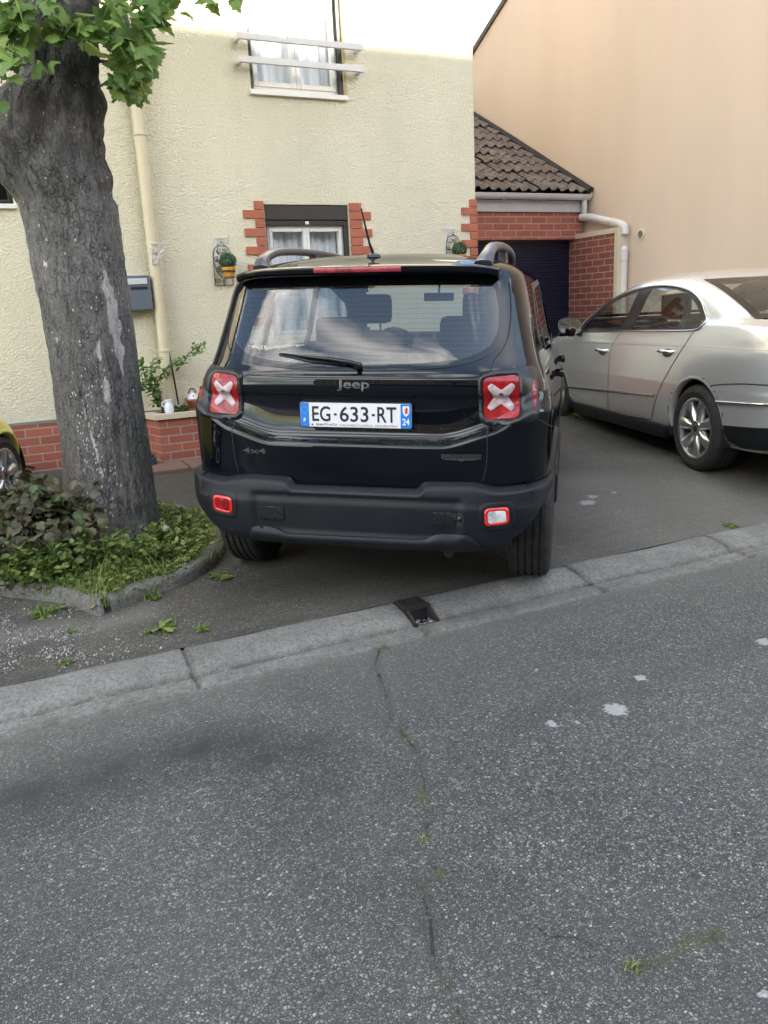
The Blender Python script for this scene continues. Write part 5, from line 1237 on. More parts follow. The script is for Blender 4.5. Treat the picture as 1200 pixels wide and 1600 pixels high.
def wheel(parent, x, y, z, R, W, rimR, side, rim, name='wheel', spokes=7, tread=True):
    """side=+1: outer face towards +x"""
    e = empty(name, (x, y, z)); e.parent = parent; del_ = None
    h = W/2; P = [(rimR-.004, h*.80), (rimR+.006, h*.92), (rimR+.02, h*.96), ((rimR+R)/2, h*1.02), (R-.03, h*.96), (R-.014, h*.88), (R-.005, h*.76)]
    g = [.55, .50, .22, .17, -.17, -.22, -.50, -.55]
    tr = [(R, h*.66), (R, h*.53), (R-.008, h*.52), (R-.008, h*.45), (R, h*.44), (R, h*.22), (R-.009, h*.21), (R-.009, h*.12), (R, h*.11), (R, -h*.11), (R-.009, -h*.12), (R-.009, -h*.21), (R, -h*.22), (R, -h*.44), (R-.008, -h*.45), (R-.008, -h*.52), (R, -h*.53), (R, -h*.66)]
    prof = P+tr+[(a, -b) for a, b in P[::-1]]
    m_ = MB(); m_.lathe(prof, 96, 'X'); t_ = m_.build('tyre', M['tyre'], e); autosmooth(t_, 30)
    m_ = MB(); s = side
    m_.lathe([(rimR+.004, s*h*.86), (rimR+.004, s*h*.93), (rimR-.006, s*h*.95), (rimR-.016, s*h*.88), (rimR-.022, s*h*.6), (rimR-.03, -s*h*.5), (rimR, -s*h*.8)], 72, 'X')
    for k in range(spokes):
        a = 2*math.pi*k/spokes+.12; c, sn = math.cos(a), math.sin(a); V = []
        for rr, wd, xo in ((.05, .024, .80), (rimR*.45, .030, .86), (rimR*.8, .042, .90), (rimR-.012, .050, .86)):
            for q, dx_ in ((-1, 0), (-.55, .016), (.55, .016), (1, 0), (1, -.035), (-1, -.035)):
                V.append((s*(h*xo-.012+dx_), rr*c-q*wd*sn, rr*sn+q*wd*c))
        m_.add(V, [(i*6+j, i*6+(j+1) % 6, (i+1)*6+(j+1) % 6, (i+1)*6+j) for i in range(3) for j in range(6)])
    m_.lathe([(0, s*(h*.86)), (.055, s*(h*.85)), (.062, s*(h*.78)), (.062, s*h*.4)], 30, 'X')
    r_ = m_.build('rim', rim, e); autosmooth(r_, 40)
    m_ = MB()
    for k in range(5): a = 2*math.pi*k/5; m_.lathe([(0, s*(h*.865)), (.007, s*(h*.865)), (.009, s*h*.85)], 10, 'X', (0, .042*math.cos(a), .042*math.sin(a)))
    m_.lathe([(0, s*h*.885), (.026, s*h*.88), (.029, s*h*.86)], 24, 'X'); m_.build('hub_cap', M['steel_dark'], r_)
    m_ = MB(); m_.lathe([(0, s*h*.30), (rimR*.72, s*h*.30), (rimR*.72, s*h*.2), (0, s*h*.2)], 40, 'X'); m_.lathe([(0, -s*h*.3), (rimR-.02, -s*h*.3)], 40, 'X'); m_.build('brake_disc', M['brakerust'], e)
    return e
def tyremat():
    t = NT('tyre_rubber'); g = t.n('TexCoord'); sp = t.n('SeparateXYZ'); t.l(g.outputs['Object'], sp.inputs[0])
    ang = t.n('Math'); ang.operation = 'ARCTAN2'; t.l(sp.outputs[1], ang.inputs[0]); t.l(sp.outputs[2], ang.inputs[1])
    ax = t.math('MULTIPLY', t.math('ABSOLUTE', sp.outputs[0]), 9)
    f = t.math('FRACT', t.math('ADD', t.math('MULTIPLY', ang.outputs[0], 11.5), ax)); gr = t.ramp(f, [(.0, 0), (.06, 0), (.10, 1), (.9, 1), (.96, 0)])
    rad = t.n('VectorMath'); rad.operation = 'LENGTH'; cb = t.n('CombineXYZ'); t.l(sp.outputs[1], cb.inputs[1]); t.l(sp.outputs[2], cb.inputs[2]); t.l(cb.outputs[0], rad.inputs[0])
    tm = t.math('GREATER_THAN', rad.outputs['Value'], .318)
    hh = t.math('ADD', t.math('MULTIPLY', tm, gr), t.math('SUBTRACT', 1, tm))
    nz = t.noise(g.outputs['Object'], 18, 6, .7); fn = t.noise(g.outputs['Object'], 160, 4, .7)
    col = t.mix(t.ramp(nz, [(.4, 0), (.8, .5)]), (.012, .012, .013), (.055, .052, .048))
    col = t.mix(t.math('MULTIPLY', t.ramp(fn, [(.5, 0), (.7, 1)]), .25), col, (.10, .095, .085))
    t.set(base=col, rough=.75, normal=t.bump(hh, .9, .006)); return t.m
M['tyre'] = tyremat()
def seat(parent, x, y, zb, zt, w_, mat, name='seat', head=True, lean=.12):
    e = MB(); 
    e.box(x-w_/2, x+w_/2, y, y+.12, zb, zt, bev=.045); o = autosmooth(e.build(name, mat, parent), 60)
    if head:
        h = MB(); h.box(x-.13, x+.13, y+.0, y+.10, zt+.045, zt+.235, bev=.04)
        for s in (-.05, .05): h.tube([(x+s, y+.05, zt-.02), (x+s, y+.05, zt+.07)], .006, 8)
        autosmooth(h.build('headrest', mat, o), 60)
    return o
def place(e, T, A, B, C, s=1):
    m_ = Matrix.Identity(4)
    for j in range(3): m_[j][0] = A[j]*s; m_[j][1] = B[j]*s; m_[j][2] = C[j]*s; m_[j][3] = T[j]
    e.matrix_world = m_
def car_axes(yaw, pi, ro):
    cy, sy = math.cos(yaw), math.sin(yaw); Fw = Vector((sy*math.cos(pi), cy*math.cos(pi), math.sin(pi))); Rt = Vector((cy, -sy, 0)); U = Rt.cross(Fw)
    return math.cos(ro)*Rt-math.sin(ro)*U, Fw, math.sin(ro)*Rt+math.cos(ro)*U

# ------------------------------------------------------------------ BLACK COMPACT SUV
suv = empty('parked_car', (0, 0, 0), 0, 'glossy black compact SUV seen from behind, parked with its right rear wheel on the kerb', 'car')
A_, B_, C_ = car_axes(R_(38.15), R_(.8), R_(2.15)); place(suv, (1.3258, 3.2708, .0691), A_, B_, C_)
def lift(x, y, z):
    if y > 1.2 or z < .62 or z > 1.03: return 0
    wv = smooth01((z-.62)/.12)*(1-smooth01((z-.86)/.16)); a = abs(x)
    return wv*(.075*smooth01((a-.38)/.32)+.085*smooth01((a-.62)/.2))*(1-smooth01((y-.25)/.5))
JK = [(.30, .16, 4.10, .80, 4.2, .42, .6), (.45, .12, 4.16, .862, 4.2, .42, .6), (.56, .085, 4.18, .880, 4.2, .42, .6), (.62, .068, 4.18, .889, 4.2, .42, .6), (.70, .057, 4.17, .894, 4.2, .42, .6), (.765, .050, 4.15, .895, 4.2, .42, .6), (.788, .048, 4.14, .895, 4.2, .42, .6),
      (.798, .052, 4.13, .894, 4.2, .42, .6), (.822, .082, 4.12, .894, 4.2, .42, .6), (.845, .098, 4.10, .892, 4.2, .42, .6), (.90, .108, 4.06, .886, 4.2, .42, .6), (.97, .112, 4.0, .875, 4.2, .42, .6), (1.012, .110, 3.95, .869, 4.2, .42, .6), (1.022, .098, 3.93, .866, 4.2, .42, .6), (1.06, .094, 3.75, .853, 4.2, .42, .6),
      (1.098, .100, 3.4, .838, 4.2, .42, .6), (1.112, .112, 3.3, .832, 4.2, .42, .6), (1.14, .126, 3.22, .820, 4.2, .42, .6), (1.20, .148, 3.12, .800, 4.2, .42, .6), (1.30, .186, 2.98, .775, 4.2, .42, .55), (1.40, .224, 2.84, .752, 4.2, .42, .5), (1.48, .254, 2.72, .734, 4.2, .42, .5), (1.535, .276, 2.62, .715, 4.0, .42, .5),
      (1.57, .305, 2.52, .680, 4.0, .42, .5), (1.60, .37, 2.38, .61, 3.8, .45, .5), (1.625, .48, 2.22, .49, 3.5, .45, .5), (1.645, .62, 2.08, .38, 3.2, .4, .4), (1.660, .85, 1.9, .22, 2.8, .3, .3), (1.666, 1.1, 1.7, .06, 2.4, .1, .1)]
S = Shell(JK, 190, barrel=.025, zmod=lift)
RY, RR_ = .765, .345
clearH = [(0, 1.156), (.20, 1.158), (.40, 1.170), (.51, 1.19), (.585, 1.228), (.618, 1.28), (.622, 1.37), (.604, 1.46), (.584, 1.484), (.51, 1.492), (0, 1.495)]
outerH = [(0, 1.128), (.20, 1.130), (.40, 1.142), (.52, 1.164), (.605, 1.204), (.646, 1.262), (.658, 1.345), (.644, 1.455), (.624, 1.50), (.56, 1.52), (0, 1.524)]
CLEAR = sym(spline(clearH, 4, False)); OUTER = sym(spline(outerH, 4, False))
SIDE_O = roundpoly([(.70, 1.20), (.74, 1.30), (.98, 1.50), (2.22, 1.535), (2.62, 1.42), (3.02, 1.16), (2.0, 1.125)], .06)
SIDE_C = [roundpoly(p, .03) for p in ([(.78, 1.215), (.81, 1.30), (.96, 1.455), (1.04, 1.46), (1.04, 1.165)], [(1.10, 1.165), (1.10, 1.47), (1.83, 1.50), (1.86, 1.145)], [(1.95, 1.145), (1.93, 1.50), (2.20, 1.502), (2.57, 1.395), (2.90, 1.175)])]
FRONT = sym([(0, 1.13), (.66, 1.15), (.60, 1.42), (.52, 1.55), (0, 1.57)])
def grow(P, d):
    cx = sum(p[0] for p in P)/len(P); cy = sum(p[1] for p in P)/len(P)
    return [(x+d*(x-cx)/(abs(x-cx)+.05), y+d*(y-cy)/(abs(y-cy)+.03)) for x, y in P]
CUT_R = grow(CLEAR, .018); CUT_S = [grow(p, .018) for p in SIDE_C]
def cutJ(c):
    if abs(c.x) > .5:
        for yw in (RY, RY+2.57):
            if (c.y-yw)**2+(c.z-.34)**2 < .40**2 and abs(c.x) > .62: return True
    if c.y < .6 and abs(c.x) < .64 and c.z > 1.1 and inpoly(c.x, c.z, CUT_R): return True
    if c.y > 2.0 and c.z > 1.13 and abs(c.x) < .66 and inpoly(c.x, c.z, FRONT): return True
    if abs(c.x) > .5 and c.z > 1.12 and any(inpoly(c.y, c.z, p) for p in CUT_S): return True
    if c.y < .40 and c.z < .60: return True
    return False
body = S.body('body', M['black'], suv, cutJ)
patch(S, 'rear', OUTER, 'rear_window', M['gloss'], suv, [CLEAR], .004, .012, .018)
rw = [o for o in suv.children if o.name.startswith('rear_window')][0]
patch(S, 'rear', [(x*1.004, z) for x, z in CLEAR], 'pane', M['tint'], rw, (), .0035, .0, .03)
# heating wires
b = MB()
for k in range(13):
    z = 1.20+k*.0215
    pts = []
    for i in range(25):
        x = -.56+1.12*i/24
        if not inpoly(x, z, CLEAR): continue
        p, n, d = S.hit('rear', x, z); pts.append((x, p.y+.004, z))
    if len(pts) > 3: b.tube(pts, .0006, 3, False)
b.build('heating_wires', M['potband'], rw)
for kind, sg in (('right', 1), ('left', -1)):
    o = patch(S, kind, SIDE_O, 'side_window', M['satin'], suv, SIDE_C, .003, .01, .03)
    for p in SIDE_C: patch(S, kind, p, 'pane', M['tint'], o, (), .002, 0, .05)
o = patch(S, 'front', [(x*1.03, z) for x, z in FRONT], 'windshield', M['clear'], suv, (), .003, .0, .06)
# seams: thin grooves on tailgate / bumper corners
def seam(pts, wdt=.0045, kind='rear', off=.0012, mat='dark', par=None, sh=None):
    P = spline(pts, 8, False); Lf = []; Rt = []
    for i, p in enumerate(P):
        a = P[max(0, i-1)]; c = P[min(len(P)-1, i+1)]; d = Vector((c[0]-a[0], c[1]-a[1])).normalized(); n = Vector((-d.y, d.x))*wdt/2
        for s, Ls in ((1, Lf), (-1, Rt)):
            q = (p[0]+n.x*s, p[1]+n.y*s); h, nn, dd = (sh or S).hit(kind, *q); Ls.append(h+nn*off if h else None)
    V = []; F = []
    for l, r in zip(Lf, Rt):
        if l is None or r is None: continue
        V += [l, r]
    F = [(2*i, 2*i+1, 2*i+3, 2*i+2) for i in range(len(V)//2-1)]
    return mesh('panel_gap', V, F, M[mat], par or suv)
for sg in (1, -1):
    seam([(sg*.598, .90), (sg*.600, .82), (sg*.597, .72), (sg*.583, .645)]); seam([(sg*.60, 1.128), (sg*.612, 1.17), (sg*.64, 1.205)])
    seam([(sg*.77, .935), (sg*.83, .905), (sg*.875, .86)])
    seam([(sg*.655, 1.50), (sg*.668, 1.42), (sg*.672, 1.34), (sg*.662, 1.25), (sg*.63, 1.19)], .004)
seam([(-.54, 1.105), (-.3, 1.098), (0, 1.097), (.3, 1.098), (.54, 1.105), (.62, 1.128)], .003)
# spoiler
b = MB(); V = []; nx = 61
for i in range(nx):
    u = -1+2*i/(nx-1); x = .616*u; c = abs(u)**5*.10; dz = -.006*u*u-.018*abs(u)**8
    pr = [(.44, 1.622-.03*u*u), (.33, 1.598-.012*u*u), (.24, 1.588), (.190, 1.583), (.176, 1.576), (.175, 1.560), (.182, 1.550), (.22, 1.542), (.30, 1.534)]
    for y, z in pr: V.append((x, y+c, z+dz))
k = 9; F = [(i*k+j, (i+1)*k+j, (i+1)*k+j+1, i*k+j+1) for i in range(nx-1) for j in range(k-1)]+[tuple(range(k)), tuple((nx-1)*k+j for j in range(k))[::-1]]
sp_ = mesh('spoiler', V, F, M['black'], suv); autosmooth(sp_, 50)
b = MB(); V = []
for i in range(31):
    x = -.20+.40*i/30; V += [(x, .172, 1.575), (x, .1695, 1.571), (x, .1695, 1.556), (x, .173, 1.553)]
b.add(V, [(i*4+j, i*4+j+1, (i+1)*4+j+1, (i+1)*4+j) for i in range(30) for j in range(3)]); b.build('brake_light', M['darkred'], sp_, True)
# tail lights
for sg, lab in ((-1, None), (1, None)):
    m2 = (lambda P: P) if sg == 1 else mirr
    hous = roundpoly([(.560, .892), (.548, 1.118), (.60, 1.128), (.775, 1.142), (.80, 1.12), (.818, .93), (.79, .905)], .045); inner = roundpoly([(.582, .918), (.574, 1.098), (.722, 1.108), (.732, .93)], .03)
    e = patch(S, 'rear', m2(hous), 'tail_light', M['satin'], suv, [m2(inner)], .004, .03, .010, prof=lambda d: .020*smooth01(d/.018))
    lens = roundpoly([(.580, .916), (.572, 1.100), (.724, 1.110), (.734, .928)], .03)
    le = patch(S, 'rear', m2(lens), 'lens', M['redlens'], e, (), .010, .0, .012)
    cx, cz = .652, 1.016
    cross = []
    for k in range(4):
        a = math.pi/4+k*math.pi/2; a1 = a+math.pi/4
        ca, sa = math.cos(a), math.sin(a)
        for q, r_ in ((-.014, .066), (-.010, .075), (.010, .075), (.014, .066)): cross.append((cx+(ca*r_-sa*q)*.98, cz+(sa*r_+ca*q)*1.0))
        cross.append((cx+math.cos(a1)*.030, cz+math.sin(a1)*.030))
    cr_ = patch(S, 'rear', m2(roundpoly(cross, .008, 3)), 'light_cross', M['crosslens'], e, (), .014, .006, .007, prof=lambda d: .0025*smooth01(d/.006))
    dot = [(cx+.010*math.cos(a), cz+.012+.007*math.sin(a)) for a in [2*math.pi*q/14 for q in range(14)]]; patch(S, 'rear', m2(dot), 'bulb', M['badge'], e, (), .023, .002, .006)
    mk = roundpoly([(.786, 1.00), (.784, 1.085), (.797, 1.08), (.804, 1.0), (.80, .965)], .005); patch(S, 'rear', m2(mk), 'side_marker', M['redlens'], e, (), .024, .006, .006)
    sur = roundpoly([(.585, .885), (.60, .872), (.79, .895), (.805, .93), (.79, .90)], .01)
# number plate
def hy(x, z): return S.hit('rear', x, z)[0].y
py_ = hy(0, .93)-.030
plate = empty('number_plate', (0, py_, .93)); plate.parent = suv
def pl_m(name, P, y, mat, th=.004):
    b = MB(); n = len(P); b.add([(x, y, z) for x, z in P]+[(x, y+th, z) for x, z in P], [tuple(range(n))]+[((i+1) % n, i, n+i, n+(i+1) % n) for i in range(n)]); 
    return b.build(name, mat, plate)
pl_m('plate_holder', roundpoly([(-.264, -.060), (.264, -.060), (.264, .060), (-.264, .060)], .008), .004, M['satin'], .024)
pl_m('plate_sheet', roundpoly([(-.260, -.055), (.260, -.055), (.260, .055), (-.260, .055)], .008), 0, M['whiteplate'])
pl_m('blue_band', roundpoly([(-.2595, -.0545), (-.218, -.0545), (-.218, .0545), (-.2595, .0545)], .004, 3), -.0008, M['plateblue'], .001)
pl_m('blue_band', roundpoly([(.211, -.0545), (.2595, -.0545), (.2595, .0545), (.211, .0545)], .004, 3), -.0008, M['plateblue'], .001)
for s, x0, w_ in (('EG', -.203, .087), ('633', -.072, .135), ('RT', .104, .088)): flat_text(s, x0, -.030, w_, .070, -.0010, M['ink'], plate, .012, 'plate_letters')
for x0 in (-.099, .079): b = MB(); b.box(x0, x0+.013, -.0012, .0, -.002, .008); b.build('plate_letters', M['ink'], plate)
flat_text('QUALITY AUTO', -.186, -.050, .100, .0105, -.0010, M['ink'], plate, .02, 'dealer_letters'); flat_text('10 BD ALBERT CLAVEILLE - 24100 BERGERAC', -.074, -.050, .272, .0085, -.0010, M['badge'], plate, 0, 'dealer_letters')
b = MB(); b.add([(-.204+.0045*math.cos(a), -.001, -.045+.0045*math.sin(a)) for a in [2*math.pi*q/12 for q in range(12)]], [tuple(range(12))]); b.build('dealer_letters', M['badge'], plate)
flat_text('F', -.2445, -.034, .011, .018, -.0018, M['whiteink'], plate, .02, 'band_letters'); flat_text('24', .2195, -.040, .032, .030, -.0018, M['whiteink'], plate, .015, 'band_letters')
b = MB()
for k in range(12):
    a = 2*math.pi*k/12; b.add([(-.239+.0155*math.cos(a)+.0024*math.cos(q)*(1 if i % 2 else .45), -.0018, .022+.0155*math.sin(a)+.0024*math.sin(q)*(1 if i % 2 else .45)) for i, q in enumerate([math.pi*j/5 for j in range(10)])], [tuple(range(10))])
b.build('star_ring', M['yellowink'], plate)
pl_m('crest_shield', spline([(.222, .044), (.222, .020), (.226, .008), (.236, -.001), (.246, .008), (.250, .020), (.250, .044), (.236, .0445)], 3), -.0018, M['whiteink'], .0008)
lion = [(.231, .008), (.233, .016), (.229, .014), (.230, .020), (.234, .022), (.231, .027), (.227, .026), (.229, .031), (.235, .030), (.233, .035), (.236, .040), (.241, .040), (.243, .036), (.240, .033), (.246, .034), (.247, .030), (.241, .028), (.240, .024), (.245, .025), (.247, .020), (.242, .018), (.243, .011), (.239, .010), (.238, .016), (.235, .014), (.236, .008)]
pl_m('crest_lion', lion, -.0026, M['redink'], .0008)
for sx in (-.209, .203):
    b = MB(); b.lathe([(0, -.0025), (.003, -.0022), (.004, 0)], 10, 'Y', (sx, 0, .002)); b.build('plate_screw', M['whiteink'], plate)
# badges
shell_text(S, 'Jeep', -.085, 1.038, .152, .052, M['badge'], suv, .018, .005, name='brand_lettering')
shell_text(S, '4x4', -.548, .745, .118, .026, M['badge'], suv, .012, .004, name='badge_lettering')
bd = patch(S, 'rear', [(.400, .768), (.400, .748), (.43, .742), (.475, .741), (.488, .734), (.502, .741), (.545, .742), (.575, .748), (.575, .768)], 'badge', M['badge'], suv, (), .003, .004, .02)
patch(S, 'rear', [(.403, .7655), (.403, .7515), (.572, .7515), (.572, .7655)], 'badge_ground', M['ink'], bd, (), .0045, .001, .02)
shell_text(S, 'NIGHT EAGLE', .408, .7535, .160, .0095, M['badge'], bd, .01, .0058, name='badge_lettering')
# wiper
def rearpt(x, z, o): p, n, d = S.hit('rear', x, z); return Vector((x, p.y-o, z))
b = MB(); P = [rearpt(.01, 1.152, .018), rearpt(-.02, 1.165, .03), rearpt(-.12, 1.180, .032), rearpt(-.24, 1.190, .026), rearpt(-.36, 1.202, .016)]
b.tube(P, [.016, .018, .014, .009, .004], 10, flat=.6); b.tube([rearpt(.01, 1.150, .0), rearpt(.01, 1.150, .03)], .016, 12)
b.tube([rearpt(-.05, 1.150, .010), rearpt(-.22, 1.168, .010), rearpt(-.37, 1.197, .009)], .006, 8)
b.build('wiper', M['satin'], suv, True)
# antenna
b = MB(); hz_ = S.hit('top', 0, .50)[0].z; b.lathe([(0, 0), (.034, 0), (.030, .012), (.015, .02), (0, .024)], 20, 'Z', (0.0, .50, hz_)); b.tube([(0, .50, hz_+.012), (-.012, .47, hz_+.06), (-.035, .41, hz_+.215)], [.008, .006, .0035], 8); autosmooth(b.build('antenna', M['satin'], suv))
# roof rails
for sg in (-1, 1):
    pts = [(.535, .40, 1.575), (.548, .46, 1.622), (.552, .55, 1.652), (.556, .70, 1.674), (.558, 1.0, 1.688), (.555, 1.5, 1.694), (.545, 2.0, 1.680), (.53, 2.25, 1.655), (.52, 2.38, 1.615)]
    P = spline(pts, 6, False); V = []
    for i, p in enumerate(P):
        t_ = i/(len(P)-1); hw = .028+.014*max(0, 1-t_*6); hh = .020+.014*max(0, 1-t_*5)
        a = Vector(P[max(0, i-1)]); c = Vector(P[min(len(P)-1, i+1)]); d = (c-a).normalized(); upv = Vector((1, 0, 0)).cross(d)
        if upv.z < 0: upv = -upv
        for q in range(12):
            an = 2*math.pi*q/12; cs, sn = math.cos(an), math.sin(an); ex = lambda v: math.copysign(abs(v)**.6, v)
            V.append(tuple(Vector((p[0]*sg, p[1], p[2]))+Vector((ex(cs)*hw*sg, 0, 0))+upv*ex(sn)*hh))
    n = len(P); b = MB(); b.add(V, [(i*12+j, i*12+(j+1) % 12, (i+1)*12+(j+1) % 12, (i+1)*12+j) for i in range(n-1) for j in range(12)]+[tuple(range(12))[::-1], tuple((n-1)*12+j for j in range(12))])
    for yy in (1.32,): b.box(sg*.55-.02, sg*.55+.02, yy-.06, yy+.06, 1.58, 1.69)
    autosmooth(b.build('roof_rail', M['rail'], suv), 50)
# bumper
def bump_mesh():
    W = .897; n_, ry = 4.2, .43; half = []
    for k in range(241):
        a = math.pi/2*k/240; half.append((W*math.sin(a)**(2/n_), ry*(1-max(0, math.cos(a))**(2/n_))))
    half.append((W, .47)); pl_ = [(-x, y) for x, y in half[::-1]]+half[1:]
    d = [0]
    for i in range(1, len(pl_)): d.append(d[-1]+math.hypot(pl_[i][0]-pl_[i-1][0], pl_[i][1]-pl_[i-1][1]))
    N = 260; cols = []; j = 0
    for k in range(N+1):
        s = d[-1]*k/N
        while j < len(pl_)-2 and d[j+1] < s: j += 1
        t_ = (s-d[j])/(d[j+1]-d[j]+1e-12); cols.append((pl_[j][0]+(pl_[j+1][0]-pl_[j][0])*t_, pl_[j][1]+(pl_[j+1][1]-pl_[j][1])*t_))
    V = []; R0 = 34
    for x, y in cols:
        ax = abs(x)
        zt = pchip([0, .30, .335, .36, .53, .60, .66, .80, .95], [.606, .606, .640, .646, .652, .636, .622, .625, .640], ax)
        zbm = pchip([0, .45, .56, .68, .76, .815, .86, .90, .92], [.312, .315, .322, .345, .40, .468, .55, .60, .60], ax) if y < .42 else .60
        for r in range(R0):
            t_ = r/(R0-1); z = zbm+(zt-zbm)*t_
            zz = (z-.30)/.34
            yo = pchip([0, .06, .2, .45, .66, .72, .9, .96, 1.02], [.075, .035, .012, .004, .0, .006, .018, .028, .050], max(0, min(1.02, zz)))
            inset = pchip([.30, .40, .5, .6, .66], [.05, .02, .004, .004, .016], z)
            if r >= R0-3: yo += .012*(r-(R0-4)); inset += .005*(r-(R0-4))
            if ax < .52 and .37 < z < .60: yo += .010*smooth01((.52-ax)/.05)*smooth01((z-.37)/.03)*smooth01((.575-z)/.015)
            sc = 1-inset/W; V.append((x*sc, y+yo*(1 if ax < .8 else .6), z))
        V.append((x*(1-.05), y+.07, zt-.004))
    k = R0+1; F = [(i*k+j, (i+1)*k+j, (i+1)*k+j+1, i*k+j+1) for i in range(len(cols)-1) for j in range(k-1)]
    return V, F
V, F = bump_mesh(); bum = mesh('bumper', V, F, M['plastic'], suv, True)
class BV: pass
SB = BV(); SB.bvh = BVHTree.FromPolygons([Vector(v) for v in V], F); SB.hit = lambda kind, a, b: Shell.hit(SB, kind, a, b)
skid = [(-.525, .36), (-.515, .335), (-.49, .322), (.49, .322), (.60, .335), (.58, .365), (.555, .398), (.52, .412), (.40, .410), (.365, .400), (.33, .378), (-.33, .374), (-.365, .392), (-.42, .405), (-.50, .400)]
patch(SB, 'rear', roundpoly(skid, .02), 'skid_plate', M['plastic'], bum, (), .012, .014, .014, prof=lambda d: .008*smooth01(d/.015))
seam([(-.42, .545), (-.30, .541), (0, .540), (.30, .543), (.44, .547)], .005, sh=SB, par=bum, mat='rubber')
def ventp(x0, x1, z0, z1):
    o = roundpoly([(x0, z0), (x1, z0+.004), (x1+.006, z1+.002), (x0-.004, z1)], .02)
    e = patch(SB, 'rear', o, 'vent', M['dark'], bum, (), .003, .004, .014)
    b = MB(); r = .0105; row = 0; z = z0+.006
    while z < z1:
        x = x0+.008+(row % 2)*r*1.0
        while x < x1:
            hx = [(x+r*1.12*math.cos(a), z+r*.66*math.sin(a)) for a in [math.pi/3*q for q in range(7)]]
            if all(inpoly(*q, o) for q in hx): b.tube([rp(SB, *q, .007) for q in hx], .0014, 4, False)
            x += r*2.1
        z += r*.68; row += 1
    b.build('mesh_grille', M['satin'], e)
    ring = patch(SB, 'rear', o, 'vent_rim', M['plastic'], e, [roundpoly([(x0+.007, z0+.007), (x1-.006, z0+.010), (x1-.001, z1-.006), (x0+.003, z1-.007)], .015)], .005, .004, .01)
def rp(sh, x, z, o): p, n, d = sh.hit('rear', x, z); return Vector((x, p.y-o, z))
ventp(-.485, -.342, .432, .503); ventp(.355, .470, .445, .512)
o = roundpoly([(.476, .447), (.503, .447), (.512, .48), (.503, .512), (.476, .512)], .01); ho = patch(SB, 'rear', o, 'exhaust_hole', M['dark'], bum, (), .004, .004, .01)
b = MB(); b.tube([rp(SB, .490, .485, .012), rp(SB, .490, .485, .002)], .011, 14); b.build('tow_cover', M['satin'], ho, True)
for sg in (-1, 1):
    m2 = (lambda P: P) if sg == 1 else mirr
    base = roundpoly([(.585, .425), (.575, .55), (.60, .565), (.725, .562), (.745, .54), (.74, .46), (.70, .432)], .03)
    fr = roundpoly([(.602, .452), (.598, .535), (.706, .542), (.710, .464)], .024); inn = roundpoly([(.616, .466), (.613, .523), (.692, .528), (.695, .476)], .016)
    e = patch(SB, 'rear', m2(fr), 'fog_light', M['redring'], bum, [m2(inn)], .006, .016, .007, prof=lambda d: .005*smooth01(d/.005))
    patch(SB, 'rear', m2(inn), 'lens', M['clearlens'] if sg == 1 else M['redlens'], e, (), .007, 0, .01)
    ring = roundpoly([(.578, .430), (.572, .556), (.73, .568), (.74, .445), (.70, .432)], .04); patch(SB, 'rear', m2(ring), 'light_surround', M['plastic'], bum, [m2(fr)], .002, .01, .012, prof=lambda d: .006*smooth01(d/.02))
for x, z in ((-.33, .555), (.335, .560), (.762, .548), (-.745, .535)):
    P = [(x+.010*math.cos(a), z+.010*math.sin(a)) for a in [2*math.pi*q/16 for q in range(16)]]; P2 = [(x+.006*math.cos(a), z+.006*math.sin(a)) for a in [2*math.pi*q/16 for q in range(16)]]
    o = patch(SB, 'rear', P, 'parking_sensor', M['rubber'], bum, [P2], .001, .003, .006); patch(SB, 'rear', P2, 'sensor_face', M['plastic'], o, (), .002, .002, .006)
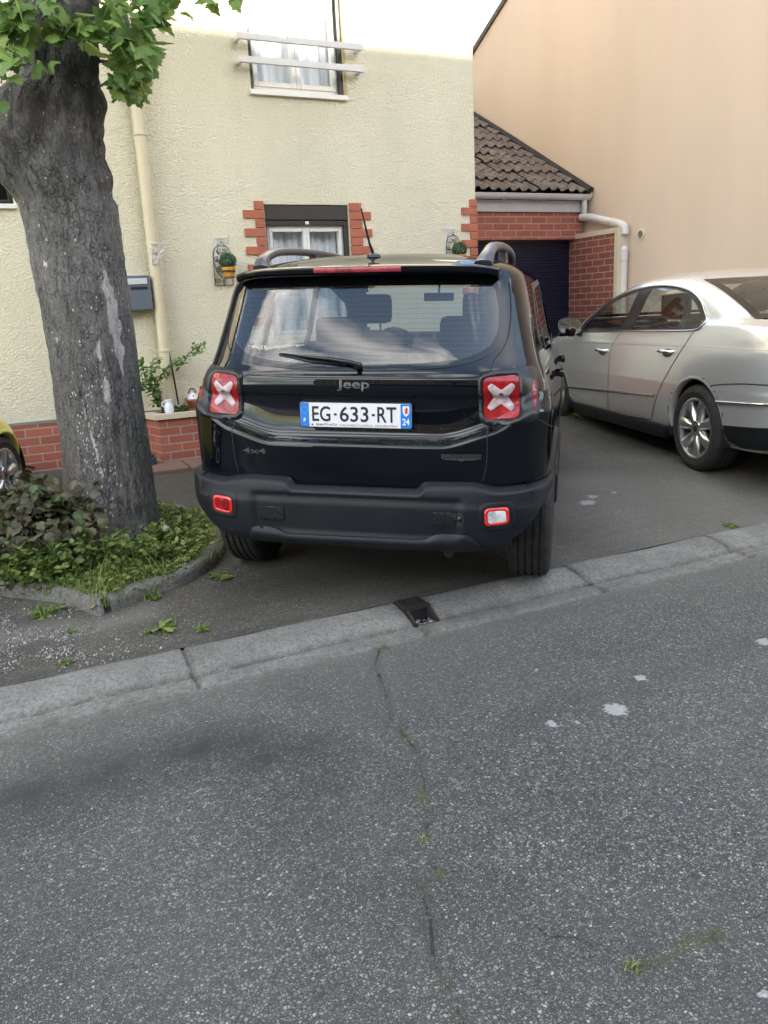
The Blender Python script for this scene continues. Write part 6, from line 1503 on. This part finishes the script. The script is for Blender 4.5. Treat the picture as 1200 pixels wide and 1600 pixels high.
# arch cladding, sills
for kind, sg in (('right', 1), ('left', -1)):
    for yw in (RY, RY+2.57):
        b = MB(); V = []; nA = 40; k = 5
        for i in range(nA+1):
            a = -.25+(math.pi+.5-(.95 if yw == RY else 0))*i/nA
            for rr, ox in ((.375, -.05), (.378, .012), (.40, .016), (.435, .010), (.455, -.006)):
                y, z = yw+rr*math.cos(a), .34+rr*math.sin(a); p = S.hit(kind, y, max(.32, z))[0]; xs_ = abs(p.x) if p else .89; V.append((sg*(max(xs_, .87)+ox), y, z))
        b.add(V, [(i*k+j, i*k+j+1, (i+1)*k+j+1, (i+1)*k+j) for i in range(nA) for j in range(k-1)]); b.build('arch_cladding', M['plastic'], suv, True)
        b = MB(); V = []
        for i in range(25):
            a = -.3+(math.pi+.6-(1.05 if yw == RY else 0))*i/24
            for xx in (.62, .87): V.append((sg*xx, yw+.402*math.cos(a), .34+.402*math.sin(a)))
        b.add(V, [(2*i, 2*i+1, 2*i+3, 2*i+2) for i in range(24)]); b.add([(sg*.62, yw-.41, .25), (sg*.62, yw+.41, .25), (sg*.62, yw+.41, .78), (sg*.62, yw-.41, .78)], [(0, 1, 2, 3)]); b.build('wheel_well', M['rubber'], suv)
    b = MB(); b.box(sg*.80 if sg > 0 else -.905, sg*.905 if sg > 0 else -.80, RY+.44, RY+2.57-.44, .26, .44, bev=.02); autosmooth(b.build('sill', M['plastic'], suv))
    for y in (1.38, 2.36):
        b = MB(); p = S.hit(kind, y, 1.0)[0]; x = abs(p.x); b.box(min(sg*(x+.02), sg*(x+.045)), max(sg*(x+.02), sg*(x+.045)), y-.10, y+.10, .985, 1.02, bev=.009)
        for yy in (y-.085, y+.085): b.box(min(sg*(x-.01), sg*(x+.03)), max(sg*(x-.01), sg*(x+.03)), yy-.015, yy+.015, .99, 1.015)
        autosmooth(b.build('door_handle', M['gloss'], suv))
    for pts in ([(1.06, 1.12), (1.05, .95), (1.12, .8), (1.22, .62), (1.24, .45)], [(1.90, 1.12), (1.90, .8), (1.88, .45)], [(2.95, 1.10), (2.95, .8), (2.9, .45)]): seam(pts, .005, kind)
    b = MB(); b.box(min(sg*.86, sg*.98), max(sg*.86, sg*.98), 2.80, 2.86, 1.13, 1.16, bev=.01); b.box(min(sg*.90, sg*.985), max(sg*.90, sg*.985), 2.76, 2.90, 1.13, 1.20, bev=.03); autosmooth(b.build('side_mirror', M['gloss'], suv))
# fuel-side crease etc. interior
b = MB(); b.box(-.70, .70, .35, 3.3, .26, .34); b.box(-.74, .74, 2.80, 3.05, .34, 1.16); b.box(-.66, .66, .38, .46, .34, 1.02); b.build('cabin_floor', M['dark'], suv)
for x in (-.36, 0, .36): seat(suv, x, 1.05, .5, 1.10, .40, M['seat'], 'rear_seat', head=(x != 0))
for x in (-.37, .37): seat(suv, x, 1.95, .5, 1.22, .48, M['seat'], 'front_seat')
b = MB(); b.tube([(-.37+.18*math.cos(a), 2.62+.05*math.sin(a), 1.03+.17*math.sin(a)) for a in [2*math.pi*q/24 for q in range(25)]], .014, 8); b.build('steering_wheel', M['satin'], suv, True)
b = MB(); b.box(-.11, .11, 2.50, 2.53, 1.40, 1.46, bev=.012); b.tube([(0, 2.52, 1.46), (0, 2.55, 1.54)], .008, 6); b.build('rear_view_mirror', M['satin'], suv)
# wheels
for sx in (1, -1):
    for yy in (RY, RY+2.57):
        wc = Matrix(suv.matrix_world) @ Vector((sx*.782, yy, RR_)); g_ = gh(wc.x, wc.y) if wc.y > 3.36 else .048
        dz = (g_+RR_-.006)-wc.z; dz = max(-.05, min(.05, dz)); print('suv wheel', sx, yy, 'dz', round(dz, 3))
        wheel(suv, sx*.782, yy, RR_+dz, RR_, .215, .222, sx, M['steel_dark'], spokes=5)
b = MB(); b.box(-.6, .6, .72, 3.9, .24, .30); b.tube([(.30, .6, .30), (.42, .26, .30), (.43, .10, .292)], .024, 12); b.box(-.55, .50, .16, .70, .33, .36); b.tube([(-.66, RY, .33), (.66, RY, .33)], .04, 8); b.build('underbody', M['rubber'], suv)
# ------------------------------------------------------------------ SILVER SEDAN
sed = empty('parked_car', (0, 0, 0), 0, 'silver-beige four-door sedan parked beside the peach house on the right, cut by the photo edge', 'car')
A2, B2, C2 = car_axes(R_(15.62), 0, 0); T2 = CAMP+1.04*(Vector((5.123, 3.065, .183))-CAMP); place(sed, T2, A2, B2, C2, 1.04)
KK = [(.22, .20, 4.52, .83, 3.2, .5, .7), (.30, .05, 4.66, .880, 3.2, .52, .75), (.42, .01, 4.74, .902, 3.2, .55, .8), (.54, .00, 4.76, .910, 3.2, .58, .8), (.62, .02, 4.75, .913, 3.2, .58, .8), (.64, .035, 4.74, .912, 3.2, .58, .8), (.74, .045, 4.70, .908, 3.2, .58, .85), (.84, .055, 4.6, .900, 3.2, .58, .9), (.895, .065, 4.42, .892, 3.2, .58, .9), (.915, .068, 4.35, .884, 3.2, .58, .9),
      (.96, .08, 4.1, .872, 3.2, .58, .9), (1.0, .10, 3.85, .858, 3.2, .58, .8), (1.03, .14, 3.74, .846, 3.2, .58, .7), (1.055, .26, 3.68, .836, 3.4, .58, .65), (1.075, .46, 3.64, .824, 3.6, .5, .6), (1.10, .62, 3.58, .810, 4, .42, .6), (1.16, .76, 3.46, .785, 4, .42, .6), (1.24, .96, 3.28, .752, 4, .42, .6), (1.32, 1.18, 3.02, .715, 4, .42, .6), (1.38, 1.37, 2.80, .675, 4, .42, .55), (1.415, 1.50, 2.62, .63, 3.8, .4, .5), (1.44, 1.64, 2.48, .55, 3.4, .35, .4), (1.462, 1.82, 2.35, .40, 3, .2, .2), (1.472, 1.95, 2.2, .1, 2.5, .08, .08)]
Q = Shell(KK, 190, barrel=.04)
inv2 = Matrix(sed.matrix_world).inverted()
def cast(px_, py_):
    o = inv2 @ CAMP; d = (inv2.to_3x3() @ ray(px_, py_)).normalized(); p, n, i, ds = Q.bvh.ray_cast(o, d)
    if p is None: print('miss', px_, py_)
    return p
def yz(L): 
    o = []
    for a in L:
        p = cast(*a)
        if p is not None: o.append((p.y, p.z))
    return o
DLO = [(3.32, .985), (3.2, 1.10), (2.95, 1.225), (2.6, 1.31), (2.29, 1.35), (2.0, 1.36), (1.7, 1.34), (1.46, 1.295), (1.28, 1.225), (1.17, 1.15), (1.10, 1.095), (1.11, 1.06), (1.19, 1.02), (1.7, 1.008), (2.37, .998)]
G1 = [(3.19, 1.008), (3.06, 1.115), (2.88, 1.208), (2.6, 1.285), (2.33, 1.325), (2.36, 1.02)]; G2 = [(2.17, 1.02), (2.12, 1.335), (1.95, 1.34), (1.7, 1.32), (1.50, 1.285), (1.42, 1.035)]; G3 = [(1.37, 1.038), (1.45, 1.262), (1.33, 1.205), (1.2, 1.125), (1.14, 1.085), (1.22, 1.035)]
CG = [grow(g, .014) for g in (G1, G2, G3)]
def cutS(c):
    for yw in (1.06, 1.06+2.709):
        if (c.y-yw)**2+(c.z-.325)**2 < .372**2 and abs(c.x) > .6: return True
    if abs(c.x) > .45 and c.z > .98 and any(inpoly(c.y, c.z, g) for g in CG): return True
    if c.z > 1.09 and c.z < 1.385 and abs(c.x) < .66-.35*(c.z-1.09) and (c.y < 1.5 or c.y > 2.3): return True
    return False
bo = Q.body('body', M['silver'], sed, cutS)
for kind, fl in (('left', 0), ('right', 0)):
    o = patch(Q, kind, DLO, 'side_window', M['satin'], sed, [G1, G2, G3], .002, .01, .03)
    for g_ in (G1, G2, G3): patch(Q, kind, g_, 'pane', M['clear'], o, (), .0025, 0, .05)
    b = MB(); pts = []
    for y, z in spline(DLO, 4): p, n, d = Q.hit(kind, y, z); pts.append(p+n*.004)
    b.tube(pts+[pts[0]], .0095, 6, False); b.build('window_trim', M['chrome'], o, True)
# rear glass and windscreen from the side
V = []; F = []
for yf_, nm in ((True, 'rear_window'), (False, 'windshield')):
    V = []; nx = 25; nz = 10
    for j in range(nz+1):
        z = 1.095+.29*j/nz; hw = (.69-.30*(z-1.09))
        for i in range(nx+1):
            x = -hw+2*hw*i/nx; p, n, d = Q.hit('rear' if yf_ else 'front', x, z); V.append(tuple(p+n*.004) if p else (x, 1, z))
    k = nx+1; F = [(j*k+i, j*k+i+1, (j+1)*k+i+1, (j+1)*k+i) for j in range(nz) for i in range(nx)]
    fr = [f for q, f in enumerate(F) if (q % nx) in (0, nx-1) or q//nx in (0, nz-1)]; gl = [f for f in F if f not in fr]
    o = mesh(nm, V, fr, M['gloss'], sed, True); mesh('pane', V, gl, M['clear'], o, True)
def sline(L, wdt, name, mat, off=.003, kind='left', th=None):
    P = [cast(*a) for a in L]; P = [p for p in P if p is not None]; P = spline([tuple(p) for p in P], 6, False); b = MB()
    pts = []
    for p in P: h, n, d = Q.hit(kind, p[1], p[2]); pts.append((h+n*off) if h else Vector(p))
    b.tube(pts, wdt, 6, False); return b.build(name, mat, sed, True)
sline([(875, 604), (950, 611), (1022, 618)], .009, 'side_moulding', M['chrome'], .004)
sline([(1120, 628), (1160, 631), (1200, 633), (1230, 634)], .013, 'bumper_moulding', M['chrome'], .004)
def sseam(L, wdt=.008, mat='dark'):
    P = yz(L); return seam(P, wdt, 'left', .0015, mat, sed, Q)
for L_ in ([(1084, 518), (1066, 545), (1046, 578), (1030, 610), (1022, 635), (1018, 654)], [(970, 520), (955, 545), (951, 580), (950, 610), (952, 641)], [(1104, 604), (1125, 601), (1160, 600), (1200, 602), (1240, 604)], [(880, 631), (950, 645), (1018, 656)]): sseam(L_)
sseam([(868, 534), (940, 536), (1000, 539), (1060, 541), (1120, 544), (1200, 548)], .002, 'steel_dark')
# lower black valance and sills
P = yz([(1127, 664), (1160, 667), (1200, 669), (1240, 671), (1240, 705), (1200, 704), (1160, 700), (1140, 690)]); patch(Q, 'left', P, 'lower_bumper', M['plastic'], sed, (), .004, .01, .03)
P = [(.0+y, z) for y, z in [(1.55, .20), (3.2, .20), (3.2, .285), (1.55, .285)]]
for a_, b_2 in ((-.885, -.80), (.80, .885)): b = MB(); b.box(a_, b_2, 1.50, 3.32, .17, .27, bev=.02); autosmooth(b.build('sill', M['plastic'], sed))
for px_, py_ in ((1043, 549), (942, 547)):
    p = cast(px_, py_); y, z = p.y, p.z; x = abs(Q.hit('left', y, z)[0].x); e = MB()
    for sg in (-1,): 
        e.tube(spline([(-x+.004, y-.095, z), (-x-.030, y-.075, z), (-x-.034, y, z+.002), (-x-.030, y+.075, z), (-x+.004, y+.095, z)], 5, False), .0135, 10)
    o = e.build('door_handle', M['silver'], sed, True)
    e = MB(); e.tube(spline([(-x-.036, y-.085, z), (-x-.047, y, z+.002), (-x-.036, y+.085, z)], 5, False), .008, 8); e.build('handle_chrome', M['chrome'], o, True)
    P = [(y+.075*math.cos(a), z-.012+.034*math.sin(a)) for a in [2*math.pi*q/20 for q in range(20)]]; patch(Q, 'left', P, 'handle_recess', M['steel_dark'], o, (), .0015, 0, .02)
# mirror on the left door
def mirror(parent, x, y, z, sg):
    e = empty('side_mirror', (x, y, z)); e.parent = parent
    V = []; nu, nv = 24, 8
    for j in range(nv+1):
        t_ = j/nv; sc = math.sqrt(max(0, 1-(t_)**2.2))*.98+.02
        for i in range(nu):
            a = 2*math.pi*i/nu; c, s = math.cos(a), math.sin(a); ex = lambda v: math.copysign(abs(v)**.75, v)
            V.append((ex(c)*.118*sc, .10*t_, ex(s)*.078*sc-.01*t_+(.012*c*sg)))
    b = MB(); b.add(V, [(j*nu+i, (j+1)*nu+i, (j+1)*nu+(i+1) % nu, j*nu+(i+1) % nu) for j in range(nv) for i in range(nu)]+[tuple(nv*nu+i for i in range(nu))]); b.build('mirror_housing', M['silver'], e, True)
    b = MB(); V = [(v[0], -.004, v[2]) for v in V[:nu]]; Vi = [(v[0]*.86, -.004, v[2]*.84) for v in V]; Vg = [(v[0]*.86, .008, v[2]*.84) for v in V]; 
    b.add(V+Vi+Vg, [(i, (i+1) % nu, nu+(i+1) % nu, nu+i) for i in range(nu)]+[(nu+i, nu+(i+1) % nu, 2*nu+(i+1) % nu, 2*nu+i) for i in range(nu)]); b.build('mirror_rim', M['chrome'], e)
    b = MB(); b.add(Vg, [tuple(range(nu))]); b.build('mirror_glass', M['mirror'], e)
    b = MB(); b.tube([(sg*-.08, .05, -.06), (sg*-.13, .06, -.085), (sg*-.19, .07, -.09)], [.03, .026, .03], 10); b.build('mirror_foot', M['satin'], e, True)
mirror(sed, -1.005, 3.13, 1.045, -1); mirror(sed, 1.005, 3.13, 1.045, 1)
# arch lips, wells, wheels
for kind, sg in (('left', -1), ('right', 1)):
    for yw in (1.06, 1.06+2.709):
        V = []; nA = 40; k = 4; b = MB()
        for i in range(nA+1):
            a = -.12+(math.pi+.24)*i/nA
            for rr, ox in ((.350, -.05), (.352, .002), (.360, .006), (.374, .0015)):
                y, z = yw+rr*math.cos(a), .325+rr*math.sin(a); p = Q.hit(kind, y, max(.26, z))[0]; p2 = abs(p.x) if p else .9; V.append((sg*(p2+ox), y, z))
        b.add(V, [(i*k+j, i*k+j+1, (i+1)*k+j+1, (i+1)*k+j) for i in range(nA) for j in range(k-1)]); b.build('arch_lip', M['silver'], sed, True)
        b = MB(); V = []
        for i in range(25):
            a = -.3+(math.pi+.6)*i/24
            for xx in (.58, .885): V.append((sg*xx, yw+.368*math.cos(a), .325+.368*math.sin(a)))
        b.add(V, [(2*i, 2*i+1, 2*i+3, 2*i+2) for i in range(24)]); b.add([(sg*.58, yw-.38, .2), (sg*.58, yw+.38, .2), (sg*.58, yw+.38, .72), (sg*.58, yw-.38, .72)], [(0, 1, 2, 3)]); b.build('wheel_well', M['rubber'], sed)
        wc = Matrix(sed.matrix_world) @ Vector((sg*.79, yw, .32)); dz = max(-.06, min(.06, gh(wc.x, wc.y)+.32*1.04-.006-wc.z))/1.04; print('sed wheel', sg, yw, round(dz, 3))
        wheel(sed, sg*.785, yw, .32+dz, .322, .218, .222, sg, M['steel'], spokes=7)
b = MB(); b.box(-.72, .72, .3, 4.3, .2, .30); b.box(-.70, .70, 1.0, 1.45, .3, .98); b.box(-.70, .70, .7, 1.2, .98, 1.06); b.box(-.74, .74, 3.0, 3.4, .3, 1.0); b.build('cabin_floor', M['dark'], sed)
for x in (-.36, .36): seat(sed, x, 1.42, .4, .99, .50, M['seatgrey'], 'rear_seat')
for x in (-.37, .37): seat(sed, x, 2.25, .4, 1.06, .48, M['seat'], 'front_seat')
o = b = MB(); b.box(.12, .30, 1.12, 1.13, 1.24, 1.28); b.build('window_sticker', simple('pale_blue_sticker', (.30, .60, .75), .6), sed)

# ------------------------------------------------------------------ YELLOW HATCHBACK (left edge)
yel = empty('parked_car', (0, 0, 0), 0, 'yellow compact car at the left photo edge, only its front corner and wheel showing', 'car')
wp = on_y(13, 746, 6.4)
A3, B3, C3 = car_axes(R_(25), 0, 0); place(yel, Vector((wp.x, wp.y, wp.z+.02))-A3*.79-B3*2.82-C3*.285, A3, B3, C3)   # parked nose to the house
YK = [(.20, .12, 3.20, .74, 3.2, .35, .35), (.30, .02, 3.30, .79, 3.2, .38, .38), (.42, .0, 3.345, .81, 3.2, .4, .4), (.54, .02, 3.33, .815, 3.2, .4, .42), (.64, .04, 3.27, .81, 3.2, .4, .45), (.72, .06, 3.17, .80, 3.2, .4, .5), (.80, .08, 3.02, .79, 3.2, .4, .5), (.88, .09, 2.85, .775, 3.2, .4, .5), (.96, .12, 2.62, .76, 3.2, .4, .5), (1.10, .17, 2.40, .72, 3.4, .36, .5), (1.25, .23, 2.18, .66, 3.4, .36, .5), (1.36, .30, 2.0, .60, 3.4, .36, .5), (1.43, .5, 1.8, .46, 3, .3, .3), (1.46, .9, 1.5, .12, 2.5, .1, .1)]
YS_ = Shell(YK, 150, barrel=.03, nf=2.6)
YW = roundpoly([(.50, .96), (.62, 1.28), (.80, 1.34), (1.80, 1.34), (2.25, 1.0)], .06)
def cutY(c):
    for yw in (.50, 2.82):
        if (c.y-yw)**2+(c.z-.29)**2 < .325**2 and abs(c.x) > .5: return True
    return False
YS_.body('body', M['yellow'], yel, cutY)
for kind, sg in (('left', -1), ('right', 1)):
    patch(YS_, kind, YW, 'side_window', M['gloss'], yel, (), .003, .005, .05)
    seam([(1.15, .95), (1.15, .6), (1.2, .28)], .006, kind, par=yel, sh=YS_); seam([(2.3, .92), (2.35, .6), (2.38, .35)], .006, kind, par=yel, sh=YS_)
    for yw in (.50, 2.82):
        b = MB(); V = []
        for i in range(25):
            a = -.2+(math.pi+.4)*i/24
            for xx in (.5, .785): V.append((sg*xx, yw+.322*math.cos(a), .29+.322*math.sin(a)))
        b.add(V, [(2*i, 2*i+1, 2*i+3, 2*i+2) for i in range(24)]); b.add([(sg*.5, yw-.34, .15), (sg*.5, yw+.34, .15), (sg*.5, yw+.34, .66), (sg*.5, yw-.34, .66)], [(0, 1, 2, 3)]); b.build('wheel_well', M['rubber'], yel)
        V = []; nA = 36; k = 4; b = MB()
        for i in range(nA+1):
            a = -.12+(math.pi+.24)*i/nA
            for rr, ox in ((.300, -.06), (.304, .004), (.318, .010), (.336, .002)):
                y, z = yw+rr*math.cos(a), .29+rr*math.sin(a); p = YS_.hit(kind, y, max(.24, z))[0]; V.append((sg*((abs(p.x) if p else .8)+ox), y, z))
        b.add(V, [(i*k+j, i*k+j+1, (i+1)*k+j+1, (i+1)*k+j) for i in range(nA) for j in range(k-1)]); b.build('arch_lip', M['yellow'], yel, True)
        wheel(yel, sg*.70, yw, .285, .287, .18, .195, sg, M['steel'], spokes=5)
b = MB(); b.box(-.6, .6, .2, 3.1, .18, .26); b.build('underbody', M['rubber'], yel)
patch(YS_, 'rear', roundpoly([(-.5, 1.0), (-.42, 1.30), (.42, 1.30), (.5, 1.0)], .06), 'rear_window', M['gloss'], yel, (), .004, .005, .05)

# ================================================================== ACROSS THE STREET (behind the camera: shade and reflections)
M['wall_b'] = simple('brown_wall', (.30, .22, .14), .9, var=.05); M['wall_c'] = simple('brick_red_wall', (.16, .09, .06), .9, var=.1)
SH_D = 12.0+7.6; EAVE = 3.97+SH_D*math.tan(SUN_EL)/math.cos(SUN_AZ)
def row_house(x0, x1, lab, mt, eave, D=8.0):
    e = empty('house', ((x0+x1)/2, -12.0, 0), 0, lab, 'house'); b = MB(); cx = (x0+x1)/2; w2 = (x1-x0)/2
    b.add([(-w2, 0, 0), (w2, 0, 0), (w2, 0, eave-.2), (-w2, 0, eave-.2), (-w2, -D, 0), (w2, -D, 0), (w2, -D, eave-.2), (-w2, -D, eave-.2), (-w2, -D/2, eave+.8), (w2, -D/2, eave+.8)], [(3, 2, 1, 0), (4, 5, 6, 7), (0, 4, 7, 8, 3), (1, 2, 9, 6, 5)]); b.build('wall', mt, e)
    b = MB(); b.add([(-w2, .0, eave-.2), (w2, .0, eave-.2), (w2, -D/2, eave+.85), (-w2, -D/2, eave+.85), (w2, -D-.4, eave-.4), (-w2, -D-.4, eave-.4), (-w2, 0, eave), (w2, 0, eave), (w2, -D/2, eave+1.0), (-w2, -D/2, eave+1.0)], [(0, 1, 2, 3), (3, 2, 4, 5), (7, 6, 9, 8), (0, 6, 7, 1)]); b.build('roof', M['tile'], e)
    nwin = max(1, int((x1-x0)/2.6))
    for r, z in enumerate(np.arange(1.0, eave-2.0, 2.8)):
        for k in range(nwin):
            x = -w2+(k+.5)*(x1-x0)/nwin; q = MB(); q.box(x-.5, x+.5, .01, .05, z, z+1.35); f = q.build('window', M['gloss'], e); q = MB()
            for a, bb, c, d in ((x-.56, x-.5, z-.06, z+1.41), (x+.5, x+.56, z-.06, z+1.41), (x-.5, x+.5, z+1.35, z+1.41), (x-.5, x+.5, z-.06, z), (x-.025, x+.025, z, z+1.35)): q.box(a, bb, .03, .07, c, d)
            q.build('frame', M['white'], f)
print('EAVE', EAVE)
row_house(-22, -4.5, 'ochre rendered row house across the street, left of the brick one', M['wall_b'], EAVE)
row_house(-4.4, 8.5, 'dark brick row house across the street, between the two ochre ones', M['wall_c'], EAVE)
row_house(8.6, 24, 'ochre rendered row house across the street, right of the brick one', M['wall_b'], EAVE)

M['hedgeleaf'] = leafm('hedge_leaf', [(.015, .035, .01), (.03, .06, .02), (.06, .10, .03)], .1)
def hedge(x0, x1, lab):
    e = empty('hedge', ((x0+x1)/2, -8.3, .09), 0, lab, 'hedge'); b = MB(); rnd = random.Random(int(x0)); w2 = (x1-x0)/2
    for k in range(int((x1-x0)*650)):
        f = rnd.random(); x = rnd.uniform(-w2, w2); hh = 1.9+.15*noise.noise(Vector((x+x0, 0, 0)))
        p = Vector((x, .45+rnd.gauss(0, .04), rnd.uniform(0, hh))) if f < .6 else (Vector((x, rnd.uniform(-.45, .45), hh+rnd.gauss(0, .04))) if f < .85 else Vector((x, -.45, rnd.uniform(0, hh))))
        leafquad(b, p, Vector((rnd.gauss(0, .5), rnd.gauss(.6, .4), rnd.gauss(.5, .4))).normalized(), .075, rnd.random(), rnd)
    b.build('foliage', M['hedgeleaf'], e, False, True)
    b = MB(); b.box(-w2, w2, -.38, .38, 0, 1.75); b.build('branches', M['stem'], e)
hedge(-14, -2.2, 'clipped dark hedge across the street, left of the gate gap'); hedge(-.8, 13, 'clipped dark hedge across the street, right of the gate gap')
def street_tree(x, lab, s):
    e = empty('street_tree', (x, -6.6, .11), 0, lab, 'tree'); b = MB(); rnd = random.Random(s); b.tube([(0, 0, -.05), (.03, 0, 1.6), (0, .05, 3.2), (.05, 0, 4.6)], [.17, .13, .11, .05], 12)
    for k in range(7): a = k*.9+s; b.tube([(0, .03, 2.4+k*.25), (.8*math.cos(a), .8*math.sin(a), 3.3+k*.28), (1.5*math.cos(a), 1.5*math.sin(a), 3.9+k*.3)], [.05, .03, .012], 6)
    b.build('trunk', M['bark2'], e, True); b = MB()
    for k in range(46):
        v = Vector((rnd.gauss(0, 1), rnd.gauss(0, 1), rnd.gauss(0, .8))).normalized(); c = Vector((0, 0, 4.5))+Vector((v.x*1.5, v.y*1.5, v.z*1.25))*rnd.uniform(.35, 1)
        for q in range(70): leafquad(b, c+Vector((rnd.gauss(0, .28), rnd.gauss(0, .28), rnd.gauss(0, .22))), Vector((rnd.gauss(0, .6), rnd.gauss(0, .6), 1)).normalized(), .075, rnd.random(), rnd)
    b.build('crown', M['leaf'], e, False, True)
M['bark2'] = simple('grey_bark', (.12, .10, .085), .9, var=.3, bump=.01)
street_tree(-5.5, 'young street tree across the road, left one of two', 3); street_tree(5.2, 'young street tree across the road, right one of two', 4)
